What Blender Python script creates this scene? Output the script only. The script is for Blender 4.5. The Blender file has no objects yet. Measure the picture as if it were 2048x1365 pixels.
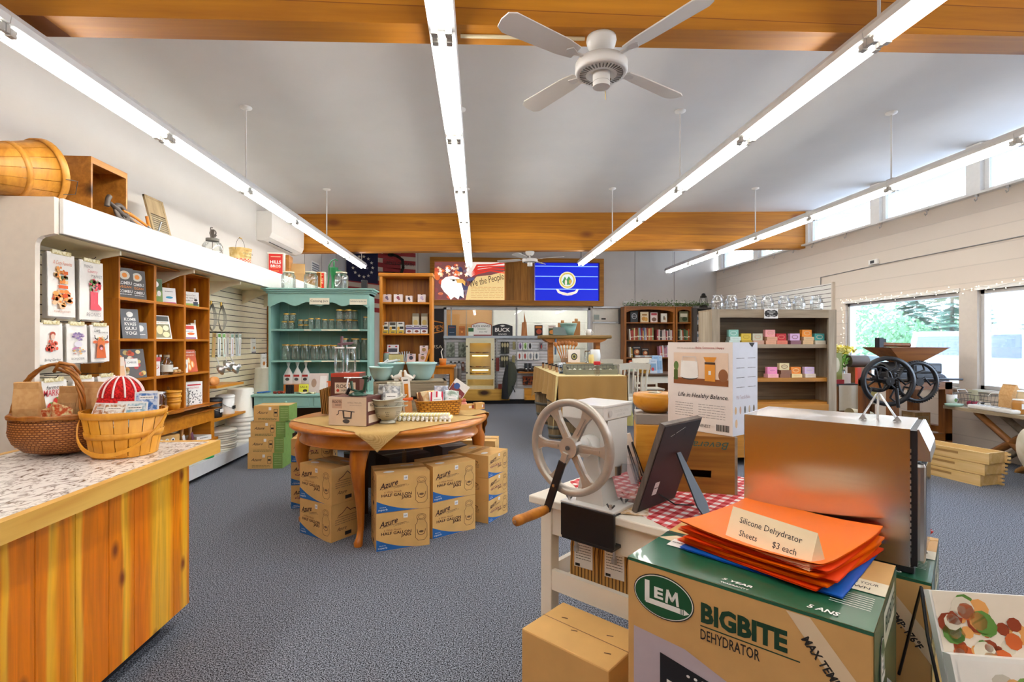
import bpy,bmesh,math,random
from mathutils import Vector,Matrix,Euler
R=math.radians
PI=math.pi
S=bpy.context.scene
C=S.collection
# ---------------------------------------------------------------- camera, world, light, exposure
FPX=1024.0
EYE=Vector((0,0,1.5))
YAW=math.atan(68/1024)
cam_d=bpy.data.cameras.new('camera')
cam_d.sensor_width=36
cam_d.lens=18.0
cam_d.shift_y=2.5/2048
cam_d.clip_start=0.02
cam_d.clip_end=300
cam=bpy.data.objects.new('camera',cam_d)
cam.location=EYE
cam.rotation_euler=(R(90),0,-YAW)
C.objects.link(cam)
S.camera=cam
S.view_settings.view_transform='Standard'
S.view_settings.look='None'
S.view_settings.gamma=1
S.view_settings.use_curve_mapping=False
S.view_settings.exposure=0.95
S.cycles.max_bounces=8
S.cycles.diffuse_bounces=4
S.cycles.transparent_max_bounces=32
S.cycles.sample_clamp_indirect=6
S.cycles.caustics_reflective=False
S.cycles.caustics_refractive=False
TUBE=14.0
SKY=8.0
W=bpy.data.worlds.new('sky')
S.world=W
W.use_nodes=True
wn,wl=W.node_tree.nodes,W.node_tree.links
bg=wn['Background']
tc=wn.new('ShaderNodeTexCoord')
sp=wn.new('ShaderNodeSeparateXYZ')
rp=wn.new('ShaderNodeValToRGB')
rp.color_ramp.elements[0].position=0.0
rp.color_ramp.elements[0].color=(0.84,0.92,1.0,1)
rp.color_ramp.elements[1].position=0.6
rp.color_ramp.elements[1].color=(0.62,0.78,1.0,1)
wl.new(tc.outputs['Generated'],sp.inputs[0])
wl.new(sp.outputs['Z'],rp.inputs[0])
wl.new(rp.outputs[0],bg.inputs['Color'])
bg.inputs['Strength'].default_value=SKY
sun_d=bpy.data.lights.new('sun','SUN')
sun_d.energy=6
sun_d.angle=R(2)
sun_d.color=(1,0.96,0.9)
sun=bpy.data.objects.new('sun',sun_d)
sun.rotation_euler=(R(38),0,R(150))
sun.location=(20,5,20)
C.objects.link(sun)
def at(px,py,X=None,Y=None,Z=None,D=None):
 """world point seen at a pixel of the 2048x1365 photograph, on the given plane"""
 u=(px-1024)/FPX;v=(685-py)/FPX
 s,c=math.sin(YAW),math.cos(YAW)
 d=Vector((s+u*c,c-u*s,v))
 t=D if D is not None else X/d.x if X is not None else Y/d.y if Y is not None else(Z-1.5)/d.z
 return EYE+d*t
def fx(px,Y):return at(px,685,Y=Y).x
def fy(px,X):return at(px,685,X=X).y
# ---------------------------------------------------------------- materials
def rgb(h):
 h=h.lstrip('#')
 return tuple(((v/12.92)if v<=.04045 else((v+.055)/1.055)**2.4)for v in(int(h[i:i+2],16)/255 for i in(0,2,4)))+(1,)
MATS={}
def warm(h):
 r,g,b,a=rgb(h)
 return(r,g*.98,b*.55,1)if r>b*4 else(r,g,b,1)
def _new(name):
 m=bpy.data.materials.new(name);m.use_nodes=True
 nt=m.node_tree;n=nt.nodes;b=n['Principled BSDF']
 return m,nt,n,nt.links,b
def paint(h,rough=.5,metal=0,var=.025,scale=18,bump=0,spec=.5,coat=0):
 """a plain surface of one colour with a slight procedural variation"""
 k=('p',h,rough,metal,var,scale,bump,spec,coat)
 if k in MATS:return MATS[k]
 m,nt,n,l,b=_new('surface_'+h.strip('#'))
 t=n.new('ShaderNodeTexCoord');z=n.new('ShaderNodeTexNoise')
 z.inputs['Scale'].default_value=scale;z.inputs['Detail'].default_value=3
 l.new(t.outputs['Object'],z.inputs['Vector'])
 mp=n.new('ShaderNodeMapRange');mp.inputs[1].default_value=.3;mp.inputs[2].default_value=.7
 mp.inputs[3].default_value=1-var;mp.inputs[4].default_value=1+var
 l.new(z.outputs['Fac'],mp.inputs[0])
 hs=n.new('ShaderNodeHueSaturation');hs.inputs['Color'].default_value=rgb(h)
 l.new(mp.outputs[0],hs.inputs['Value']);l.new(hs.outputs[0],b.inputs['Base Color'])
 b.inputs['Roughness'].default_value=rough;b.inputs['Metallic'].default_value=metal
 b.inputs['Specular IOR Level'].default_value=spec
 b.inputs['Coat Weight'].default_value=coat
 if bump:
  bp=n.new('ShaderNodeBump');bp.inputs['Strength'].default_value=bump;bp.inputs['Distance'].default_value=.01
  l.new(z.outputs['Fac'],bp.inputs['Height']);l.new(bp.outputs[0],b.inputs['Normal'])
 MATS[k]=m
 return m
def wood(h1,h2,axis='X',scale=1.0,rough=.45,knots=0,boards=0,boardaxis='X',coat=0,spread=.25,dark='#3a1a08'):
 """wood grain stretched along one axis, optional knots and board-to-board change"""
 k=('w',h1,h2,axis,scale,rough,knots,boards,boardaxis,coat,spread,dark)
 if k in MATS:return MATS[k]
 m,nt,n,l,b=_new('wood_'+h1.strip('#'))
 t=n.new('ShaderNodeTexCoord');mp=n.new('ShaderNodeMapping')
 l.new(t.outputs['Object'],mp.inputs['Vector'])
 sc={'X':(.6,9,9),'Y':(9,.6,9),'Z':(9,9,.6)}[axis]
 mp.inputs['Scale'].default_value=tuple(x*scale for x in sc)
 z=n.new('ShaderNodeTexNoise');z.inputs['Scale'].default_value=1.6;z.inputs['Detail'].default_value=5
 z.inputs['Distortion'].default_value=.6
 src=mp.outputs[0]
 if boards:
  sx=n.new('ShaderNodeSeparateXYZ');l.new(t.outputs['Object'],sx.inputs[0])
  q=n.new('ShaderNodeMath');q.operation='MULTIPLY';q.inputs[1].default_value=1/boards
  l.new(sx.outputs[boardaxis],q.inputs[0])
  fl=n.new('ShaderNodeMath');fl.operation='FLOOR';l.new(q.outputs[0],fl.inputs[0])
  wh=n.new('ShaderNodeTexWhiteNoise');wh.noise_dimensions='1D';l.new(fl.outputs[0],wh.inputs['W'])
  ad=n.new('ShaderNodeVectorMath');ad.operation='MULTIPLY_ADD'
  l.new(wh.outputs['Color'],ad.inputs[0]);ad.inputs[1].default_value=(7,7,7);l.new(mp.outputs[0],ad.inputs[2])
  src=ad.outputs[0]
 l.new(src,z.inputs['Vector'])
 wv=n.new('ShaderNodeTexNoise');wv.inputs['Scale'].default_value=7;wv.inputs['Detail'].default_value=3
 l.new(src,wv.inputs['Vector'])
 mx=n.new('ShaderNodeMath');mx.operation='MULTIPLY_ADD';mx.inputs[1].default_value=.35
 l.new(wv.outputs['Fac'],mx.inputs[0]);
 sb=n.new('ShaderNodeMath');sb.operation='SUBTRACT';sb.inputs[1].default_value=.17
 l.new(z.outputs['Fac'],sb.inputs[0]);l.new(sb.outputs[0],mx.inputs[2])
 r=n.new('ShaderNodeValToRGB');l.new(mx.outputs[0],r.inputs[0])
 r.color_ramp.elements[0].position=.5-spread;r.color_ramp.elements[0].color=warm(h2)
 r.color_ramp.elements[1].position=.5+spread;r.color_ramp.elements[1].color=warm(h1)
 col=r.outputs[0]
 if boards:
  hs=n.new('ShaderNodeHueSaturation');mr=n.new('ShaderNodeMapRange')
  l.new(wh.outputs['Value'],mr.inputs[0]);mr.inputs[3].default_value=.78;mr.inputs[4].default_value=1.2
  l.new(mr.outputs[0],hs.inputs['Value']);l.new(col,hs.inputs['Color'])
  col=hs.outputs[0]
  fr=n.new('ShaderNodeMath');fr.operation='FRACT';l.new(q.outputs[0],fr.inputs[0])
  lt=n.new('ShaderNodeMath');lt.operation='LESS_THAN';lt.inputs[1].default_value=.03;l.new(fr.outputs[0],lt.inputs[0])
  m2=n.new('ShaderNodeMixRGB');l.new(lt.outputs[0],m2.inputs[0]);l.new(col,m2.inputs[1]);m2.inputs[2].default_value=rgb(dark)
  col=m2.outputs[0]
 if knots:
  v=n.new('ShaderNodeTexVoronoi');v.inputs['Scale'].default_value=knots
  mk=n.new('ShaderNodeMapping');l.new(t.outputs['Object'],mk.inputs['Vector'])
  mk.inputs['Scale'].default_value={'X':(.5,1,1),'Y':(1,.5,1),'Z':(1,1,.5)}[axis]
  l.new(mk.outputs[0],v.inputs['Vector'])
  rk=n.new('ShaderNodeValToRGB');l.new(v.outputs['Distance'],rk.inputs[0])
  rk.color_ramp.elements[0].position=.06;rk.color_ramp.elements[0].color=(1,1,1,1)
  rk.color_ramp.elements[1].position=.16;rk.color_ramp.elements[1].color=(0,0,0,1)
  m3=n.new('ShaderNodeMixRGB');l.new(rk.outputs[0],m3.inputs[0]);l.new(col,m3.inputs[1]);m3.inputs[2].default_value=rgb(dark)
  col=m3.outputs[0]
 l.new(col,b.inputs['Base Color'])
 b.inputs['Roughness'].default_value=rough;b.inputs['Coat Weight'].default_value=coat
 bp=n.new('ShaderNodeBump');bp.inputs['Strength'].default_value=.08;l.new(wv.outputs['Fac'],bp.inputs['Height']);l.new(bp.outputs[0],b.inputs['Normal'])
 MATS[k]=m
 return m
def emit(h,strength,name='lit'):
 k=('e',h,strength)
 if k in MATS:return MATS[k]
 m,nt,n,l,b=_new(name)
 b.inputs['Base Color'].default_value=rgb(h)
 b.inputs['Emission Color'].default_value=rgb(h);b.inputs['Emission Strength'].default_value=strength
 MATS[k]=m
 return m
def glass(h='#ffffff',op=.06,rough=.02,lo=.0):
 """thin clear glass: see-through, reflecting more at grazing angles"""
 k=('g',h,op,rough,lo)
 if k in MATS:return MATS[k]
 m,nt,n,l,b=_new('glass_'+h.strip('#'))
 tr=n.new('ShaderNodeBsdfTransparent');tr.inputs[0].default_value=rgb(h)
 b=n.new('ShaderNodeBsdfGlossy');b.inputs['Roughness'].default_value=rough
 lw=n.new('ShaderNodeLayerWeight');lw.inputs[0].default_value=.35
 mr=n.new('ShaderNodeMapRange');l.new(lw.outputs['Fresnel'],mr.inputs[0])
 mr.inputs[3].default_value=op;mr.inputs[4].default_value=.75
 mx=n.new('ShaderNodeMixShader');l.new(mr.outputs[0],mx.inputs[0])
 l.new(tr.outputs[0],mx.inputs[1]);l.new(b.outputs[0],mx.inputs[2])
 l.new(mx.outputs[0],n['Material Output'].inputs[0])
 MATS[k]=m
 return m
def pattern(kind,h1,h2,scale=20,rough=.8,bump=.3,**kw):
 """cloth, speckle, weave, check, marble and similar two-colour surfaces"""
 k=(kind,h1,h2,scale,rough,bump,tuple(sorted(kw.items())))
 if k in MATS:return MATS[k]
 m,nt,n,l,b=_new(kind+'_'+h1.strip('#'))
 t=n.new('ShaderNodeTexCoord');out=t.outputs['Object']
 r=n.new('ShaderNodeValToRGB');r.color_ramp.elements[0].color=rgb(h1);r.color_ramp.elements[1].color=rgb(h2)
 if kind=='speckle':
  z=n.new('ShaderNodeTexNoise');z.inputs['Scale'].default_value=scale;z.inputs['Detail'].default_value=2
  l.new(out,z.inputs['Vector']);f=z.outputs['Fac']
  r.color_ramp.elements[0].position=kw.get('a',.4);r.color_ramp.elements[1].position=kw.get('b',.6)
 elif kind=='marble':
  mp=n.new('ShaderNodeMapping');mp.inputs['Scale'].default_value=kw.get('st',(1,1,1));l.new(out,mp.inputs[0])
  z=n.new('ShaderNodeTexNoise');z.inputs['Scale'].default_value=scale;z.inputs['Detail'].default_value=8;z.inputs['Distortion'].default_value=1.5
  z.inputs['Roughness'].default_value=.65
  l.new(mp.outputs[0],z.inputs['Vector']);f=z.outputs['Fac']
  r.color_ramp.elements[0].position=kw.get('a',.36);r.color_ramp.elements[1].position=kw.get('b',.5)
 elif kind=='burlap':
  z=n.new('ShaderNodeTexWave');z.inputs['Scale'].default_value=scale;z.bands_direction='X';z.inputs['Distortion'].default_value=1.5
  y=n.new('ShaderNodeTexWave');y.inputs['Scale'].default_value=scale;y.bands_direction=kw.get('d2','Y');y.inputs['Distortion'].default_value=1.5
  l.new(out,z.inputs['Vector']);l.new(out,y.inputs['Vector'])
  a=n.new('ShaderNodeMath');a.operation='MULTIPLY';l.new(z.outputs['Fac'],a.inputs[0]);l.new(y.outputs['Fac'],a.inputs[1]);f=a.outputs[0]
  r.color_ramp.elements[0].position=.0;r.color_ramp.elements[1].position=.7
 elif kind=='gingham':
  sx=n.new('ShaderNodeSeparateXYZ');l.new(out,sx.inputs[0]);outs=[]
  for ax in 'XY':
   q=n.new('ShaderNodeMath');q.operation='MULTIPLY';q.inputs[1].default_value=scale;l.new(sx.outputs[ax],q.inputs[0])
   fr=n.new('ShaderNodeMath');fr.operation='FRACT';l.new(q.outputs[0],fr.inputs[0])
   g=n.new('ShaderNodeMath');g.operation='GREATER_THAN';g.inputs[1].default_value=.5;l.new(fr.outputs[0],g.inputs[0]);outs.append(g)
  a=n.new('ShaderNodeMath');l.new(outs[0].outputs[0],a.inputs[0]);l.new(outs[1].outputs[0],a.inputs[1])
  a.operation='ADD'
  d=n.new('ShaderNodeMath');d.operation='MULTIPLY';d.inputs[1].default_value=.5;l.new(a.outputs[0],d.inputs[0]);f=d.outputs[0]
  r.color_ramp.elements[0].position=0;r.color_ramp.elements[1].position=1
  e=r.color_ramp.elements.new(.5);e.color=rgb(kw.get('mid','#e07070'))
 elif kind=='weave':
  z=n.new('ShaderNodeTexBrick');z.inputs['Scale'].default_value=scale
  mp=n.new('ShaderNodeMapping');l.new(out,mp.inputs[0])
  if kw.get('cyl'):
   sx=n.new('ShaderNodeSeparateXYZ');l.new(out,sx.inputs[0]);at2=n.new('ShaderNodeMath');at2.operation='ARCTAN2'
   l.new(sx.outputs['Y'],at2.inputs[0]);l.new(sx.outputs['X'],at2.inputs[1])
   cx=n.new('ShaderNodeCombineXYZ');mu=n.new('ShaderNodeMath');mu.operation='MULTIPLY';mu.inputs[1].default_value=kw['cyl']
   l.new(at2.outputs[0],mu.inputs[0]);l.new(mu.outputs[0],cx.inputs['X']);l.new(sx.outputs['Z'],cx.inputs['Y']);l.new(cx.outputs[0],z.inputs['Vector'])
  else:l.new(mp.outputs[0],z.inputs['Vector'])
  z.inputs['Color1'].default_value=rgb(h1);z.inputs['Color2'].default_value=rgb(h2);z.inputs['Mortar'].default_value=rgb(kw.get('mid','#3a1c08'))
  z.inputs['Mortar Size'].default_value=kw.get('ms',.02);z.inputs['Brick Width'].default_value=kw.get('bw',.5);z.inputs['Row Height'].default_value=kw.get('rh',.25)
  f=z.outputs['Fac']
  l.new(z.outputs['Color'],b.inputs['Base Color'])
 elif kind=='stripe':
  sx=n.new('ShaderNodeSeparateXYZ');l.new(out,sx.inputs[0])
  q=n.new('ShaderNodeMath');q.operation='MULTIPLY';q.inputs[1].default_value=scale;l.new(sx.outputs[kw.get('ax','X')],q.inputs[0])
  fr=n.new('ShaderNodeMath');fr.operation='FRACT';l.new(q.outputs[0],fr.inputs[0]);f=fr.outputs[0]
  r.color_ramp.interpolation='CONSTANT';r.color_ramp.elements[1].position=kw.get('a',.5)
 if kind!='weave':
  l.new(f,r.inputs[0]);l.new(r.outputs[0],b.inputs['Base Color'])
 b.inputs['Roughness'].default_value=rough
 b.inputs['Specular IOR Level'].default_value=kw.get('spec',.4)
 if bump:
  bp=n.new('ShaderNodeBump');bp.inputs['Strength'].default_value=bump;bp.inputs['Distance'].default_value=kw.get('bd',.004)
  l.new(f,bp.inputs['Height']);l.new(bp.outputs[0],b.inputs['Normal'])
 MATS[k]=m
 return m
WHITE=paint('#f1efea',.5);OFFW=paint('#e9e4d8',.55);BLACK=paint('#15151a',.45);INK=paint('#26221f',.7)
CARD=paint('#d9ab66',.8,var=.07,scale=9);CARD2=paint('#d6a864',.8,var=.06,scale=7);STEEL=paint('#c9c9c9',.28,metal=1);DGREY=paint('#4a4a4c',.5)
CLEAR=glass('#fbfefd',.07);PLASTIC=glass('#fdfdfd',.16,.08);GOLD=paint('#d9b45c',.3,metal=.8)
PINE=wood('#d98f2c','#b4660f','X',1,.45,knots=2.2);OAK=wood('#d08430','#9c540f','Z',1.5,.4)
# ---------------------------------------------------------------- mesh builder
def T(x=0,y=0,z=0):return Matrix.Translation((x,y,z))
def RZ(a):return Matrix.Rotation(R(a),4,'Z')
def RX(a):return Matrix.Rotation(R(a),4,'X')
def RY(a):return Matrix.Rotation(R(a),4,'Y')
def SC(x,y=None,z=None):
 y=x if y is None else y;z=x if z is None else z
 return Matrix.Diagonal((x,y,z,1))
_txt={}
def text_geo(s,shear=0,off=0,res=2):
 off=off*.5
 k=(s,shear,off,res)
 if k not in _txt:
  cu=bpy.data.curves.new('letters','FONT');cu.body=s;cu.size=1;cu.shear=shear;cu.offset=off
  cu.align_x='CENTER';cu.align_y='CENTER';cu.resolution_u=res;cu.fill_mode='BOTH'
  ob=bpy.data.objects.new('letters',cu)
  me=bpy.data.meshes.new_from_object(ob)
  _txt[k]=([v.co.copy()for v in me.vertices],[tuple(p.vertices)for p in me.polygons])
  bpy.data.objects.remove(ob);bpy.data.curves.remove(cu);bpy.data.meshes.remove(me)
 return _txt[k]
class MB:
 def __init__(s,M=None):
  s.v=[];s.f=[];s.mi=[];s.sm=[];s.mats=[];s.M=M or Matrix.Identity(4)
 def _m(s,m):
  if m not in s.mats:s.mats.append(m)
  return s.mats.index(m)
 def add(s,vs,fs,m,M=None,smooth=False):
  MM=s.M@M if M is not None else s.M
  o=len(s.v);i=s._m(m)
  s.v.extend(MM@Vector(v)for v in vs)
  for f in fs:s.f.append(tuple(o+a for a in f));s.mi.append(i);s.sm.append(smooth)
  return s
 def box(s,x0,x1,y0,y1,z0,z1,m,M=None):
  vs=[(x,y,z)for z in(z0,z1)for y in(y0,y1)for x in(x0,x1)]
  return s.add(vs,[(0,2,3,1),(4,5,7,6),(0,1,5,4),(2,6,7,3),(0,4,6,2),(1,3,7,5)],m,M)
 def cbox(s,w,d,h,m,M=None):return s.box(-w/2,w/2,-d/2,d/2,0,h,m,M)
 def rbox(s,x0,x1,y0,y1,z0,z1,m,M=None,r=.01,seg=2):
  """box with rounded edges"""
  bm=bmesh.new();bmesh.ops.create_cube(bm,size=1)
  for v in bm.verts:v.co=Vector(((x0+x1)/2+v.co.x*(x1-x0),(y0+y1)/2+v.co.y*(y1-y0),(z0+z1)/2+v.co.z*(z1-z0)))
  r=min(r,.45*min(x1-x0,y1-y0,z1-z0))
  bmesh.ops.bevel(bm,geom=bm.edges[:],offset=r,segments=seg,affect='EDGES',profile=.5)
  bm.verts.index_update()
  s.add([v.co.copy()for v in bm.verts],[tuple(v.index for v in f.verts)for f in bm.faces],m,M,False);bm.free()
  return s
 def prism(s,pts,t,m,M=None,m2=None):
  """outline in xy, thickness t along +z"""
  n=len(pts)
  ar=sum(pts[i][0]*pts[(i+1)%n][1]-pts[(i+1)%n][0]*pts[i][1]for i in range(n))
  if ar<0:pts=pts[::-1]
  vs=[(x,y,0)for x,y in pts]+[(x,y,t)for x,y in pts]
  s.add(vs,[tuple(range(n-1,-1,-1)),tuple(range(n,2*n))],m,M)
  s.add(vs,[(i,(i+1)%n,n+(i+1)%n,n+i)for i in range(n)],m2 or m,M)
  return s
 def lathe(s,prof,m,M=None,n=20,smooth=True,sx=1,sy=1,a0=0,a1=360,cap=False):
  vs=[];full=abs(a1-a0-360)<1e-6;k=n if full else n+1
  for r,z in prof:
   for i in range(k):
    a=R(a0+(a1-a0)*i/n);vs.append((r*math.cos(a)*sx,r*math.sin(a)*sy,z))
  fs=[]
  for j in range(len(prof)-1):
   for i in range(n if full else n):
    b=(i+1)%k;fs.append((j*k+i,j*k+b,(j+1)*k+b,(j+1)*k+i))
  s.add(vs,fs,m,M,smooth)
  if cap:
   s.add(vs[:k],[tuple(range(k-1,-1,-1))],m,M);s.add(vs[-k:],[tuple(range(k))],m,M)
  return s
 def cyl(s,r,z0,z1,m,M=None,n=16,r2=None):
  return s.lathe([(r,z0),(r if r2 is None else r2,z1)],m,M,n,True,cap=True)
 def tube(s,pts,r,m,M=None,n=8,closed=False,rs=None,cap=True):
  pts=[Vector(p)for p in pts];k=len(pts);vs=[];up=None
  for i,p in enumerate(pts):
   a=pts[(i-1)%k]if closed or i else p;b=pts[(i+1)%k]if closed or i<k-1 else p
   t=(b-a).normalized()if(b-a).length>1e-9 else Vector((0,0,1))
   if up is None:up=Vector((0,0,1))if abs(t.z)<.9 else Vector((1,0,0))
   sd=t.cross(up)
   if sd.length<1e-6:sd=t.cross(Vector((1,0,0)))
   sd.normalize();up=sd.cross(t).normalized();rr=rs[i]if rs else r
   for j in range(n):
    g=2*PI*j/n;vs.append(p+sd*math.cos(g)*rr+up*math.sin(g)*rr)
  fs=[]
  for i in range(k if closed else k-1):
   q=(i+1)%k
   for j in range(n):fs.append((i*n+j,i*n+(j+1)%n,q*n+(j+1)%n,q*n+j))
  s.add(vs,fs,m,M,True)
  if cap and not closed:
   s.add(vs[:n],[tuple(range(n-1,-1,-1))],m,M);s.add(vs[-n:],[tuple(range(n))],m,M)
  return s
 def ball(s,r,m,M=None,n=16,k=10):
  return s.lathe([(r*math.cos(-PI/2+PI*i/k)+1e-5,r*math.sin(-PI/2+PI*i/k))for i in range(k+1)],m,M,n)
 def grid(s,f,nu,nv,m,M=None,smooth=True,t=0):
  vs=[f(i/nu,j/nv)for j in range(nv+1)for i in range(nu+1)]
  fs=[(j*(nu+1)+i,j*(nu+1)+i+1,(j+1)*(nu+1)+i+1,(j+1)*(nu+1)+i)for j in range(nv)for i in range(nu)]
  s.add(vs,fs,m,M,smooth)
  if t:
   s.add([Vector(v)+Vector((0,0,-t))for v in vs],[q[::-1]for q in fs],m,M,smooth)
  return s
  # flat printing in the xy plane of M, lifted k layers of .6 mm
 def rect(s,x0,x1,y0,y1,m,M,k=1):
  z=.0007*k;return s.add([(x0,y0,z),(x1,y0,z),(x1,y1,z),(x0,y1,z)],[(0,1,2,3)],m,M)
 def poly(s,pts,m,M,k=1):
  n=len(pts)
  if sum(pts[i][0]*pts[(i+1)%n][1]-pts[(i+1)%n][0]*pts[i][1]for i in range(n))<0:pts=pts[::-1]
  return s.add([(x,y,.0007*k)for x,y in pts],[tuple(range(n))],m,M)
 def disc(s,cx,cy,rx,ry,m,M,k=1,n=20):
  return s.poly([(cx+rx*math.cos(2*PI*i/n),cy+ry*math.sin(2*PI*i/n))for i in range(n)],m,M,k)
 def line(s,pts,w,m,M,k=2,closed=False):
  P=[Vector(p)for p in pts];n=len(P)
  for i in range(n if closed else n-1):
   a,b=P[i],P[(i+1)%n];d=b-a
   if d.length<1e-6:continue
   d.normalize();q=Vector((-d.y,d.x))*w/2;e=d*w*.3
   s.add([(*(a-q-e),.0007*k),(*(b-q+e),.0007*k),(*(b+q+e),.0007*k),(*(a+q-e),.0007*k)],[(0,1,2,3)],m,M)
  return s
 def text(s,t,x,y,h,m,M,k=2,w=None,shear=0,off=.0,rot=0,res=2,left=False):
  vs,fs=text_geo(t,shear,off,res)
  if not vs:return s
  xs=[v.x for v in vs];wd=max(xs)-min(xs);sx=h*1.35 if w is None else w/wd;sy=h*1.35
  cx=min(xs)if left else(max(xs)+min(xs))/2
  ys=[v.y for v in vs];cy=(max(ys)+min(ys))/2
  L=M@T(x,y,.0007*k)@RZ(rot)@SC(sx,sy,1)@T(-cx,-cy,0)
  return s.add(vs,fs,m,L)
 def build(s,name,parent=None,loc=None,rz=0,bevel=0,label=None,cat=None,group=None,kind=None,smooth=None):
  me=bpy.data.meshes.new(name)
  me.from_pydata([tuple(v)for v in s.v],[],s.f)
  for m in s.mats:me.materials.append(m)
  me.polygons.foreach_set('material_index',s.mi);me.polygons.foreach_set('use_smooth',s.sm)
  me.update()
  o=bpy.data.objects.new(name,me);C.objects.link(o)
  if parent:o.parent=parent
  if loc is not None:o.location=loc
  if rz:o.rotation_euler=(0,0,R(rz))
  if bevel:
   b=o.modifiers.new('edge','BEVEL');b.width=bevel;b.segments=2;b.limit_method='ANGLE';b.angle_limit=R(50)
  tag(o,label,cat,group,kind)
  return o
def tag(o,label=None,cat=None,group=None,kind=None):
 if label:o['label']=label
 if cat:o['category']=cat
 if group:o['group']=group
 if kind:o['kind']=kind
 return o
def thing(name,label,cat,loc=(0,0,0),rz=0,group=None):
 o=bpy.data.objects.new(name,None);C.objects.link(o);o.empty_display_size=.05
 o.location=loc;o.rotation_euler=(0,0,R(rz))
 return tag(o,label,cat,group)
def dup(root,loc,rz=None,label=None,group=None,scale=None):
 r=root.copy();C.objects.link(r);r.location=loc
 if rz is not None:r.rotation_euler=(0,0,R(rz))
 if scale:r.scale=scale if hasattr(scale,'__len__')else(scale,)*3
 if label:r['label']=label
 if group:r['group']=group
 for ch in list(root.children):
  c=ch.copy();C.objects.link(c);c.parent=r
  for g in list(ch.children):
   d=g.copy();C.objects.link(d);d.parent=c
 return r
 # printing frames on a box centred on the origin with its base at z=0 (front = -Y)
def FR(w,d,h):return T(0,-d/2,h/2)@RX(90)
def BK(w,d,h):return T(0,d/2,h/2)@RZ(180)@RX(90)
def RT(w,d,h):return T(w/2,0,h/2)@RZ(90)@RX(90)
def LF(w,d,h):return T(-w/2,0,h/2)@RZ(-90)@RX(90)
def TP(w,d,h):return T(0,0,h)
ORD='first second third fourth fifth sixth seventh eighth ninth tenth eleventh twelfth thirteenth fourteenth fifteenth sixteenth'.split()
def scrib(b,x0,x1,y,m,M,w=.002,k=2,n=5,seed=0):
 """a line of unreadably small print"""
 rr=random.Random(seed);x=x0
 while x<x1:
  e=min(x+rr.uniform(.06,.2)*(x1-x0),x1);b.rect(x,e,y,y+w,m,M,k);x=e+(x1-x0)*.025
  # ================================================================= ROOM SHELL
XL,XR,YB,YF=-3.5,6.6,13.8,-3.6
def ceil_z(x):return 4.0+.022*x
st=dict(kind='structure')
carpet=pattern('speckle','#0e1014','#a6acba',160,.95,.0,a=.40,b=.66,spec=.1)
b=MB();b.box(XL-.2,XR+.2,YF,YB+.2,-.1,0,carpet);b.build('floor',**st)
ceilm=paint('#dad7d4',.9,var=.02,scale=2)
b=MB()
za,zb=ceil_z(XL-.2),ceil_z(XR+.2)
b.add([(XL-.2,YF,za),(XR+.2,YF,zb),(XR+.2,YB+.2,zb),(XL-.2,YB+.2,za),(XL-.2,YF,za+.2),(XR+.2,YF,zb+.2),(XR+.2,YB+.2,zb+.2),(XL-.2,YB+.2,za+.2)],
[(0,3,2,1),(4,5,6,7),(0,1,5,4),(2,3,7,6),(1,2,6,5),(0,4,7,3)],ceilm)
b.build('ceiling',**st)
wallm=paint('#d6d0c9',.85,var=.02,scale=3);seam=paint('#8d8680',.9)
b=MB();b.box(XL-.2,XL,YF,YB,0,4.02,wallm)
for y in(10.6,11.75,12.9):b.box(XL,XL+.004,y-.006,y+.006,2.4,3.93,seam)
b.build('wall_left',**st)
b=MB();b.box(XL,XR,YF-.2,YF,0,4.2,wallm);pw=wood('#9c6030','#6a3a18','Z',.8,.5,boards=.3);b.box(XL+.01,XL+.03,YF,3.3,0,2.6,pw);b.box(XL,XR,YF,YF+.02,0,2.6,pw);b.build('wall_front',**st)
# back wall with an opening for the glazed partition and the roll-up door
WX0,WX1,WZ0,WZ1=-.90,3.05,.1,2.43
DX0,DX1=3.12,3.93
b=MB();b.box(XL,WX0,YB,YB+.2,0,4.1,wallm);b.box(WX0,DX1,YB,YB+.2,WZ1,4.1,wallm);b.box(DX1,XR,YB,YB+.2,0,4.2,wallm)
b.box(WX0,WX1,YB,YB+.2,0,WZ0,wallm);b.box(WX1,DX0,YB,YB+.2,0,WZ1,wallm)
for x in(-1.6,-.4,1.2,2.8,4.3,5.4):b.box(x-.006,x+.006,YB-.004,YB,2.5,4.0,seam)
b.build('wall_back',**st)
# right wall: painted block with a long clerestory and two shop windows
blockm=pattern('weave','#d8cbbd','#d3c5b7',1,.8,.25,mid='#c5b8aa',ms=.012,bw=.46,rh=.23,bd=.01)
def blockwall():
 m,nt,n,l,bb=_new('painted_block')
 t=n.new('ShaderNodeTexCoord');sx=n.new('ShaderNodeSeparateXYZ');cx=n.new('ShaderNodeCombineXYZ')
 l.new(t.outputs['Object'],sx.inputs[0]);l.new(sx.outputs['Y'],cx.inputs['X']);l.new(sx.outputs['Z'],cx.inputs['Y'])
 z=n.new('ShaderNodeTexBrick');l.new(cx.outputs[0],z.inputs['Vector']);z.inputs['Scale'].default_value=1
 z.inputs['Color1'].default_value=rgb('#ddd0c2');z.inputs['Color2'].default_value=rgb('#d9cbbd');z.inputs['Mortar'].default_value=rgb('#cfc2b5')
 z.inputs['Mortar Size'].default_value=.008;z.inputs['Mortar Smooth'].default_value=.3;z.inputs['Brick Width'].default_value=30;z.inputs['Row Height'].default_value=.23
 l.new(z.outputs['Color'],bb.inputs['Base Color']);bb.inputs['Roughness'].default_value=.75
 bp=n.new('ShaderNodeBump');bp.invert=True;bp.inputs['Strength'].default_value=.2;bp.inputs['Distance'].default_value=.005
 l.new(z.outputs['Fac'],bp.inputs['Height']);l.new(bp.outputs[0],bb.inputs['Normal'])
 return m
blockm=blockwall()
CZ=3.44
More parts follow.
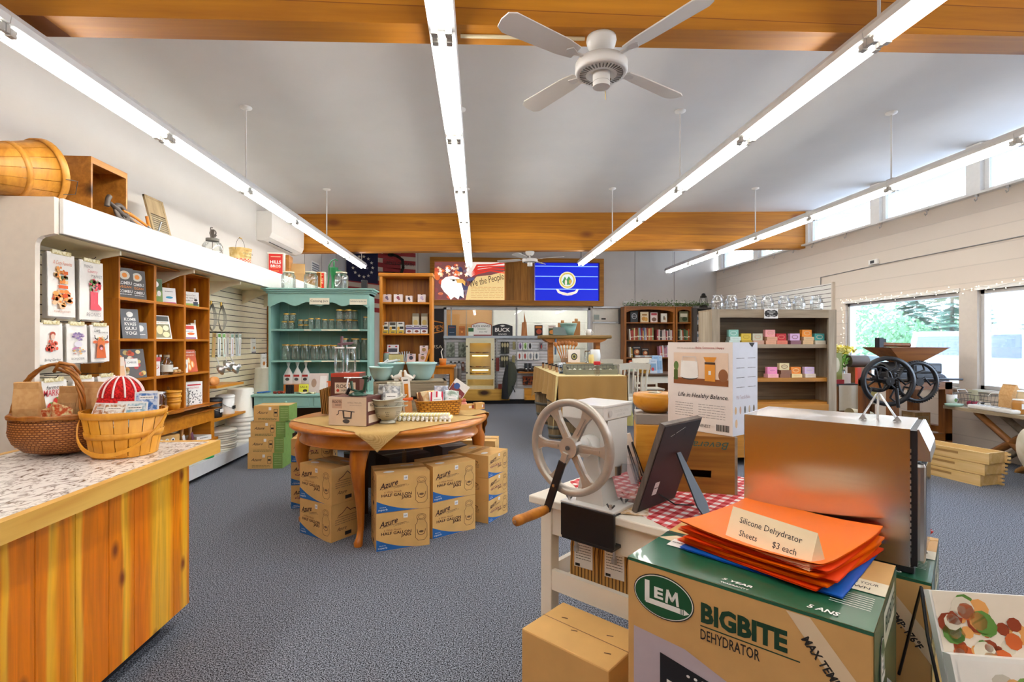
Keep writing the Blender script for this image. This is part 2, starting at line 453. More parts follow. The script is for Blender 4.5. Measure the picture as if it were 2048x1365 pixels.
SW=[(6.62,8.80),(3.2,6.36)];SZ0,SZ1=.88,2.19
b=MB();XO=XR+.2
b.box(XR,XO,YF,YB,0,SZ0,blockm);b.box(XR,XO,YF,YB,SZ1,CZ,blockm)
b.box(XR,XO,YF,3.2,SZ0,SZ1,blockm);b.box(XR,XO,6.36,6.62,SZ0,SZ1,paint('#d9cfc4',.6));b.box(XR,XO,8.80,YB,SZ0,SZ1,blockm)
b.build('wall_right',**st)
fr=paint('#eae8e4',.5)
b=MB();b.box(XR-.09,XO,YF,YB,CZ,CZ+.03,fr)
b.build('trim_1',**st)
posts=[13.6,11.8,9.95,8.12,6.42,4.6,2.8,1.0,-.8,-2.6]
for i,y in enumerate(posts):
 nx=posts[i+1]if i+1<len(posts)else YF
 if nx<1.0:
  b=MB();b.box(XR,XO,YF,y,CZ+.03,4.16,wallm);b.build('wall_right',**st);break
 f=thing('window',None,None,(XR,0,0));tag(f,kind='structure');f.name='window_%d'%(i+3)
 b=MB();b.box(.0,.2,y-.1,y+.1,CZ+.03,4.14,fr);b.box(.06,.1,nx+.1,y-.1,CZ+.03,CZ+.08,fr)
 b.box(.06,.1,y-.16,y-.1,CZ+.03,4.14,fr);b.box(.06,.1,nx+.1,nx+.16,CZ+.03,4.14,fr)
 b.build('window_frame',f)
 b=MB();b.box(.075,.081,nx+.16,y-.16,CZ+.08,4.13,glass('#f7fbff',.03));b.build('window_pane',f)
 # ledge hooks and conduit on the block wall
k=0
for y in[13.2,12.4,11.6,10.9,10.2,9.6,8.7,7.9,7.05,6.3,5.9,5.0]:
 b=MB(T(XR-.07,y,CZ));b.box(-.012,.012,-.02,.02,-.03,0,STEEL);b.tube([(0,0,-.03),(0,0,-.07),(-.02,0,-.09),(-.035,0,-.06)],.006,STEEL)
 b.build('ledge_hook',label=f"small metal hook under the clerestory ledge, {ORD[k]} from the back wall",cat='hook',group='hooks under the clerestory ledge');k+=1
b=MB();b.tube([(XR-.012,9.45,2.75),(XR-.012,7.9,2.78),(XR-.012,3.2,2.80)],.008,paint('#8d8a86',.5));b.tube([(XR-.012,9.45,2.75),(XR-.012,9.45,2.2)],.008,paint('#8d8a86',.5))
b.build('surface_conduit',label='thin grey conduit running along the painted block wall above the shop windows',cat='conduit')
b=MB();b.rbox(XR-.05,XR,8.02,8.2,2.795,2.88,WHITE,r=.01);b.box(XR-.056,XR-.05,8.07,8.15,2.815,2.86,BLACK)
b.build('sensor_box',label='small white sensor box with black window on the conduit of the block wall',cat='sensor')
b=MB();b.rbox(XR-.05,XR,11.3,11.42,2.5,2.58,BLACK,r=.01)
b.build('camera_box',label='tiny black camera box on the block wall above the white slatwall',cat='camera')
# shop windows
for i,(y0,y1)in enumerate(SW):
 f=thing('window_%d'%(i+1),None,None,(XR,0,0));tag(f,kind='structure')
 b=MB();al=paint('#cfcdca',.35,metal=.3)
 for(a,c,z0,z1)in((y0,y1,SZ0,SZ0+.05),(y0,y1,SZ1-.05,SZ1),(y0,y0+.05,SZ0,SZ1),(y1-.05,y1,SZ0,SZ1)):
  b.box(.05,.12,a,c,z0,z1,al)
 b.box(-.02,.05,y0-.02,y1+.02,SZ1,SZ1+.05,fr);b.box(-.05,.05,y0-.02,y1+.02,SZ0-.03,SZ0,fr)
 b.build('window_frame',f)
 b=MB();b.box(.08,.086,y0+.05,y1-.05,SZ0+.05,SZ1-.05,glass('#f5faff',.04));b.build('window_pane',f)
 # ceiling beams of glued laminated timber
beamw=wood('#dd952e','#a86214','X',.55,.5,knots=1.7,boards=.14,boardaxis='Z',dark='#8a4a12',spread=.3)
for i,(y0,y1)in enumerate(((2.86,3.05),(9.93,10.12))):
 b=MB()
 def bz(x):return 3.27+.020*x
 x0,x1=XL,XR
 b.add([(x0,y0,bz(x0)),(x1,y0,bz(x1)),(x1,y1,bz(x1)),(x0,y1,bz(x0)),(x0,y0,ceil_z(x0)),(x1,y0,ceil_z(x1)),(x1,y1,ceil_z(x1)),(x0,y1,ceil_z(x0))],
 [(0,3,2,1),(4,5,6,7),(0,1,5,4),(2,3,7,6),(1,2,6,5),(0,4,7,3)],beamw)
 b.build('trim_%d'%(i+2),**st)
b=MB();zc=3.27;b.tube([(-.1,2.95,zc-.012),(.62,2.95,zc+.0)],.011,paint('#e9ddb8',.5))
b.build('surface_conduit',label='cream conduit under the near ceiling beam running to the ceiling fan',cat='conduit')
# room behind the glazed partition
b=MB();tan=paint('#b98a55',.7);wb=paint('#eae6dc',.7)
b.box(-1.4,4.0,15.6,15.7,0,3.0,wb);b.box(-.98,.42,15.55,15.6,0,3.0,tan);b.box(-.36,-.34,15.54,15.55,0,3.0,seam)
b.box(.42,.43,15.53,15.6,0,3.0,seam)
for z in(.5,.9,1.3,1.7,2.1,2.5):b.box(1.3,4.0,15.59,15.6,z,z+.012,paint('#cfcabd',.7))
b.box(-1.4,-1.3,14.0,15.6,0,3,tan);b.box(4.0,4.1,14.0,15.6,0,3,wb);b.box(-1.4,4.1,14.0,15.7,3.0,3.1,wb);b.box(-1.4,4.1,14.0,15.7,-.1,0,carpet)
b.build('wall_backroom',**st)
for x,y in((-.1,14.7),(1.9,14.7),(3.0,14.6)):
 b=MB(T(x,y,2.9));b.box(-.08,.08,-.45,.45,0,.08,WHITE);b.cyl(.02,-.4,.4,emit('#ffffff',40,'tube_light'),T(-.03,0,-.01)@RX(90),8);b.cyl(.02,-.4,.4,emit('#ffffff',40,'tube_light'),T(.03,0,-.01)@RX(90),8)
 b.build('strip_light',label='short white strip light in the room behind the glass, %s'%{-.1:'above the tan panelling',1.9:'in the middle of the ceiling',3.0:'nearest the roll-up door'}[x],cat='light',group='strip lights behind the glass')
f=thing('window_20',None,None,(0,YB,0));tag(f,kind='structure')
b=MB();al=paint('#b9bcc0',.35,metal=.5)
for(x0,x1,z0,z1)in((WX0,WX1,WZ1-.06,WZ1),(WX0,WX0+.06,WZ0,WZ1),(WX1-.06,WX1,WZ0,WZ1),(WX0,WX1,WZ0,WZ0+.05),(WX0+.17,WX0+.2,WZ0,WZ1),(1.02,1.06,WZ0,WZ1)):
 b.box(x0,x1,-.05,.08,z0,z1,al)
b.build('window_frame',f)
b=MB();b.box(WX0+.06,WX1-.06,.0,.006,WZ0+.05,WZ1-.06,glass('#f8fbfa',.05));b.build('window_pane',f)
# roll-up door
f=thing('door_1',None,None,(0,YB,0));tag(f,kind='structure')
b=MB();dw=paint('#efeade',.5)
b.box(DX0,DX1,.02,.06,0,WZ1,dw)
for i in range(8):b.box(DX0+.05,DX1-.05,-.0,.02,.12+i*.27,.37+i*.27,dw)
b.build('door_panel',f)
b=MB();b.box(DX0,DX1+.06,-.06,.06,WZ1,WZ1+.05,al);b.box(DX1-.0,DX1+.06,-.06,.06,0,WZ1,al);b.box(DX0,DX1,-.04,0,2.02,2.06,al)
b.box(DX1-.1,DX1-.03,-.07,0,2.0,2.4,paint('#77797c',.4,metal=.5));b.box(DX0+.04,DX0+.18,-.03,0,2.12,2.25,paint('#9aa7a0'));b.build('door_frame',f)
b=MB();b.rect(-.06,.06,-.02,.02,INK,T(DX0+.3,-.021,2.14)@RX(90));b.build('door_plate',f)
# ================================================================= OUTDOORS
g=MB();g.box(XO,80,-30,90,-.12,-.02,paint('#c9c9cc',.9,var=.08,scale=.4));g.build('ground',kind='structure')
b=MB();b.box(XO,XO+1.0,YF,YB+.3,4.16,4.35,paint('#c4c9e0',.8));b.build('roof_eave',kind='structure')
def blobs(b,n,c,r,s,m,seed,leaf=.1):
 """a loose crown made of many small leaf blades in clumps"""
 rr=random.Random(seed)
 vs,fs=[],[]
 for i in range(n):
  d=Vector((rr.gauss(0,1),rr.gauss(0,1),rr.gauss(0,1))).normalized()*r*(rr.random()**.4)
  p=Vector(c)+Vector((d.x*s[0],d.y*s[1],d.z*s[2]))
  a=Vector((rr.uniform(-1,1),rr.uniform(-1,1),rr.uniform(-1,1))).normalized();q=a.orthogonal().normalized()
  w=a.cross(q)*leaf*rr.uniform(.5,1);q=q*leaf*rr.uniform(.6,1.3)
  k=len(vs);vs+=[p-q,p+w*.5,p+q,p-w*.5];fs.append((k,k+1,k+2,k+3))
 b.add(vs,fs,m)
leafm=paint('#8fb88c',.8,var=.3,scale=3);leaf2=paint('#93ad9a',.8,var=.25,scale=3);bark=paint('#8a7f74',.9,var=.2)
def conifer(x,y,h,r,label,seed):
 o=thing('conifer_tree',label,'tree',(x,y,-.02),0,'trees outside')
 b=MB();b.tube([(0,0,0),(0,0,h*.5),(0,0,h)],.12,bark,rs=[.14,.08,.02]);b.build('trunk',o)
 b=MB();rr=random.Random(seed);k=int(h*4)
 for i in range(k):
  z=h*.12+(h*.88)*i/k;L=r*(1-i/k)+.15
  for j in range(6):
   a=rr.uniform(0,2*PI);e=Vector((math.cos(a)*L,math.sin(a)*L,z-.15*L));q=Vector((-math.sin(a),math.cos(a),0))*L*.16
   p0=Vector((0,0,z));mid=p0.lerp(e,.55)
   b.add([p0,mid+q,e,mid-q],[(0,1,2,3)],leaf2)
   for t in(.35,.6,.85):
    c=p0.lerp(e,t);b.add([c,c+q*1.3+Vector((0,0,-.12)),c+(e-p0)*.12,c-q*1.3+Vector((0,0,-.12))],[(0,1,2),(0,2,3)],leaf2)
 b.build('branches',o)
conifer(27,27.5,9.5,2.4,'tall thin conifer outside, in the middle of the left shop window',3)
conifer(30,24.5,8.0,2.0,'sparse conifer outside beside the window mullion',5)
conifer(34,25.5,11.0,2.6,'tall conifer outside behind the right end of the parked vehicle',8)
conifer(38,42,12,3.2,'far conifer outside above the back end of the clerestory',11)
for i,(x,y,r,lb)in enumerate(((15.5,20.8,2.2,'bushy green tree outside at the back edge of the left shop window'),(19.5,22.6,1.5,'smaller green bush outside beside the bushy tree'),(28,17.6,2.8,'pale leafy tree outside behind the parked vehicle'),(26,41,4.2,'large leafy tree outside seen through the back clerestory panes'),(34,34,2.0,'low distant bush outside between the conifers'))):
 o=thing('leafy_tree',lb,'tree',(x,y,-.02),0,'trees outside')
 b=MB();b.tube([(0,0,0),(.1,0,r*.7),(0,0,r*1.2)],.1,bark,rs=[.14,.1,.05]);b.build('trunk',o)
 b=MB();blobs(b,int(1500*r),(0,0,r*(.95 if i!=3 else 1.6)),r,(1,1,.9),leafm if i!=2 else leaf2,i+20,.12);b.build('crown',o)
 # parked vehicle seen side-on
car=thing('parked_truck','pale silver pickup truck with canopy parked outside the shop windows','truck',(11.6,9.3,0),90)
cm=paint('#e9ebef',.3,var=.02,coat=.5);win=paint('#8f9cb5',.15)
b=MB()
prof=[(-2.9,.45),(-2.9,.98),(-2.75,1.1),(-1.15,1.14),(-.55,1.62),(-.2,1.72),(2.7,1.74),(2.85,1.6),(2.95,1.1),(2.95,.45)]
def sidepoly(b,pts,y0,y1,m):b.prism([(x,z)for x,z in pts],y1-y0,m,T(0,y1,0)@RX(90))
sidepoly(b,[(-2.9,.45),(-2.95,.9),(-2.7,1.12),(-1.1,1.16),(2.95,1.14),(3.0,.45)],-.95,.95,cm)
sidepoly(b,[(-1.15,1.14),(-.5,1.66),(-.1,1.74),(2.75,1.76),(2.9,1.14)],-.8,.8,cm)
b.build('body',car,bevel=.03)
b=MB()
for s in(-1,1):
 b=MB()
 for pts in([(-.85,1.18),(-.42,1.6),(.12,1.66),(.12,1.18)],[(.2,1.18),(.2,1.66),(1.0,1.66),(1.05,1.18)],[(1.25,1.2),(1.25,1.64),(2.6,1.64),(2.72,1.2)]):
  b.prism(pts,.01,win,T(0,.81*s+.005,0)@RX(90))
 b.build('side_window',car)
for x in(-1.95,1.95):
 for s in(-1,1):
  b=MB(T(x,s*.86,.4)@RX(90));b.cyl(.4,-.12,.12,paint('#3c3c40',.8),n=28);b.cyl(.24,-.13,.13,paint('#b9bcc2',.3,metal=.6),n=20);b.build('wheel',car)
for s in(-1,1):
 b=MB();b.rbox(-.75,-.6,s*.95-.08,s*.95+.08,1.15,1.3,cm,r=.03);b.build('wing_mirror',car)
 # ================================================================= STRIP LIGHTS
EDG=[11.0,9.62,8.25,6.87,5.49,4.11,2.73,1.35,-.03,-1.41,-2.8]
tubem=emit('#fffdf8',TUBE,'tube_light');hous=paint('#e4e3e0',.45,var=.01);sock=paint('#bdbab4',.4)
def fixture_mesh(L):
 h=MB();pr=[(-.068,.0),(-.075,.035),(-.05,.075),(.05,.075),(.075,.035),(.068,.0)]
 h.prism([(x,z)for x,z in pr],L-.004,hous,T(0,L-.002,0)@RX(90))
 h.box(-.02,.02,.06,L-.06,-.012,0,hous)
 t=MB();t.cyl(.0165,.055,L-.055,tubem,T(0,L,0)@RX(90),12)
 k=MB();k.box(-.012,.012,0,.022,-.04,0,sock);k.cyl(.017,.02,.05,sock,T(0,.055,-.032)@RX(90),10)
 return h,t,k
rows={'leftmost':-2.41,'centre':-.19,'right of centre':2.22,'window side':4.67}
L=1.38
proto=None
place=['at the far end','second from the far end','third from the far end','fourth from the far end','fifth from the far end','sixth from the far end','seventh from the far end','eighth from the far end','ninth from the far end','above the camera','behind the camera']
for rn,X in rows.items():
 edges=([12.38]if X>4 else[])+EDG
 for i in range(len(edges)-1):
  y1,y0=edges[i],edges[i+1]
  z=3.155+.022*X
  lb=f"twin-tube strip light in the {rn} row, {place[i]}"
  if proto is None:
   proto=thing('strip_light',lb,'light',(X,y0,z),0,'hanging strip lights')
   h,t,k=fixture_mesh(L)
   h.build('housing',proto)
   for s in(-.037,.037):
    a=t.build('light_tube',proto,loc=(s,0,-.032))
   for s in(-.037,.037):
    for e in(0,1):
     kk=MB(T(s,L if e else 0,0)@(RZ(180)if e else Matrix.Identity(4)))
     kk.box(-.012,.012,.002,.024,-.042,0,sock);kk.box(-.016,.016,.022,.058,-.05,-.012,sock);kk.build('tube_socket',proto)
  else:
   dup(proto,(X,y0,z),0,lb)
 for j,y in enumerate((11.2 if X<4 else 12.0,8.35,5.5,2.7)):
  if j==0 and X<4:y=10.8
  z0=3.155+.022*X+.075;b=MB(T(X,y,0));b.cyl(.009,z0,ceil_z(X)-.01,paint('#e6e4e0',.4),n=10)
  b.lathe([(.06,ceil_z(X)),(.058,ceil_z(X)-.012),(.02,ceil_z(X)-.03),(.009,ceil_z(X)-.03)],WHITE,n=16)
  b.box(-.02,.02,-.05,.05,z0,z0+.02,sock)
  b.build('hanging_rod',label=f"white hanging rod of the {rn} strip light row, {['at its far end', 'second from the far end', 'second from the camera', 'beside the near beam'][j]}",cat='rod',group='strip light rods')
  # ================================================================= CEILING FANS
def fan(loc,label,a0,R_=.70,drop=.0):
 o=thing('ceiling_fan',label,'fan',loc,a0,'ceiling fans')
 w=paint('#eceae6',.4,var=.01)
 b=MB();b.lathe([(.001,0),(.085,0),(.088,-.02),(.08,-.05),(.055,-.075),(.03,-.08)],w,n=28);b.build('canopy',o)
 b=MB();b.cyl(.017,-.14,-.07,w,n=12);b.build('downrod',o)
 b=MB();b.lathe([(.02,-.13),(.06,-.135),(.145,-.145),(.152,-.155),(.152,-.2),(.145,-.212),(.135,-.212),(.075,-.222),(.07,-.205),(.001,-.205)],w,n=36)
 for i in range(36):
  a=360*i/36;b.box(.088,.126,-.0035,.0035,-.2195,-.211,paint('#77736e',.6),RZ(a))
 b.build('motor_housing',o)
 b=MB();b.cyl(.05,-.29,-.2,w,n=24);b.cyl(.051,-.262,-.260,sock,n=24);b.cyl(.007,.048,.06,paint('#7a6a4a',.4,metal=.7),T(0,0,-.235)@RY(90),8);b.build('switch_housing',o)
 for i in range(4):
  M=RZ(90*i+20)
  b=MB(M@T(0,0,-.155)@RX(12));b.prism([(.2,-.045),(.3,-.06),(.66,-.07),(.70,-.05),(.71,0),(.70,.05),(.66,.07),(.3,.06),(.2,.045)],.007,paint('#efece6',.7,var=.01));bl=b.build('blade',o)
  b=MB(M@T(0,0,-.16));b.prism([(.1,-.012),(.2,-.012),(.25,-.035),(.27,0),(.25,.035),(.2,.012),(.1,.012)],.006,w);b.build('blade_bracket',bl)
 b=MB();b.tube([(.04,.03,-.28),(.045,.035,-.34)],.002,GOLD,n=5);b.build('pull_chain',o)
 return o
fan((.72+.0,2.955,3.283),'white ceiling fan mounted under the near timber beam',12)
fan((at(1060,503,Y=10.0).x,10.02,3.285),'small distant white ceiling fan under the far timber beam',40)
# ================================================================= SHOP COUNTER (front left)
o=thing('shop_counter','knotty pine shop counter with speckled laminate worktop and light wood edge','counter',(-1.9,0,0))
lam=pattern('marble','#6e5646','#f3ede6',26,.22,0,a=.36,b=.52,st=(1,.6,1),spec=.5)
cedge=wood('#e3b878','#c9924e','Y',.8,.4)
b=MB();b.box(-.395,.435,-1.2,2.915,.895,.955,lam);b.build('worktop',o)
b=MB();b.box(.435,.47,-1.2,2.95,.888,.957,cedge);b.box(-.43,.435,2.915,2.95,.888,.957,cedge);b.box(-.43,-.395,-1.2,2.915,.888,.957,cedge);b.build('worktop_edge',o)
def counter_planks():
 m,nt,n,l,bb=_new('knotty_pine_planks')
 t=n.new('ShaderNodeTexCoord');sx=n.new('ShaderNodeSeparateXYZ');l.new(t.outputs['Object'],sx.inputs[0])
 # uneven plank edges with sapwood stripes
 z=n.new('ShaderNodeTexNoise');z.noise_dimensions='1D';z.inputs['Scale'].default_value=3.3;z.inputs['Detail'].default_value=0
 wob=n.new('ShaderNodeTexNoise');wob.inputs['Scale'].default_value=1.4
 ml=n.new('ShaderNodeMapping');ml.inputs['Scale'].default_value=(1,1,.8);l.new(t.outputs['Object'],ml.inputs[0]);l.new(ml.outputs[0],wob.inputs['Vector'])
 ma=n.new('ShaderNodeMath');ma.operation='MULTIPLY_ADD';ma.inputs[1].default_value=.10;l.new(wob.outputs['Fac'],ma.inputs[0]);l.new(sx.outputs['Y'],ma.inputs[2])
 l.new(ma.outputs[0],z.inputs['W'])
 r=n.new('ShaderNodeValToRGB');l.new(z.outputs['Fac'],r.inputs[0]);e=r.color_ramp.elements
 e[0].position=.0;e[0].color=rgb('#d25e00');e[1].position=1;e[1].color=rgb('#e07000')
 for p,c in((.40,'#dd6e00'),(.47,'#e48204'),(.505,'#eeaa20'),(.55,'#f2b634'),(.575,'#e07c00')):x=e.new(p);x.color=rgb(c)
 gm=n.new('ShaderNodeMapping');gm.inputs['Scale'].default_value=(14,14,.8);l.new(t.outputs['Object'],gm.inputs[0])
 gr=n.new('ShaderNodeTexNoise');gr.inputs['Scale'].default_value=2;gr.inputs['Detail'].default_value=6;gr.inputs['Distortion'].default_value=1.2;l.new(gm.outputs[0],gr.inputs['Vector'])
 g2=n.new('ShaderNodeMapRange');g2.inputs[1].default_value=.3;g2.inputs[2].default_value=.7;g2.inputs[3].default_value=.72;g2.inputs[4].default_value=1.15;l.new(gr.outputs['Fac'],g2.inputs[0])
 hs=n.new('ShaderNodeHueSaturation');l.new(r.outputs[0],hs.inputs['Color']);l.new(g2.outputs[0],hs.inputs['Value'])
 v=n.new('ShaderNodeTexVoronoi');v.inputs['Scale'].default_value=2.7;mk=n.new('ShaderNodeMapping');mk.inputs['Scale'].default_value=(1,1.25,.62);mk.inputs['Location'].default_value=(.3,.55,.2)
 v.voronoi_dimensions='2D';cyz=n.new('ShaderNodeCombineXYZ');l.new(sx.outputs['Y'],cyz.inputs['X']);l.new(sx.outputs['Z'],cyz.inputs['Y']);mk.inputs['Scale'].default_value=(1.3,.75,1);l.new(cyz.outputs[0],mk.inputs[0]);l.new(mk.outputs[0],v.inputs['Vector'])
 rk=n.new('ShaderNodeValToRGB');l.new(v.outputs['Distance'],rk.inputs[0]);rk.color_ramp.elements[0].position=.025;rk.color_ramp.elements[0].color=(1,1,1,1);rk.color_ramp.elements[1].position=.10;rk.color_ramp.elements[1].color=(0,0,0,1)
 m3=n.new('ShaderNodeMixRGB');l.new(rk.outputs[0],m3.inputs[0]);l.new(hs.outputs[0],m3.inputs[1]);m3.inputs[2].default_value=rgb('#7a3408')
 l.new(m3.outputs[0],bb.inputs['Base Color']);bb.inputs['Roughness'].default_value=.38;bb.inputs['Coat Weight'].default_value=.15
 return m
plk=counter_planks()
b=MB();edges=[-1.1,-.62,-.2,.12,.55,.92,1.22,1.5,1.72,1.9,2.08,2.26,2.42,2.6,2.72,2.86]
for a,c in zip(edges,edges[1:]):b.box(.33,.352,a+.001,c-.0012,.10,.888,plk)
b.build('front_panel',o,bevel=.002)
b=MB();b.box(-.33,.33,2.84,2.86,.10,.888,plk);b.box(-.33,-.31,-1.1,2.84,.1,.888,plk);b.build('end_panel',o)
b=MB();b.box(-.28,.26,-1.1,2.76,0,.10,BLACK);b.build('toe_kick',o)
# ---- baskets on the counter
# wicker egg basket
wk=pattern('weave','#dd9a58','#b87434',1,.5,.6,mid='#7a4520',ms=.0035,bw=.022,rh=.0105,cyl=.2,bd=.006)
wkc=at(163,800,D=2.72);WB=Vector((-2.05,2.68,.957))
o=thing('wicker_basket','round brown wicker basket with tall twig handle on the shop counter','basket',WB)
b=MB()
prof=[(.001,.012),(.10,.004),(.15,.02),(.19,.06),(.205,.10),(.203,.15),(.19,.185),(.182,.185),(.192,.15),(.195,.10),(.18,.06),(.14,.03),(.001,.02)]
b.lathe(prof,wk,n=40,sx=1.03,sy=.92)
b.build('bowl',o)
tw=wood('#b5763a','#8a4c1c','Z',2,.4)
b=MB()
for a in range(2):
 b.tube([(.203*math.cos(t)*1.03+0,.203*.92*math.sin(t),.186+.006*a+.003*math.sin(9*t+a*3))for t in[2*PI*i/40 for i in range(40)]],.0085,tw,closed=True)
b.build('rim',o)
b=MB();rr=random.Random(4)
for s in range(4):
 pts=[]
 for i in range(21):
  t=PI*i/20;w=.012*math.sin(t*6+s*1.6);w2=.012*math.cos(t*6+s*1.6)
  pts.append((-.06+.165*math.cos(t)+w*.7+.045*math.sin(t),w2-.03,.10+(.335)*math.sin(t)**.8+w*.3))
 b.tube(pts,.0065,tw,n=6)
b.tube([(-.02,-.03,.40),(.02,-.05,.445),(.07,-.03,.43),(.075,0,.39),(.03,.01,.385),(-.02,-.01,.41)],.008,tw,closed=True,n=6)
b.build('handle',o)
paperb=pattern('speckle','#c99a62','#d2a670',40,.8,.1)
def paper_bag(name,loc,w,d,h,label,group=None,rz=0,tilt=0,m=None,lab=None,extra=None):
 m=m or paperb
 o=MB(RX(tilt))
 def f(u,v):
  a=u*4;i=int(a)%4;t=a-int(a);c=[(-1,-1),(1,-1),(1,1),(-1,1),(-1,-1)]
  x=c[i][0]*(1-t)+c[i+1][0]*t;y=c[i][1]*(1-t)+c[i+1][1]*t
  k=1-.92*max(0,(v-.55)/.45)**1.3
  g=.05*math.sin(v*9+u*14)*(1-abs(2*v-1))
  return(x*w/2*(1+g*.3),y*d/2*k*(1+g),v*h)
 o.grid(f,16,10,m,smooth=False)
 o.box(-w/2,w/2,-d/2,d/2,0,.003,m)
 o.rbox(-w/2,w/2,-.012,.012,h-.045,h,m,r=.003)
 if lab:lab(o,w,d,h)
 if extra:extra(o)
 return o.build(name,loc=loc,rz=rz,label=label,cat='bag',group=group)
paper_bag('paper_bag',WB+Vector((-.10,-.06,.045)),.10,.07,.31,'tall kraft paper bag at the front of the wicker basket',rz=12,tilt=6)
paper_bag('paper_bag',WB+Vector((.10,.02,.045)),.105,.07,.30,'kraft paper bag leaning behind the handle in the wicker basket',rz=-8,tilt=-6)
paper_bag('paper_bag',WB+Vector((-.02,.07,.04)),.09,.06,.28,'kraft paper bag at the back of the wicker basket',rz=5)
b=MB();f=pattern('speckle','#c9531f','#ecdca4',60,.3,.2)
b.grid(lambda u,v:(-.07+.14*u,-.02+.02*math.sin(u*9),.0+.2*v*(1-.2*abs(2*u-1))+.006*math.sin(v*20)),12,10,f,RX(-8));b.grid(lambda u,v:(-.07+.14*u,.02+.02*math.cos(u*9),.0+.2*v),8,8,PLASTIC,RX(-8))
b.build('pasta_bag',loc=WB+Vector((.02,-.075,.05)),rz=4,label='cellophane bag of orange and cream dried pasta in the wicker basket',cat='bag')
# splint basket
SB=Vector((-1.72,2.62,.957))
spl=wood('#e8a646','#d38d2c','Z',1.6,.45);spe=paint('#6b3c10',.7)
def splint(o,r0,r1,h,n,spl=spl):
 b=MB()
 for i in range(n):
  a0,a1=360*i/n+.7,360*(i+1)/n-.7
  b.lathe([(r0*.97,.0),(r0,.012),(r1,h),(r1-.004,h),(r0-.004,.012)],spl,n=3,a0=a0,a1=a1,smooth=True)
 b.lathe([(.001,.004),(r0,.004),(r0,.009),(.001,.009)],spl,n=n);b.build('staves',o)
 b=MB()
 def band(z0,z1,ex):
  ra=r0+(r1-r0)*z0/h+ex;rb=r0+(r1-r0)*z1/h+ex
  b.lathe([(ra-.003,z0),(ra,z0),(rb,z1),(rb-.003,z1)],spl,n=n*2)
 band(h*.42,h*.55,.004);band(h*.86,h*1.01,.004);band(h*.88,h*1.0,-.004)
 b.build('hoops',o)
o=thing('splint_basket','round yellow wooden splint basket with swing handle on the shop counter','basket',SB,8)
splint(o,.135,.172,.215,18)
b=MB();hp=[]
for i in range(25):
 t=PI*i/24;hp.append((.178*math.cos(t),-.178*math.sin(t)*.96,.19-.165*math.sin(t)))
for p,q in zip(hp,hp[1:]):
 b.add([Vector(p)+Vector((0,0,-.009)),Vector(q)+Vector((0,0,-.009)),Vector(q)+Vector((0,0,.009)),Vector(p)+Vector((0,0,.009))],[(0,1,2,3)],spl)
 off=Vector((p[0],p[1],0)).normalized()*.006;of2=Vector((q[0],q[1],0)).normalized()*.006
 A=[Vector(p)+off+Vector((0,0,-.009)),Vector(q)+of2+Vector((0,0,-.009)),Vector(q)+of2+Vector((0,0,.009)),Vector(p)+off+Vector((0,0,.009))]
 B_=[Vector(p)+Vector((0,0,-.009)),Vector(q)+Vector((0,0,-.009)),Vector(q)+Vector((0,0,.009)),Vector(p)+Vector((0,0,.009))]
 b.add(A,[(0,1,2,3)],spl);b.add(A+B_,[(3,2,6,7),(0,4,5,1)],spl)
b.build('handle',o)
b=MB()
for s in(-1,1):b.cyl(.006,0,.02,GOLD,T(s*.17,0,.19)@RY(90*s),8)
b.build('handle_pin',o)
# cards in the splint basket
def spice_card(M,w,h,c1,c2,label,name='seed_packet'):
 b=MB(M);b.box(-w/2,w/2,-.004,.004,0,h,paint('#e9e8e6',.3));F=T(0,-.0045,h/2)@RX(90)
 b.rect(-w*.44,w*.44,-h*.44,h*.44,pattern('speckle',c1,c2,55,.4,0),F,1)
 b.rect(-w*.3,w*.3,h*.2,h*.34,WHITE,F,2);scrib(b,-w*.26,w*.26,h*.26,INK,F,.003,3)
 return b.build(name,label=label,cat='packet',group='packets in the splint basket')
for i,(x,y,rz,tl,c1,c2,d)in enumerate(((-.075,-.085,-14,-22,'#b9805e','#e3d8d0','pinkish front left packet'),(.0,-.10,4,-24,'#a5744a','#f0efe9','white front middle packet with brown picture'),(.085,-.075,16,-20,'#7fa8b9','#dfe6ea','blue front right packet'),
(-.10,-.03,-32,-14,'#9aa4ab','#e2e2e4','grey packet leaning left'),(-.05,-.045,-8,-12,'#c8a58a','#ececec','pale second-row packet'),(.05,-.05,8,-12,'#c9b29a','#efefef','cream second-row packet'),
(.10,.0,22,-10,'#3f6fb4','#cfd9ea','bright blue packet standing high'),(.06,.055,5,-5,'#b8a6b0','#eee9ec','mauve packet standing at the back'))):
 M=T(*(SB+Vector((x,y,.14 if i<6 else .18))))@RZ(rz)@RX(tl)
 spice_card(M,.10,.12,c1,c2,f'{d} in the splint basket')
 # knitted hat
b=MB();red=pattern('speckle','#a3060a','#e0201e',120,.9,.8,bd=.006)
b.lathe([(.088*math.cos(t)+(.004 if j%2 else 0),.10*math.sin(t))for j,t in enumerate([PI/2*i/12 for i in range(13)])],red,n=32)
b.lathe([(.088,0),(.098,-.012),(.102,-.04),(.098,-.06),(.088,-.055)],red,n=32)
for i in range(12):
 a=2*PI*i/12+.2;b.tube([(.094*math.cos(t)*math.cos(a),.094*math.cos(t)*math.sin(a),.106*math.sin(t))for t in[PI/2*(.02+.82*j/8)for j in range(9)]],.0042,paint('#f4d9d6',.9,bump=.5),n=6)
b.build('knitted_hat',loc=SB+Vector((-.055,.06,.27)),rz=0,label='red knitted hat with white stripes on top of the splint basket',cat='hat')
b=MB();b.lathe([(.001,0),(.017,0),(.02,.01),(.02,.05),(.022,.055),(.016,.06),(.001,.06)],CLEAR,n=16);b.cyl(.021,.06,.07,WHITE,n=16);b.build('small_vial',loc=SB+Vector((.095,.10,.22)),label='small clear vial with white cap at the back of the splint basket',cat='bottle')
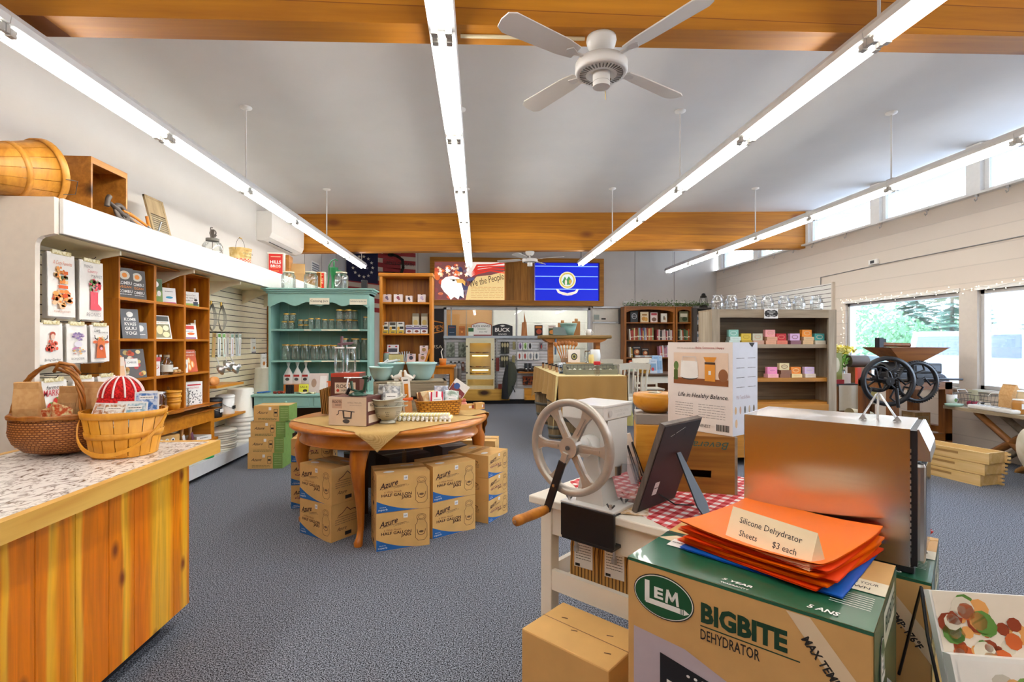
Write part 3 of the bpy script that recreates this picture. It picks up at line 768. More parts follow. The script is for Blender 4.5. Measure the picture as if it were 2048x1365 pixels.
# ================================================================= LEFT WALL GONDOLA
SX=-3.40
o=thing('wall_gondola','long cream wall gondola with slatwall back, white valance and white base shelf','shelving',(0,0,0))
slat=paint('#f1e6c9',.5);groove=paint('#3d372e',.8);whs=paint('#efeeec',.45)
Y0,Y1=3.80,8.5
b=MB();b.box(SX-.08,SX,Y0,Y1,.2,2.28,slat)
for i in range(27):
 z=.24+i*.0775;b.box(SX,SX+.0015,Y0,Y1,z,z+.008,groove)
b.build('slatwall_panel',o)
b=MB();b.box(-2.93,-2.90,3.79,10.3,2.26,2.51,paint('#e4e2de',.5));b.box(SX-.1,-2.93,3.79,10.3,2.48,2.50,whs);b.build('valance',o,bevel=.006)
# end panel with the rounded inner corner
b=MB();pts=[(-3.5,0),(-3.06,0),(-3.055,2.17)]+[(-3.055+.06-.06*math.cos(R(a)),2.17+.07*math.sin(R(a)))for a in(20,45,70,90)]+[(-2.93,2.255),(-2.93,2.51),(-3.5,2.51)]
b.prism([(x,z)for x,z in pts],.04,paint('#e6dbcc',.6),T(0,3.79,0)@RX(90));b.build('end_panel',o)
b=MB();b.box(SX,-3.02,Y0,8.2,.15,.19,whs);b.box(-3.03,-3.0,Y0,8.2,.05,.19,paint('#dedfe1',.4));b.box(-3.035,-3.02,Y0,8.2,.10,.105,DGREY);b.build('base_shelf',o,bevel=.003)
b=MB();b.box(SX,-3.06,Y0,8.2,0,.05,BLACK);b.build('toe_kick',o)
for i,y in enumerate((4.45,5.55,6.6,7.65,8.4)):
 b=MB();b.prism([(SX,2.26),(-2.95,2.26),(-2.95,2.22),(-3.1,2.19),(SX,2.05)],.018,slat,T(0,y,0)@RX(90));b.build('valance_bracket',o)
b=MB();b.box(SX,-2.95,Y0,9.9,2.255,2.265,paint('#f0e2b8',.6));b.build('valance_underside',o)
# crates stacked as a cubby: 3 wide, 4 high
cw=wood('#cf8226','#96510e','Z',1.2,.42,knots=2.5);cwy=wood('#c77c22','#8c4c10','Y',1.2,.42)
def wcrate(label,loc):
 o=thing('wooden_crate',label,'crate',loc,0,'stained crates stacked as shelves')
 W_,H_,D_=.497,.36,.31
 for s in(0,1):
  y=s*(W_-.018);b=MB()
  z0,z1=.155,.205
  b.box(0,D_,y,y+.018,0,z0-.03,cw);b.box(0,D_,y,y+.018,z1+.03,H_,cw);b.box(0,.11,y,y+.018,z0-.03,z1+.03,cw);b.box(.2,D_,y,y+.018,z0-.03,z1+.03,cw)
  b.box(.11,.14,y,y+.018,z0-.03,z1+.03,cw);b.box(.165,.2,y,y+.018,z0-.03,z1+.03,cw)
  b.build('end_board',o)
 b=MB();b.box(0,D_,.018,W_-.018,0,.012,cwy);b.box(0,D_,.018,W_-.018,H_-.012,H_,cwy);b.box(0,.01,.018,W_-.018,.015,H_*.48,cwy);b.box(0,.01,.018,W_-.018,H_*.52,H_-.015,cwy);b.build('slat_boards',o)
 return o
rown=['bottom','second from bottom','third from bottom','top'];coln=['near','middle','far']
CX,CY,CZ0=-3.395,4.62,.80
pc=None
for r_ in range(4):
 for c_ in range(3):
  loc=(CX,CY+c_*.499,CZ0+r_*.361);lb=f'stained wooden crate on its side, {rown[r_]} row, {coln[c_]} column of the crate shelves'
  if pc is None:pc=wcrate(lb,loc)
  else:dup(pc,loc,0,lb)
def crate_pt(c_,r_,t=.5,dx=.2):return Vector((CX+min(dx+.05,.27),CY+c_*.499+.03+t*.44,CZ0+r_*.361+.0125))
# bench beneath the crates
o=thing('plank_bench','rough live-edge pine bench carrying the stack of wooden crates','bench',(0,0,0))
b=MB();le=wood('#c98236','#8d4d14','Y',1,.5,knots=2)
b.grid(lambda u,v:(SX+.02+(.40+.012*math.sin(v*17)+.008*math.sin(v*41))*u,4.45+1.78*v,.797),3,30,le,t=.055);b.build('seat',o)
for y in(4.6,6.05):
 b=MB();b.box(SX+.03,SX+.36,y,y+.08,.19,.742,PINE);b.build('leg',o)
b=MB();b.box(SX+.02,SX+.37,4.5,6.2,.37,.40,PINE);b.box(SX+.33,SX+.36,4.68,6.05,.6,.742,PINE);b.build('lower_shelf',o)
# goods in the crates -------------------------------------------------
def place_face(b,w,h,d,m):
 b.box(-d,0,-w/2,w/2,0,h,m)
def FX(h):return T(0,0,h/2)@RZ(90)@RX(90)
def pack(name,cat,label,loc,w,h,d,body,draw,rz=0,tilt=0,group=None):
 rz-=24
 b=MB(RZ(rz)@RY(-tilt));place_face(b,w,h,d,body);draw(b,FX(h));return b.build(name,loc=loc,label=label,cat=cat,group=group)
G='goods in the crate shelves'
def bag_k(b,F):
 w,h=.15,.27
 b.rect(-.07,.07,-.13,.13,paint('#4b4642',.5),F,1);b.disc(0,.07,.045,.04,paint('#ddd5c6',.6),F,2);b.disc(.0,.07,.022,.022,paint('#e58b2a',.6),F,3)
 b.text('KOMBU',0,.0,.03,WHITE,F,3,w=.115,off=.02);b.text('VEGAN',0,-.035,.022,paint('#e58b2a'),F,3,w=.1,off=.02);b.text('KOMBU',0,-.075,.028,WHITE,F,3,w=.115,off=.02)
 scrib(b,-.05,.05,-.105,WHITE,F,.006,3)
for t,n_ in((.28,'near'),(.66,'far')):
 pack('tea_pouch','pouch',f'dark grey printed pouch in the top near crate, the {n_} one of two',crate_pt(0,3,t,.22),.15,.27,.05,paint('#3f3b38',.4),bag_k,tilt=6,group=G)
def gbox(b,F):
 b.rect(-.065,.065,-.11,.11,paint('#7d9a4e',.6),F,1);b.rect(-.065,.065,.0,.11,paint('#4f6a45',.6),F,2);b.disc(0,.06,.03,.03,WHITE,F,3);b.text('Organic',-.0,-.05,.025,WHITE,F,3,w=.09);b.disc(.03,-.03,.02,.028,WHITE,F,3)
pack('yogurt_kit','box','green boxed starter culture in the top middle crate',crate_pt(1,3,.2,.2),.13,.23,.05,paint('#6d8a4a',.6),gbox,tilt=4,group=G)
def wbox(b,F):
 b.rect(-.06,.06,-.08,.08,paint('#f3f1ee'),F,1);b.disc(0,-.02,.035,.012,paint('#2a9cc0'),F,2);scrib(b,-.04,.04,.04,INK,F,.004,2);b.rect(-.06,.06,-.08,-.068,paint('#b2287a'),F,2)
pack('starter_packet','box','white card packet with blue swirl in the top middle crate',crate_pt(1,3,.62,.24),.13,.16,.04,WHITE,wbox,rz=-8,tilt=8,group=G)
def milk(b,F):
 b.rect(-.1,.1,-.075,.075,paint('#f1eee6'),F,1);b.text('Best in Class',0,.04,.016,paint('#7a4a30'),F,2,w=.12,shear=.3);b.text('THE YOGURT',0,.01,.016,INK,F,2,w=.15);b.text('MARKET',-.02,-.02,.016,INK,F,2,w=.1)
 b.rect(-.1,.1,-.075,-.05,paint('#8fae4a'),F,2);b.rect(.03,.085,-.07,-.03,paint('#26303f'),F,3);b.disc(.06,-.01,.02,.013,INK,F,3)
pack('milk_kit','box','white wide yogurt box with green grass print in the top far crate',crate_pt(2,3,.35,.24),.2,.155,.06,WHITE,milk,tilt=3,group=G)
def guu(b,F):
 b.rect(-.075,.075,-.13,.13,paint('#56585c',.4),F,1);b.disc(0,.085,.03,.025,WHITE,F,2)
 for i,s in enumerate(('KOMB','KVASS','GUU','YOGI')):b.text(s,0,.04-i*.042,.03,WHITE,F,2,w=.1,off=.03)
pack('tea_pouch','pouch','charcoal pouch with bold white capitals in the near crate of the third row',crate_pt(0,2,.45,.22),.155,.27,.05,paint('#4c4e52',.35),guu,tilt=8,group=G)
pack('tea_pouch','pouch','dark pouch tucked behind the charcoal pouch in the near third-row crate',crate_pt(0,2,.12,.16),.1,.26,.05,paint('#2d2c2e',.4),lambda b,F:b.rect(-.04,.04,-.12,0,pattern('speckle','#b33c1c','#e8cf8e',60,.5,0),F,1),tilt=6,group=G)
pack('tea_pouch','pouch','short grey pouch beside the charcoal pouch in the near third-row crate',crate_pt(0,2,.82,.2),.12,.15,.04,paint('#77797d',.4),lambda b,F:(b.disc(0,.02,.03,.03,WHITE,F,1),scrib(b,-.04,.04,-.04,WHITE,F,.006,2)),tilt=6,group=G)
def creamery(b,F):
 b.rect(-.085,.085,-.12,.12,paint('#efede6'),F,1);b.rect(-.075,.075,.06,.112,paint('#4a4a44'),F,2);b.text('HOME CREAMERY',0,.045,.014,paint('#b08a3a'),F,2,w=.14)
 b.rect(-.075,.075,-.11,.03,paint('#8a8562'),F,2);b.disc(-.03,-.03,.032,.045,paint('#e6d9a2'),F,3);b.disc(.035,-.01,.03,.028,paint('#f0e7c2'),F,3);b.disc(.03,-.075,.035,.028,paint('#e9dcae'),F,3)
pack('cheese_book','book','white cheese making book on a stand in the middle crate, third row',crate_pt(1,2,.4,.24),.17,.24,.02,WHITE,creamery,tilt=13,group=G)
def pk(c):return lambda b,F:(b.rect(-.06,.06,-.075,.075,WHITE,F,1),b.rect(-.05,.05,.03,.07,paint(c),F,2),b.disc(.01,-.02,.04,.014,paint('#d9671f'),F,2),scrib(b,-.04,.04,.005,paint('#2d6a9a'),F,.006,2),b.rect(-.06,.06,-.075,-.062,paint('#8c3a86'),F,2))
pack('starter_packet','box','white and red starter packet in the far crate of the third row',crate_pt(2,2,.35,.22),.15,.16,.05,WHITE,pk('#c8382a'),tilt=12,rz=-6,group=G)
pack('starter_packet','box','slim cream packet behind the red starter packet, far third-row crate',crate_pt(2,2,.75,.16),.06,.18,.04,paint('#e4d9c2'),lambda b,F:scrib(b,-.02,.02,.0,INK,F,.005,1),tilt=4,group=G)
def cheese(b,F):
 b.rect(-.12,.12,-.13,.13,paint('#55504e'),F,1);rr=random.Random(3)
 for i in range(26):
  x,y,q=rr.uniform(-.1,.1),rr.uniform(-.11,.11),rr.uniform(.012,.026);b.disc(x,y,q,q*.9,paint(rr.choice(['#d9542a','#ecd9a4','#e98a2c','#c9b06a','#b23434','#f0e5cf'])),F,2,12)
 b.rect(-.05,.06,-.03,.045,WHITE,F,3);b.text('CHEESE',.005,.01,.018,INK,F,4,w=.08)
pack('cheese_board','book','square cheese book with scattered food pictures in the near second-row crate',crate_pt(0,1,.5,.24),.25,.27,.02,DGREY,cheese,tilt=12,group=G)
pack('recipe_book','book','cream paper book leaning below the cheese book in the near crate',crate_pt(0,1,.1,.25),.12,.2,.02,paint('#e6d5c4'),lambda b,F:b.rect(-.05,.05,-.09,.02,paint('#e3b98e'),F,1),tilt=12,group=G)
def ferm(b,F):
 b.rect(-.09,.09,-.12,.12,paint('#c8511c'),F,1);b.text('FIERY FERMENTS',0,.095,.016,WHITE,F,2,w=.16,off=.02);scrib(b,-.07,.07,.06,paint('#f4d9b5'),F,.006,2)
 for x,y in((-.04,-.03),(.0,.0),(.035,-.04),(.0,-.07)):b.disc(x,y,.024,.04,paint('#e98f2e'),F,2);b.disc(x,y,.010,.03,paint('#f3e0b2'),F,3)
pack('ferment_book','book','orange fermenting book in the far crate of the second row',crate_pt(2,1,.42,.2),.18,.25,.02,paint('#b9471a'),ferm,tilt=12,group=G)
pack('white_box','box','small white box before the orange book in the far crate',crate_pt(2,1,.12,.28),.06,.14,.05,WHITE,lambda b,F:b.disc(0,0,.012,.03,DGREY,F,1),group=G)
def ctbox(b,F):b.rect(-.04,.04,.05,.09,paint('#c43d3d'),F,1);b.text('CT',0,-.0,.05,paint('#c4403d'),F,1,w=.05,rot=90)
pack('mold_box','box','narrow white box with red lettering in the middle second-row crate',crate_pt(1,1,.12,.26),.07,.18,.05,WHITE,ctbox,rz=-4,group=G)
def bottle(name,label,loc,r,h,m,cap,group=None,lab=None):
 b=MB();b.lathe([(.001,0),(r*.95,0),(r,.01),(r,h*.62),(r*.45,h*.78),(r*.4,h*.9),(r*.4,h*.9)],m,n=18);b.cyl(r*.48,h*.88,h,cap,n=14)
 if lab:b.lathe([(r+.001,h*.15),(r+.001,h*.5)],lab,n=18)
 return b.build(name,loc=loc,label=label,cat='bottle',group=group)
for i,t in enumerate((.36,.5,.64)):
 bottle('small_bottle',f'small white-capped bottle at the back of the middle second-row crate, {ORD[i]} from the near side',crate_pt(1,1,t,.12),.03,.2,PLASTIC,WHITE,'capped bottles in the crate',paint('#ece7e0'))
o_=bottle('spout_jar','rounded glass jug of pale liquid in the middle second-row crate',crate_pt(1,1,.5,.23),.055,.2,CLEAR,paint('#a08a6a'),None,paint('#d9d3c6'))
b=MB();b.tube([(0,-.09,.0),(0,.09,.0),(.03,.09,.0),(.03,-.09,.0)],.009,tw,closed=True,n=6)
for i in range(5):b.ball(.016,paint('#c9a36a'),T(.012+.01*(i%2),-.07+.035*i,.016),8,6)
b.tube([(0,-.05,.04),(0,.05,.045)],.012,WHITE,n=8)
b.build('ball_garland',loc=crate_pt(1,1,.8,.25)+Vector((0,0,.012)),label='twig tray of small brown balls in the middle second-row crate',cat='tray')
def vegbox(b,F):
 b.rect(-.09,.09,-.12,.12,WHITE,F,1);b.rect(-.08,.08,.085,.1,paint('#c8313a'),F,2);b.text('VEGETABLE',0,.06,.02,paint('#cf3a44'),F,2,w=.12)
 rr=random.Random(8)
 for i in range(70):b.disc(rr.uniform(-.085,.085),rr.uniform(-.115,.03),.005,.007,DGREY,F,2,6)
pack('culture_box','box','white box with red heading and black speckle print in the bottom far crate',crate_pt(2,0,.5,.28),.2,.25,.12,WHITE,vegbox,group=G)
def jar(b,r,h,m=CLEAR,lid=GOLD,neck=.8,n=18,lidh=.012,ribs=0):
 b.lathe([(.001,.004),(r*.9,0),(r,.012),(r,h*.72),(r*.97,h*.8),(r*neck,h*.88),(r*neck,h-lidh)],m,n=n)
 if lid:b.cyl(r*neck*1.08,h-lidh,h,lid,n=n)
b=MB();jar(b,.045,.2,CLEAR,PLASTIC);b.build('glass_jar',loc=crate_pt(2,0,.08,.3),label='clear glass jar beside the vegetable box in the bottom far crate',cat='jar')
for i,(dz,r)in enumerate(((0,.07),(.05,.072),(.1,.074))):
 b=MB();splc=spl;b.lathe([(.001,.003),(r*.85,0),(r,.09),(r-.004,.09),(r*.8,.008)],spl,n=16);b.lathe([(r,.07),(r+.004,.07),(r+.004,.092),(r,.092)],spl,n=16)
 b.build('berry_basket',loc=crate_pt(1,0,.75,.33)+Vector((0,0,dz)),label=f'small round splint berry basket in the bottom middle crate, {["lowest", "middle", "topmost"][i]} of three nested',cat='basket',group='nested berry baskets')
b=MB();jar(b,.05,.2,CLEAR,STEEL);b.build('glass_jar',loc=crate_pt(1,0,.3,.3),label='wide clear glass jar in the bottom middle crate',cat='jar')
# below: box and mashers on the bench shelf
def kbox(b,F):
 b.rect(-.14,.14,-.08,.08,CARD,F,1)
 for i in range(4):b.disc(-.09+i*.06,.035,.02,.025,WHITE,F,2);b.disc(-.09+i*.06,.035,.01,.012,INK,F,3)
 b.disc(0,-.04,.07,.03,WHITE,F,2);b.disc(0,-.04,.05,.02,INK,F,3)
pack('kitchen_box','box','kraft box with round white pictures on the lower bench shelf',Vector((-3.08,5.25,.402)),.32,.17,.2,CARD,kbox)
for i,y in enumerate((5.62,5.78)):
 b=MB();b.lathe([(.001,.0),(.035,0),(.035,.03),(.02,.06),(.013,.10),(.02,.18),(.03,.22),(.028,.245),(.001,.25)],wood('#d7a877','#b98250','Z',2,.5),n=16)
 b.box(-.002,.002,-.02,.02,.04,.13,paint('#7a4a5e' if i else '#e9e6ea'),T(.04,0,0)@RX(20));b.build('wooden_masher',loc=(-3.12,y,.402),label=f'turned wooden masher with hang tag on the bench shelf, {"far" if i else "near"} one',cat='masher',group='mashers on the bench shelf')
pack('white_tray','box','low white tray at the end of the bench shelf',Vector((-3.06,5.95,.402)),.18,.05,.2,WHITE,lambda b,F:scrib(b,-.05,.05,0,INK,F,.006,1))
# tea towels hanging near the gondola end -------------------------------
tw_w=paint('#f5f0e8',.9,bump=.1)
def towel(label,y,z,w,h,art,x=-3.1,n=3,ph=0):
 o=thing('tea_towel',label,'towel',(x,y,z),0,'printed tea towels on the slatwall')
 b=MB()
 for j in range(n):
  dx=-.02*j
  b.grid(lambda u,v:(dx+.006*math.sin(u*7+j+ph)*(1-v)*1.4,(u-.5)*w+.008*j,-h*(1-v)-.006*j),10,6,tw_w)
  b.grid(lambda u,v:(dx-.008+.006*math.sin(u*7+j+ph)*(1-v)*1.4,(u-.5)*w+.008*j,-h*(1-v)-.006*j),10,6,tw_w)
 F=T(.009,0,-h/2)@RZ(90)@RX(90);art(b,F,w,h);b.build('cloth',o)
 b=MB();b.tube([(SX+.005-x,0,.02),(.02,0,.02),(.035,0,.035)],.003,BLACK,n=6);b.build('hook',o)
 b=MB();b.box(-.012,.006,-w*.35,w*.35,-.01,.02,pattern('speckle','#c9b678','#efe7c4',50,.5,0));b.build('hanger_card',o)
def splash(b,F,cx,cy,rx,ry,cols,n,seed,k=3,q=(.1,.3)):
 rr=random.Random(seed)
 for i in range(n):
  a=rr.uniform(0,2*PI);d=math.sqrt(rr.random());s=rr.uniform(*q)
  b.disc(cx+rx*d*math.cos(a),cy+ry*d*math.sin(a),rx*s,ry*s,paint(rr.choice(cols),.9),F,k+i%3,9)
def a_fav(b,F,w,h):
 b.text('A Cozy Favorite',0,h*.34,.03,paint('#e58f6d',.9),F,2,w=w*.7,shear=.3)
 for i in range(6):b.rect(-w*.22+.01*i,w*.2,-h*.2+i*h*.075,-h*.2+i*h*.075+h*.05,paint(['#e08a3c','#e9b27a','#d8602e','#f0c48e','#6f7c5c','#e7743c'][i],.9),F,3)
 splash(b,F,0,-h*.22,w*.36,h*.13,['#e8863f','#f0a25a','#d95a2d','#f6c59a'],40,1);splash(b,F,-.01,h*.16,w*.22,h*.12,['#f0a25a','#f4c27a','#e98b45'],22,2)
 b.text('PUMPKIN HONEY',0,-h*.42,.014,paint('#c98a6a',.9),F,2,w=w*.6)
def a_mkt(b,F,w,h):
 b.text('FRENCH',-w*.18,h*.40,.022,paint('#8d8a88',.9),F,2,w=w*.35);b.text('Country',0,h*.32,.026,paint('#d9777a',.9),F,2,w=w*.42,shear=.3);b.text('MARKET',w*.18,h*.25,.024,paint('#8d8a88',.9),F,2,w=w*.45)
 splash(b,F,w*.1,h*.08,w*.26,h*.11,['#e2474f','#f07a84','#d92c3f','#f2a0a4','#6e9a57'],40,5)
 for s in(-.1,.06):b.poly([(w*s,-h*.02),(w*(s+.16),-h*.02),(w*(s+.16),-h*.22),(w*(s+.32),-h*.29),(w*(s+.3),-h*.33),(w*s,-h*.33)],paint('#e35a67',.9),F,3+(s>0))
 b.text('PEONIES',w*.05,-h*.41,.03,paint('#9a8f90',.9),F,2,w=w*.6)
def a_lady(b,F,w,h):
 splash(b,F,0,-.02,w*.26,h*.2,['#de5a45','#ea8a72','#d1402f'],30,7);b.disc(0,h*.17,w*.09,h*.07,paint('#f3c9b2'),F,6);b.disc(0,h*.23,w*.12,h*.06,paint('#b5482f'),F,5);b.text('Spring Garden',0,-h*.4,.018,INK,F,2,w=w*.7,shear=.3)
def a_tea(b,F,w,h):
 splash(b,F,0,h*.18,w*.28,h*.1,['#a98fb8','#c4a6cc','#8b7aa6'],30,9);b.disc(0,-h*.02,w*.2,h*.08,paint('#e9e2ea'),F,3);splash(b,F,0,-h*.2,w*.3,h*.1,['#c98ab0','#e3b26b','#a9a0a8'],18,11);b.text('BONJOUR',0,-h*.4,.018,paint('#8a8488'),F,2,w=w*.65)
def a_cow(b,F,w,h):
 b.text('Live',-w*.2,h*.36,.035,INK,F,2,w=w*.3,shear=.3);b.text('LIKE SOMEONE',w*.12,h*.30,.012,INK,F,2,w=w*.5)
 b.poly([(-w*.25,-h*.4),(w*.28,-h*.4),(w*.2,-h*.08),(-w*.2,-h*.08)],paint('#dc6e3c',.9),F,3);b.disc(0,h*.0,w*.2,h*.16,paint('#e07a48',.9),F,4);b.disc(-w*.3,h*.04,w*.12,h*.04,paint('#d86a3a'),F,4);b.disc(w*.3,h*.04,w*.12,h*.04,paint('#d86a3a'),F,4)
 b.line([(-w*.2,h*.1),(-w*.32,h*.14),(-w*.34,h*.22)],.008,INK,F,5);b.line([(w*.2,h*.1),(w*.32,h*.14),(w*.34,h*.22)],.008,INK,F,5);b.disc(0,-h*.1,w*.11,h*.07,paint('#7a3d3a'),F,6);b.disc(0,-h*.14,w*.07,h*.04,paint('#e9a5b4'),F,7);splash(b,F,0,h*.13,w*.2,h*.05,['#e2474f','#f0b04a','#7da05a'],14,4,7)
def a_mar(b,F,w,h):
 b.text('farmers',0,h*.36,.03,INK,F,2,w=w*.6,shear=.2);b.text('MARKET',0,h*.24,.05,paint('#c22c3a'),F,2,w=w*.8,off=.01)
 for x,y in((.1,.04),(-.12,-.06),(.16,-.1)):b.disc(w*x,h*y,w*.16,h*.1,paint('#d8342c'),F,3);b.poly([(w*x-.02,h*(y+.1)),(w*x+.02,h*(y+.1)),(w*x,h*(y+.05))],paint('#5f9a3c'),F,5)
 splash(b,F,0,-h*.2,w*.4,h*.05,['#6f9a4c','#a8b86a'],16,6);b.text('STRAWBERRIES',0,-h*.38,.03,INK,F,2,w=w*.75)
towel('tea towel with orange pumpkin stack print, top row beside the end panel',4.03,2.16,.25,.47,a_fav,ph=1)
towel('tea towel with pink boots and peonies print, top row beside the crates',4.33,2.15,.25,.47,a_mkt)
towel('tea towel with lady in red print, middle row by the end panel',3.94,1.64,.20,.30,a_lady)
towel('tea towel with lavender teacup print, centre of the middle row',4.18,1.64,.20,.30,a_tea)
towel('tea towel with orange highland cow print, middle row beside the crates',4.42,1.64,.21,.30,a_cow,ph=2)
towel('tea towel with strawberries and market lettering, bottom row by the end panel',3.96,1.22,.24,.34,a_mar)
towel('plain white folded tea towel in the bottom row behind the wicker basket',4.25,1.22,.22,.34,lambda b,F,w,h:b.text('HOME',0,.1,.02,INK,F,2,w=.1),ph=2)
towel('cream tea towel at the crate end of the bottom row',4.5,1.22,.2,.34,lambda b,F,w,h:splash(b,F,0,0,w*.2,h*.1,['#c9c2a8','#a8b09a'],14,3))
# kitchen gadgets hanging past the crates ---------------------------------
def hookline(o,x=-3.1):
 b=MB();b.tube([(SX+.005-o.location.x,0,0),(.01,0,0),(.02,0,.012)],.003,BLACK,n=6);b.build('hook',o)
wire=paint('#a9a69a',.35,metal=.6)
YG=6.35
for j,(y,z)in enumerate(((6.38,1.98),(6.62,1.98))):
 o=thing('wire_whisk',f'bunch of silver wire whisks hanging above the slatwall hooks, {["near", "far"][j]} bunch','whisk',(-3.2,y,z),0,'wire whisks');hookline(o)
 b=MB()
 for q in range(6):
  for s in(-1,1):
   b.tube([(.004*q,0,-.01),(.004*q,s*.05*(1+q*.12),-.12),(.004*q,s*.07*(1+.1*q),-.22),(.004*q,s*.045,-.31),(.004*q,0,-.34)],.0022,wire,n=5)
 b.build('wire_loops',o)
 b=MB();b.cyl(.012,-.04,.02,GOLD,n=10);b.build('handle',o)
for j in range(7):
 o=thing('carded_utensil',f'long card-backed utensil on the slatwall hooks, {ORD[j]} from the crates','utensil',(-3.12,6.30+j*.11,1.62),0,'carded utensils by the crates');hookline(o)
 b=MB(RX((j%3-1)*5));b.box(-.006,.0,-.035,.035,-.30,-.01,paint(['#b59a5a','#e9ece6','#dfe9dc','#d8cfc8','#e8e6ea','#cfd2cc','#e2e6e2'][j]));F=T(.001,0,-.15)@RZ(90)@RX(90)
 b.rect(-.03,.03,.09,.13,paint(['#7a5a2a','#6fa04a','#77aa55','#b09a8a','#7a9a80','#56685a','#99a090'][j]),F,1);b.rect(-.008,.008,-.12,.07,STEEL if j%2 else paint('#c08a6a'),F,1);b.build('card',o)
for j,(y,z,r)in enumerate(((6.42,1.16,.062),(6.6,1.20,.07),(6.78,1.16,.075))):
 o=thing('canning_funnel',f'shiny steel canning funnel hanging from a slatwall hook, {ORD[j]} from the crates','funnel',(-3.12,y,z),0,'steel funnels');
 b=MB(RY(60));b.lathe([(r,0),(r+.004,.004),(r*.75,.035),(r*.35,.06),(r*.33,.09),(r*.3,.09),(r*.33,.06),(r*.7,.033),(r-.003,0)],STEEL,n=24);b.build('bowl',o)
 b=MB();b.tube([(0,0,.03),(-.02,.01,.1),(-.05,0,.16)],.005,STEEL,n=6);b.build('handle',o)
 b=MB();b.tube([(SX+.005+3.12,0,.165),(-.03,0,.165),(-.02,0,.18)],.003,BLACK,n=6);b.build('hook',o)
for j,(y,z)in enumerate(((6.28,1.03),)):
 b=MB(RZ(-10));b.lathe([(.001,-.02),(.05,-.02),(.055,0),(.05,.02),(.001,.02)],paint('#d9924e',.5),RY(80),n=20,sy=1.5);b.build('cork_trivet',loc=(-3.12,y,z+.01),label='oval orange coaster leaning beside the crates',cat='coaster')
for j,(y,z,lb)in enumerate(((7.55,1.55,'white hanging packet with a small picture, near the slatwall end'),(8.3,1.53,'white hanging packet at the slatwall end beside the stained crates'))):
 o=thing('hanging_packet',lb,'packet',(-3.2,y,z),0,'white hanging packets');hookline(o)
 b=MB();b.box(-.015,0,-.07,.07,-.2,-.0,WHITE);F=T(.001,0,-.1)@RZ(90)@RX(90);b.disc(.01,-.03,.025,.02,paint('#c9883a'),F,1);b.rect(-.07,.07,-.1,-.085,paint('#4a4a7a'),F,1);scrib(b,-.05,.05,.04,INK,F,.005,1);b.build('pouch',o)
for j,y in enumerate((7.85,8.15)):
 o=thing('hanging_packet',f'white food packet with orange picture on the lower hooks, {["near", "far"][j]} one of two','packet',(-3.18,y,1.33),0,'white hanging packets');hookline(o)
 b=MB();b.box(-.015,0,-.09,.09,-.23,-.0,WHITE);F=T(.001,0,-.115)@RZ(90)@RX(90);b.disc(.0,-.03,.045,.03,paint('#cf8238'),F,1);b.rect(-.09,.09,-.115,-.095,paint('#59408a'),F,1);b.text('HERITAGE',0,.05,.016,INK,F,1,w=.12);b.build('pouch',o)
 # little wooden shelves with pails
for j,(y0,y1,z,lb)in enumerate(((6.2,6.9,.985,'upper'),(6.15,6.95,.60,'lower'))):
 b=MB();b.box(SX+.002,-3.05,y0,y1,z-.028,z,wood('#df9a3c','#bd7420','Y',1,.4));b.build('wall_shelf',label=f'short orange pine shelf on the slatwall, the {lb} of two',cat='shelf',group='short pine shelves')
def pail(label,loc,body,r,h):
 o=thing('enamel_pail',label,'pail',loc,0,'enamel pails')
 b=MB();b.lathe([(.001,0),(r*.95,0),(r,.01),(r*1.0,h),(r*.97,h)],body,n=24);b.rect(-.04,.04,-.02,.02,INK if body is WHITE else WHITE,T(r+.002,-.0,h*.4)@RZ(90)@RX(90),1);b.build('body',o)
 b=MB();b.lathe([(r*1.05,h),(r*1.05,h+.02),(r*.9,h+.03),(.001,h+.035)],body,n=24);b.build('lid',o)
 b=MB();b.tube([(r*math.cos(t),r*1.05*math.sin(t),h*.75-abs(math.cos(t))*h*.4)for t in[-PI/2+PI*i/12 for i in range(13)]],.003,STEEL,n=6);b.build('handle',o)
pail('black enamel pail with lid on the lower pine shelf',(-3.17,6.36,.60),BLACK,.10,.2)
pail('white enamel pail with lid and wire handle on the lower pine shelf',(-3.17,6.66,.60),WHITE,.105,.21)
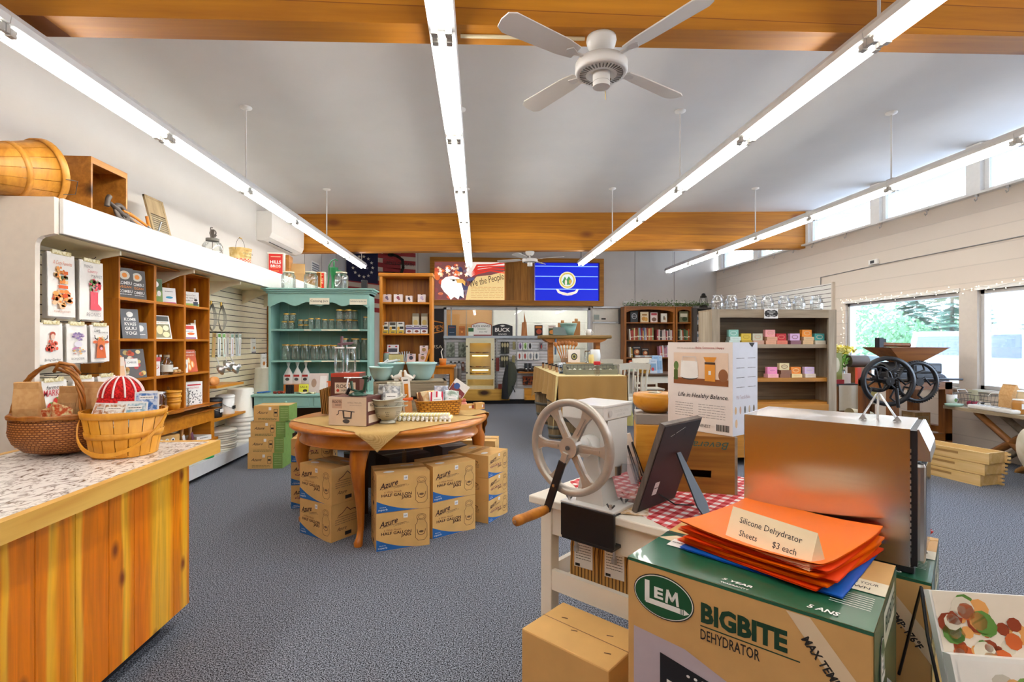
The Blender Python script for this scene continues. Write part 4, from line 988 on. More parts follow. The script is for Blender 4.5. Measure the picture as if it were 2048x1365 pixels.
# white bucket stacks and lids
bk=paint('#f2eee2',.4,var=.02)
def bucket(label,loc,top,group,s=1.0):
 o=thing('white_bucket',label,'bucket',loc,0,group)
 b=MB();r=.165*s;h=.40*s
 b.lathe([(r*.88,0),(r*1.0,h-.06),(r*1.04,h-.06),(r*1.05,h-.045),(r*1.0,h-.045),(r*1.02,h-.02),(r*1.06,h-.02),(r*1.06,h),(r*.98,h),(r*.86,.01)][::1],bk,n=32)
 b.cyl(r*.88,.0,.006,bk,n=32)
 b.rect(-.02,.02,-.008,.008,paint('#9aa0a4'),T(r*.97,0,h*.8)@RZ(90)@RX(90),3);b.build('body',o)
 return o
BX=-3.20
for nm,(x,y),base,n in(('near stack',(-3.17,7.08),.19,6),('far stack',(-3.17,7.92),.19,7)):
 pb=None
 for i in range(n):
  z=base+i*.055+(0 if nm[0]=='n' else .18);last=i==n-1
  lb=f'upturned white plastic bucket on the base shelf, {"top" if last else ORD[i] + " from the bottom"} of the {nm}'
  # buckets are nested upside down
  if pb is None:
   pb=thing('white_bucket',lb,'bucket',(x,y,z),0,'nested white buckets');b=MB();r,h=.175,.42
   b.lathe([(r*1.07,0),(r*1.07,.02),(r*1.02,.02),(r*1.0,.045),(r*1.05,.045),(r*1.05,.05),(r*1.0,.055),(r*.9,h-.01),(r*.88,h),(.001,h)],bk,n=32);b.build('body',pb)
   b=MB();b.rect(-.015,.015,-.006,.006,paint('#8c959c'),T(r*.915,0,h*.86)@RZ(90)@RX(90)@RX(-0),3);b.build('stamp',pb)
  else:dup(pb,(x,y,z),0,lb)
 if nm[0]=='f':
  b=MB();b.rbox(x-.17,x+.17,y-.17,y+.17,.19,.19+.18,bk,r=.01);b.build('white_crate_box',label='white plastic block under the far stack of upturned buckets',cat='box')
for i in range(9):
 b=MB();b.lathe([(.001,.006),(.17,.006),(.175,.012),(.19,.012),(.195,.0),(.199,.0),(.199,.022),(.185,.026),(.001,.024)],bk,n=36)
 b.build('bucket_cover',loc=(-3.19+.004*(i%3),6.52+.006*(i%2),.191+i*.027),label=f'flat white bucket lid in the low stack, {ORD[i]} from the bottom',cat='lid',group='stacked bucket lids')
for i,(x,y,z)in enumerate(((-3.12,6.02,.191),(-3.17,5.98,.225))):
 b=MB();gr=paint('#1fa45a',.35);b.lathe([(.001,.004),(.10,.004),(.115,0),(.12,.0),(.12,.028),(.105,.032),(.001,.03)],gr,n=32);b.build('bucket_cover',loc=(x,y,z),label=f'bright green bucket cover on the base shelf, {["lower", "upper"][i]} one',cat='lid',group='green lids')
for i,(x,y,z)in enumerate(((-3.2,5.86,.191),)):
 b=MB();b.lathe([(.001,.0),(.1,.0),(.115,.09),(.12,.09),(.12,.1),(.1,.1),(.09,.01)],gr,n=28);b.build('green_tub',loc=(x,y,z),label='green tub standing beside the green lids on the base shelf',cat='tub')
 # crates at the slatwall end
for i in range(6):
 dup(pc,(-3.395,8.505,.2+i*.362),0,f'stained crate on end against the slatwall end, {ORD[i]} from the floor','crates standing at the slatwall end')
 c=C.objects[-1]if False else None
 # ================================================================= ON TOP OF THE GONDOLA
HT=2.20
VZ=2.512
def onv(px,x):return Vector((x,fy(px,x),VZ))
ow=wood('#c08344','#8a5424','Y',1,.5,knots=2);grw=wood('#b39a72','#8b744e','Z',1.2,.6);old=wood('#9a8468','#6e5a44','X',1,.7,knots=2)
o=thing('bushel_basket','large orange bushel basket lying on its side on the valance shelf','basket',(-3.18,3.98,VZ+.235),-18)
M0=RX(103)
spb=wood('#d99a4c','#b8762c','Z',1.6,.45)
b=MB(M0)
for i in range(16):
 a0,a1=360*i/16+.6,360*(i+1)/16-.6
 b.lathe([(.13,.48),(.178,.26),(.228,0),(.223,0),(.173,.26),(.125,.475),(.001,.475)],spb,n=3,a0=a0,a1=a1)
b.build('staves',o)
b=MB(M0);b.lathe([(.228,-.005),(.238,-.005),(.234,.04),(.224,.04)],spb,n=32);b.lathe([(.222,.0),(.214,-.0),(.214,.04),(.222,.04)],spb,n=32);b.lathe([(.188,.2),(.194,.2),(.187,.235),(.18,.235)],spb,n=32);b.build('hoops',o)
for s in(-1,1):
 b=MB(M0@RZ(90*s+60));b.tube([(.235,-.06,.03),(.24,-.05,-.05),(.24,.05,-.05),(.235,.06,.03)],.003,DGREY,n=5);b.build('wire_handle',o)
p=onv(182,-3.03)
o=thing('old_crate','brown slatted crate standing open to the aisle on the valance shelf','crate',(0,p.y,VZ))
for y in(0,.4):b=MB();b.box(-3.40,-3.03,y,y+.018,0,.45,ow);b.build('end_board',o)
b=MB();b.box(-3.40,-3.03,.018,.40,.435,.45,ow);b.box(-3.40,-3.03,.018,.40,0,.015,ow);b.box(-3.40,-3.385,.018,.17,.015,.435,ow);b.box(-3.40,-3.385,.20,.40,.015,.435,ow);b.box(-3.045,-3.03,.018,.4,.40,.435,ow);b.build('slat_boards',o)
iron=paint('#5b524b',.55,metal=.5,var=.2)
p=onv(243,-3.02);o=thing('hand_drill','old breast drill with iron gear and wooden grips in front of the crate','drill',p)
b=MB(T(0,0,.085)@RY(75));b.lathe([(.05,-.012),(.085,-.01),(.088,0),(.085,.01),(.05,.012),(.045,0),(.05,-.012)],iron,n=24)
for i in range(4):b.box(0,.055,-.008,.008,-.006,.006,iron,RZ(90*i+20))
b.build('gear',o)
b=MB();b.tube([(0,-.14,.14),(0,-.05,.10),(0,.06,.06),(0,.2,.03)],.02,iron,rs=[.012,.022,.022,.01]);b.tube([(0,-.17,.1),(0,-.16,.16),(0,-.14,.19)],.02,iron);b.build('shaft',o)
b=MB();b.tube([(.0,.02,.11),(0,.12,.10),(0,.20,.085)],.015,PINE,rs=[.01,.016,.012]);b.build('handle',o)
p=onv(286,-3.02);o=thing('wooden_clamp','wooden tool frame with iron hook beside the washboard','tool',p)
b=MB();b.tube([(0,-.18,.11),(0,.06,.05)],.012,PINE,n=6);b.tube([(0,-.16,.055),(0,.1,.012)],.012,PINE,n=6);b.tube([(0,.05,.14),(0,.10,.012)],.014,PINE,n=6);b.build('frame',o)
b=MB();b.tube([(.01,.05,.05),(.02,.12,.012),(.02,.19,.03),(.02,.22,.1),(.02,.235,.13)],.009,paint('#8b8f90',.4,metal=.7),n=6);b.build('hook',o)
p=onv(322,-3.2);o=thing('washboard','old wooden washboard with ribbed front leaning against the wall above the valance','washboard',(-3.16,p.y,VZ),0)
Mw=RY(-14)
b=MB(Mw);b.box(-.02,.0,-.15,-.12,0,.46,grw);b.box(-.02,.0,.12,.15,0,.46,grw);b.box(-.018,-.002,-.12,.12,.28,.44,grw);b.box(-.02,0,-.15,.15,.44,.46,grw);b.box(-.018,-.003,-.12,.12,.04,.07,grw);b.build('frame',o)
b=MB(Mw)
for i in range(9):b.tube([(-.008,-.12,.085+i*.022),(-.008,.12,.085+i*.022)],.009,wood('#a39372','#7a6a4c','Y',1),n=8)
b.build('ribs',o)
p=onv(425,-3.15);o=thing('butter_churn','glass butter churn jar with iron crank on the valance shelf','churn',p)
b=MB();b.lathe([(.001,0),(.105,0),(.11,.02),(.11,.13),(.09,.17),(.065,.185),(.065,.2)],CLEAR,n=24);b.build('jar',o)
b=MB();b.cyl(.072,.19,.22,paint('#6e6a5f',.6),n=20);b.box(-.02,.02,-.006,.006,.22,.33,iron);b.lathe([(.03,-.01),(.042,0),(.03,.01)],iron,T(0,.012,.29)@RX(90));b.tube([(0,.02,.29),(0,.06,.25),(0,.09,.28)],.006,iron);b.tube([(0,-.02,.2),(0,-.05,.27),(0,-.04,.345),(0,.0,.35)],.006,iron);b.tube([(0,0,.19),(0,0,.04)],.004,iron);b.build('crank_lid',o)
p=onv(481,-3.15);o=thing('dusting_pail','weathered cream feed pail with red checks and wire bail on the valance shelf','pail',p,0)
b=MB();pl=pattern('speckle','#cda964','#e6cd92',14,.7,0);b.lathe([(.001,0),(.115,0),(.118,.01),(.135,.225),(.14,.23),(.131,.225),(.112,.012)],pl,n=32);b.lathe([(.12,.03),(.126,.09),(.1262,.09)],paint('#e9dcc0'),n=32)
for i in range(12):
 for j in range(4):
  if(i+j)%2:b.lathe([(.1215+.0012*j*1.2,.03+j*.0145),(.1215+.0012*(j+1)*1.2,.03+(j+1)*.0145)],paint('#c94a38',.7),n=2,a0=-90+i*11,a1=-79+i*11)
F=T(.127,0,.15)@RZ(62)@RX(90)@RX(-5)
F=RZ(-25)@T(.132,0,.15)@RZ(90)@RX(90)
b.text('HOG and CATTLE',0,.005,.026,INK,F,3,w=.15);b.text('DUSTING',0,-.035,.02,INK,F,4,w=.11);b.text('PURITAN',.01,.045,.016,paint('#8b3a26'),F,3,w=.08);b.build('body',o)
b=MB();b.tube([(0,.138*math.cos(t),.2+.17*math.sin(t))for t in[PI*i/14 for i in range(15)]],.0025,iron,n=5);b.tube([(0,-.03,.372),(0,.03,.372)],.008,wood('#d6b06a','#a9803f','Y',2),n=8);b.build('wire_bail',o)
def tin(label,px,x,w,h,d=.12,rz=0):
 p=onv(px,x);b=MB();b.cbox(w,d,h,paint('#b9b4a6',.4,metal=.3));F=FR(w,d,h)
 rd=paint('#c8281f',.5);b.rect(-w*.42,w*.42,-h*.44,h*.44,rd,F,1);b.text('HILLS',0,h*.08,h*.14,WHITE,F,3,w=w*.66,off=.04);b.text('BROS',0,-h*.1,h*.12,WHITE,F,3,w=w*.6,off=.03);b.disc(0,-h*.13,w*.34,h*.1,paint('#d8452c'),F,2);b.text('COFFEE',0,-h*.32,h*.06,paint('#f0a050'),F,3,w=w*.4);b.rect(-w*.3,w*.3,h*.3,h*.33,paint('#f4c9a8'),F,2)
 b.rbox(-w/2-.004,w/2+.004,-d/2-.004,d/2+.004,h-.02,h,paint('#d9d5ca',.4),r=.005)
 b.build('coffee_tin',loc=p,rz=rz,label=label,cat='tin',group='red coffee tins')
tin('large red coffee tin with white lettering in front of the tall orange crate',553,-3.05,.23,.34,rz=10)
p=onv(566,-3.3);b=MB();b.cbox(.25,.3,.45,ow);b.box(-.09,.09,-.152,-.15,.05,.38,paint('#9a5f24'));b.build('upright_crate',loc=p,rz=8,label='tall orange wooden box standing behind the red coffee tin',cat='crate')
paper_bag('flour_sack',onv(595,-3.1),.24,.16,.34,'stuffed tan cloth sack slumped beside the red coffee tin',rz=15,m=pattern('burlap','#a98452','#cfae7a',130,.9,.3,d2='Z'))
p=onv(620,-3.15);b=MB();b.box(-.18,.18,-.15,.15,0,.02,CARD);b.box(-.18,-.165,-.15,.15,0,.3,CARD);b.box(.165,.18,-.15,.15,0,.3,CARD);b.box(-.18,.18,.14,.15,0,.3,CARD);b.box(-.18,.18,-.15,.15,.29,.3,CARD);b.build('open_carton',loc=p,rz=25,label='open brown cardboard carton on the valance behind the hutch jars',cat='box')
tin('small red coffee tin at the far end of the valance shelf',643,-3.02,.15,.34,rz=0)
p=onv(628,-3.2)+Vector((.02,.35,0));b=MB();b.cbox(.3,.25,.26,PINE);b.build('pine_box',loc=onv(634,-3.2),label='plain pine box beside the small coffee tin on the valance',cat='box')
# hand water pump stands on the hutch side of the valance
p=Vector((-3.05,fy(672,-3.05)-.25,VZ));p=Vector((fx(668,7.6),7.6,HT+.056));grn=paint('#1f7a45',.35,var=.1)
o=thing('water_pump','green cast iron hand water pump on the teal hutch behind the large jars','pump',p,0)
b=MB();b.lathe([(.001,0),(.1,0),(.1,.02),(.06,.04),(.055,.25),(.06,.33),(.095,.46),(.1,.55),(.105,.56),(.1,.57),(.001,.57)],grn,n=24);b.tube([(.08,0,.47),(.16,0,.45),(.2,0,.38)],.03,grn,rs=[.05,.04,.03]);b.build('body',o)
b=MB();b.box(-.015,.015,-.015,.015,.56,.72,grn);b.tube([(.09,0,.74),(.03,0,.78),(-.06,0,.74),(-.12,0,.6),(-.125,0,.3),(-.15,0,.05)],.014,grn,n=8);b.build('handle',o);o.scale=(.6,.6,.58)
# air conditioner
acy0,acy1=fy(513,-3.5),fy(606,-3.28)
o=thing('air_conditioner','white wall-mounted air conditioner above the valance beside the far beam','air conditioner',(-3.5,acy0,3.12))
acL=acy1-acy0;acw=paint('#efebe4',.4,var=.01)
b=MB();pr=[(0,0),(.10,-.0),(.2,.05),(.235,.13),(.24,.42),(.22,.46),(0,.46)]
b.prism([(x,z)for x,z in pr],acL,acw,T(0,acL,0)@RX(90));b.build('casing',o,bevel=.012)
b=MB();b.add([(.105,.08,-.003),(.105,acL-.08,-.003),(.19,acL-.08,.04),(.19,.08,.04)],[(0,1,2,3)],paint('#f7f5f0',.35));b.add([(.125,.15,-.0),(.125,acL-.3,-.0),(.14,acL-.3,.006),(.14,.15,.006)],[(0,1,2,3)],BLACK,T(0,0,-.003));b.build('louver_flap',o)
b=MB(T(-3.5,11.0,2.6));b.box(0,.02,0,.5,0,.62,WHITE)
for i in range(12):b.box(.02,.03,.03,.47,.04+i*.047,.065+i*.047,paint('#7e848c',.5))
b.build('wall_vent',label='white louvered vent on the wall beyond the far beam',cat='vent')
# ================================================================= GREEN HUTCH WITH CANNING JARS
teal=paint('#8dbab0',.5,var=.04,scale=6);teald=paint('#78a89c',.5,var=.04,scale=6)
HX0,HX1,HY0,HY1=-2.92,-1.53,7.36,7.70
S1,S2,HT,HB=1.685,1.245,2.20,.80
o=thing('hutch','teal painted hutch with scalloped top, two jar shelves and a drawer base','hutch',(0,0,0))
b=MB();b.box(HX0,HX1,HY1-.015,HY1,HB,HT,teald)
for i in range(9):x=HX0+.15*(i+1);b.box(x,x+.004,HY1-.018,HY1-.015,HB,HT,teal)
b.build('back_panel',o)
for x in(HX0,HX1-.03):b=MB();b.box(x,x+.03,HY0,HY1-.015,HB,HT,teal);b.build('side_panel',o)
for z,n_ in((S1,1),(S2,2)):
 b=MB();b.box(HX0+.03,HX1-.03,HY0+.005,HY1-.015,z-.025,z,teal)
 for q in((.35,.42),(.52,.72),(.78,.9)):b.box(HX0+1.39*q[0],HX0+1.39*q[1],HY0+.001,HY0+.005,z-.022,z-.004,paint('#e9e2c6'))
 b.build('shelf',o)
b=MB();x=HX0;pts=[(HX0,HT-.02),(HX0,HT-.19)];N=48
for i in range(N+1):
 u=i/N;pts.append((HX0+.03+(1.33)*u,HT-.165+.028*math.cos(u*2*PI*4+PI)-(.02 if u<.02 or u>.98 else 0)))
pts+=[(HX1,HT-.19),(HX1,HT-.02)]
b.prism(pts,.022,teal,T(0,HY0,0)@RX(90));b.build('scalloped_apron',o)
b=MB()
for i,(e,z0,z1)in enumerate(((.0,HT-.04,HT-.015),(.02,HT-.015,HT+.01),(.045,HT+.01,HT+.035),(.07,HT+.035,HT+.055))):b.box(HX0-e,HX1+e,HY0-.02-e,HY1,z0,z1,teal)
b.build('crown',o)
for x0,x1,s,hh in((-2.35,-2.08,'Canning Jars',.03),(-1.80,-1.56,'Individual or by the case',.02)):
 b=MB();b.box(x0,x1,HY0-.032,HY0-.024,2.03+hh*.0,2.12-(.012 if hh<.03 else 0),paint('#eee6cf'));b.text(s,0,0,hh,INK,T((x0+x1)/2,HY0-.0325,2.075)@RX(90),1,w=(x1-x0)*.9);b.build('paper_sign',o,label=f'cream paper sign reading {s}')
LX0,LX1,LY0=-3.0,-1.45,7.04
b=MB();b.rbox(LX0-.02,LX1+.02,LY0-.02,HY1,.77,.80,teal,r=.01);b.build('table_top',o)
b=MB();b.box(LX0,LX1,LY0,LY0+.02,.62,.77,teal);b.box(LX0,LX0+.02,LY0,HY1,.62,.77,teal);b.box(LX1-.02,LX1,LY0,HY1,.62,.77,teal);b.box(LX0,LX1,HY1-.02,HY1,.2,.77,paint('#5a3a22',.7));b.box(LX0+.05,LX1-.05,LY0+.08,HY1-.03,.15,.18,paint('#4a2a16',.6));b.build('frame',o)
for i in range(2):
 x0=LX0+.14+i*.66;b=MB();b.rbox(x0,x0+.6,LY0-.008,LY0+.002,.64,.755,teal,r=.004);d=b.build('drawer',o);b=MB(T(x0+.3,LY0-.008,.70)@RX(90));b.lathe([(.01,0),(.01,.01),(.02,.018),(.02,.03),(.001,.035)],teal,n=14);b.build('knob',d)
for x in(LX0+.05,LX1-.05):
 for y in(LY0+.05,HY1-.05):
  b=MB(T(x,y,0));b.box(-.035,.035,-.035,.035,.5,.62,teal);b.lathe([(.02,0),(.03,.01),(.045,.05),(.035,.1),(.02,.13),(.03,.2),(.04,.4),(.03,.47),(.035,.5)],teal,n=18);b.build('leg',o)
jp={}
jglass=glass('#f3faf6',.1)
def putjar(px,Y,z,r,h,label,lid=GOLD,grp='canning jars on the hutch',rows=1):
 k=(r,h,lid.name)
 loc=(fx(px,Y),Y,z)
 if k not in jp:
  o=thing('canning_jar',label,'jar',loc,0,grp)
  b=MB();jar(b,r,h,jglass,None,.78,18,.014);b.lathe([(r*.6,.004),(.001,.012)],jglass,n=16);b.build('glass_body',o)
  b=MB();b.cyl(r*.82,h-.016,h,lid,n=20);b.build('lid',o)
  jp[k]=o
 else:dup(jp[k],loc,0,label,grp)
t1='hutch shelf'
for i,px in enumerate((569,583)):putjar(px,7.5,S1,.046,.115,f'small gold-lidded jar on the upper {t1}, {ORD[i]} from the left end')
for i,px in enumerate((573,586)):putjar(px,7.5,S1+.116,.046,.11,f'small gold-lidded jar stacked on top at the left end of the upper {t1}, {["left", "right"][i]}')
for i,px in enumerate((601,612)):
 for q in range(2):putjar(px,7.5,S1+.07*q,.04,.068,f'squat gold-lidded jar beside the stacked jars on the upper {t1}, {["lower", "upper"][q]} {["left", "right"][i]}')
for i,px in enumerate((622.5,636)):putjar(px,7.5,S1,.045,.16,f'medium gold-lidded jar in the middle of the upper {t1}, {["left", "right"][i]} one')
for i,px in enumerate((650,663)):putjar(px,7.5,S1,.045,.145,f'gold-lidded jar right of the middle on the upper {t1}, {["left", "right"][i]} one')
for i,px in enumerate((679,698)):
 for q in range(2):putjar(px,7.48,S1+.142*q,.055,.14,f'pint jar with gold lid near the right of the upper {t1}, {["lower", "upper"][q]} {["left", "right"][i]}')
for i,px in enumerate((691,709)):
 for q in range(2):putjar(px,7.61,S1+.142*q,.055,.14,f'pint jar in the back row of the upper {t1}, {["lower", "upper"][q]} {["left", "right"][i]}')
putjar(732,7.5,S1,.042,.185,'lone slim gold-lidded jar at the right end of the upper hutch shelf')
for i,px in enumerate((572,591,610,630,648,667)):putjar(px,7.46,S2,.062,.225 if i<3 else .215,f'quart jar with gold lid in the front row, lower {t1}, {ORD[i]} from left')
for i,px in enumerate((583,601,619,638,656)):putjar(px,7.61,S2,.06,.22,f'quart jar in the back row, lower {t1}, {ORD[i]} from left')
for i,px in enumerate((689,710.5,731)):putjar(px,7.5,S2,.072,.31,f'tall half-gallon jar at the right of the lower {t1}, {["left", "middle", "right"][i]} one')
for i,px in enumerate((577,622,683)):
 putjar(px,7.5,HT+.056,.095,.25,f'large clear jar with pale lid on top of the teal hutch, {["left", "middle", "right"][i]} one',paint('#d9d0b4',.5),'large jars on the hutch top')
b=MB();b.rbox(-.04,.04,-.04,.04,0,.14,BLACK,r=.01);b.build('black_speaker',loc=(fx(729,7.5),7.5,HT+.056),label='small black speaker box on top of the teal hutch',cat='speaker')
# goods on the hutch base
for i,px in enumerate((577,595,612)):
 o=thing('salt_bag',f'white bag of salt with red label and twisted top, {["left", "middle", "right"][i]} of three in the hutch','bag',(fx(px,7.5),7.5,.90),0,'salt bags in the hutch')
 b=MB();b.lathe([(.001,0),(.07,0),(.072,.02),(.072,.12),(.012,.24),(.01,.25),(.035,.33),(.03,.335)],paint('#f0efee',.35),n=20,sy=.6);F=FR(0,.09,.24);b.rect(-.04,.04,-.01,.02,paint('#b22b28'),F,2);b.rect(-.035,.035,-.07,-.015,WHITE,F,1);b.disc(0,-.045,.028,.022,DGREY,F,2);b.build('pouch',o)
b=MB();b.cbox(.34,.2,.1,paint('#c9701c',.6));F=FR(.34,.2,.1);b.disc(-.06,0,.03,.03,paint('#8a3f12'),F,1);b.rect(.05,.15,-.04,.0,paint('#8a3f12'),F,1);b.build('display_tray',loc=(fx(597,7.5),7.5,.80),label='orange cardboard display tray holding the white salt bags',cat='tray')
b=MB(RX(-8));b.cbox(.13,.005,.12,paint('#dfe04a'));b.text('SALE',0,.02,.03,INK,FR(.13,.005,.12),2,w=.1);b.disc(.02,-.03,.03,.02,INK,FR(.13,.005,.12),2);b.build('yellow_card',loc=(fx(607,7.2),7.2,.805),label='yellow card leaning on the orange display tray in the hutch',cat='card')
for i in range(5):b=MB();b.rbox(-.009,.009,-.01,.01,0,.12,BLACK,r=.004);b.build('black_marker',loc=(fx(573,7.15)+i*.022,7.15,.801),label=f'upright black clip in the cluster on the hutch table, {ORD[i]} from the left',cat='clip',group='black clips on the hutch')
b=MB();rr=random.Random(2)
for i in range(9):b.ball(.018,paint(rr.choice(['#a3301e','#7d2418','#c1553a'])),T(rr.uniform(-.07,.07),rr.uniform(-.04,.04),.018),8,6)
b.build('red_chili_heap',loc=(fx(558,7.15),7.15,.80),label='small heap of dark red pieces on the left of the hutch table',cat='chilies',kind='stuff')
b=MB();b.grid(lambda u,v:(-.12+.24*u,-.05+.1*v,.012+.012*math.sin(u*11)*math.cos(v*9)),8,6,paint('#e8e2c2'),t=.01);b.build('seed_sachet',loc=(fx(612,7.13),7.13,.802),label='pale crumpled sachets lying before the yellow card on the hutch',cat='sachet')
b=MB(RX(-12));b.box(-.13,.13,-.01,.0,0,.27,paint('#d9c9c4'));F=T(0,-.011,.135)@RX(90);b.disc(-.06,0,.035,.06,paint('#a98a78'),F,1);b.rect(.02,.11,-.1,.1,paint('#efe9e6'),F,1);b.build('kit_card',loc=(fx(636,7.25),7.25,.80),label='large pink-grey card package leaning inside the hutch',cat='package')
b=MB();b.rbox(-.03,.03,-.03,.03,0,.16,paint('#d9612c'),r=.01);b.build('orange_can',loc=(fx(657,7.3),7.3,.80),label='small orange canister behind the kit card in the hutch',cat='canister')
b=MB();rr=random.Random(6)
for i in range(8):b.tube([(rr.uniform(-.1,0),rr.uniform(-.03,.03),.008),(rr.uniform(0,.1),rr.uniform(-.03,.03),.02)],.008,paint('#2a6fc9',.4),n=5)
b.build('blue_strap_bundle',loc=(-2.93,7.25,.80),label='bundle of blue straps at the left edge of the hutch table',cat='strap')
# green and kraft jar cartons, four high
kr=CARD;gn=paint('#77964a',.75,var=.08)
for i in range(4):
 p=at(530-[2,0,3,8][::-1][i]*0+[0,2,6,12][i],938,Z=0);bx=MB();w,d,h=.40,.30,.186
 bx.cbox(w,d,h,kr);F=FR(w,d,h);bx.rect(.09,.2,-h/2,h/2,gn,F,1)
 for q in range(5):scrib(bx,.105,.19,.06-q*.027,paint('#b9c78a'),F,.004,2,seed=q)
 bx.rect(w/2-.003,w/2,-h/2,h/2,gn,F,1);bx.rect(-d/2,d/2,-h/2,h/2,gn,RT(w,d,h),1)
 bx.text('Azure',-.10,.015,.035,INK,F,2,w=.12,shear=.5);scrib(bx,-.15,.06,-.06,paint('#4c5a26'),F,.006,2);scrib(bx,-.15,.06,-.075,paint('#4c5a26'),F,.006,2,seed=4);bx.line([(.03,-.035),(.03,.05),(.07,.05),(.07,-.035)],.004,INK,F,2,True);bx.rect(.035,.065,.0,.02,INK,F,2);bx.rect(-.03,.0,.04,.075,WHITE,F,2)
 bx.rect(-w/2,w/2,-.03,.03,paint('#d9c7a2',.3),TP(w,d,h),1)
 bx.build('jar_carton',loc=(p.x,p.y+.15,i*.187),rz=1.5*(i%2),label=f'kraft and green jar carton before the hutch, {["bottom", "second from floor", "third from floor", "top"][i]} of four',cat='box',group='kraft and green jar cartons')
 # ================================================================= OAK BOOKCASE WITH TEA BOXES
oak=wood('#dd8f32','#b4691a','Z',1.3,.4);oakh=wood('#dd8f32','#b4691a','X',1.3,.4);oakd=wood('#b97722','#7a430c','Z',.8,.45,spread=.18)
BX0,BX1,BY0,BY1,BH=-1.50,-.70,7.92,8.24,2.56
o=thing('oak_bookcase','tall orange oak bookcase with small white boxes beside the teal hutch','bookcase',(0,0,0))
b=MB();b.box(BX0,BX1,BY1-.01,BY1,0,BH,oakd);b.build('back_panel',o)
for x in(BX0,BX1-.045):b=MB();b.rbox(x,x+.045,BY0,BY1,0,BH-.05,oak,r=.006);b.build('side_panel',o)
b=MB();b.rbox(BX0-.015,BX1+.015,BY0-.02,BY1,BH-.055,BH,oakh,r=.015);b.build('top_board',o)
shz=[2.115,1.635,1.20,.75,.3]
for z in shz:b=MB();b.box(BX0+.045,BX1-.045,BY0+.01,BY1-.01,z-.025,z,oakh);b.build('shelf',o)
def box_(name,cat,label,loc,w,d,h,base,draws=(),rz=0,group=None,tilt=0):
 """upright printed box; draws: ('r',x0,x1,y0,y1,col) ('d',cx,cy,rx,ry,col) ('t',text,x,y,w,h,col) in fractions of its front"""
 b=MB(RX(-tilt));m=base if not isinstance(base,str)else paint(base,.55);b.cbox(w,d,h,m);F=FR(w,d,h);k=1
 for q in draws:
  c=paint(q[-1],.6)
  if q[0]=='r':b.rect(q[1]*w,q[2]*w,q[3]*h,q[4]*h,c,F,k)
  elif q[0]=='d':b.disc(q[1]*w,q[2]*h,q[3]*w,q[4]*h,c,F,k,12)
  elif q[0]=='t':b.text(q[1],q[2]*w,q[3]*h,q[5]*h,c,F,k,w=q[4]*w)
  elif q[0]=='s':scrib(b,q[1]*w,q[2]*w,q[3]*h,c,F,h*.03,k)
  k+=1
 return b.build(name,loc=loc,rz=rz,label=label,cat=cat,group=group)
g_='small boxes in the oak bookcase'
for i,(px,w,h,c)in enumerate(((774.5,.12,.125,'#7a6a86'),(797,.13,.125,'#9a4e62'),(818.5,.10,.105,'#3c3a4e'),(844,.12,.125,'#b9a7c4'))):
 box_('candle_box','box',f'small white box with tiny print on the top bookcase shelf, {ORD[i]} from the left',(fx(px,8.05),8.05,shz[0]),w,.1,h,'#efe3e4',(('d',0,.1,.18,.2,c),('d',.12,-.1,.12,.14,c),('s',-.35,.35,-.35,'#8a7a7a'),('r',-.1,.1,.44,.5,'#2c2a2a')),group=g_)
for i,px in enumerate((770.5,786,801.5)):
 box_('soup_box','box',f'yellow and black printed box on the second bookcase shelf, {ORD[i]} from the left',(fx(px,8.0),8.0,shz[1]),.105,.1,.125,'#f2efe6',(('r',-.5,.5,-.5,-.1,'#d8b63c'),('r',-.1,.45,.05,.35,'#33302c'),('d',-.25,.1,.18,.25,'#e1a94a'),('r',-.2,.3,-.4,-.3,'#2c4a6a')),group=g_)
 box_('soup_box','box',f'white printed box behind and above the yellow row, {ORD[i]} from the left',(fx(px,8.12),8.14,shz[1]),.105,.1,.185,'#efece6',(('r',-.3,.3,.3,.42,'#66625e'),)if i!=1 else(('r',-.4,.4,.2,.45,'#55504a'),),group=g_)
for i,px in enumerate((819,834,849)):
 box_('jelly_box','box',f'white and purple printed box on the second bookcase shelf, {ORD[i]} from the left',(fx(px,8.0),8.0,shz[1]),.105,.1,.13,'#f1edf0',(('r',-.5,.5,-.0,.22,'#6a5a8a'),('d',.0,-.25,.3,.14,'#8a4a3a'),('r',-.4,.4,.3,.42,'#3a3a4e')),group=g_)
for i,px in enumerate((832,849.5)):
 box_('cracker_box','box',f'tall beige box standing on the low boxes, {["left", "right"][i]} of the pair',(fx(px,8.13),8.13,shz[1]),.10,.1,.315,'#cfc6b0',(('r',-.5,.5,.35,.5,'#8d8470'),('d',0,.05,.35,.14,'#cbb06a'),('r',-.5,.5,-.5,-.25,'#e9e4da'),('r',-.3,.4,-.18,-.1,'#44402c')),group=g_)
box_('gift_tin','box','square patterned white tin tilted on the third bookcase shelf',(fx(786,8.0),8.0,shz[2]+.12),.17,.05,.14,'#efe6e8',(('r',-.4,.4,-.3,.1,'#4a4654'),('d',-.3,.3,.1,.1,'#c23a4a'),('d',.3,.3,.1,.1,'#c23a4a')),group=g_,tilt=6)
box_('gold_box','box','flat cream box under the patterned tin on the third bookcase shelf',(fx(794,8.05),8.05,shz[2]),.22,.2,.11,'#d9c98a',(('s',-.3,.3,0,'#8a7a3a'),),group=g_)
for i,(px,z)in enumerate(((823,0),(846,0),(848.5,.125))):
 box_('tea_box','box',f'pink-framed white box at the right of the third bookcase shelf, {["left", "lower right", "upper right"][i]}',(fx(px,8.0),8.0,shz[2]+z),.125,.1,.122,'#f3e4e2',(('r',-.42,.42,-.42,.42,'#e9c9c6'),('d',0,0,.25,.25,'#a8804a' if i else '#4a4452'),('r',-.15,.15,.36,.46,'#2c2a2a')),group=g_)
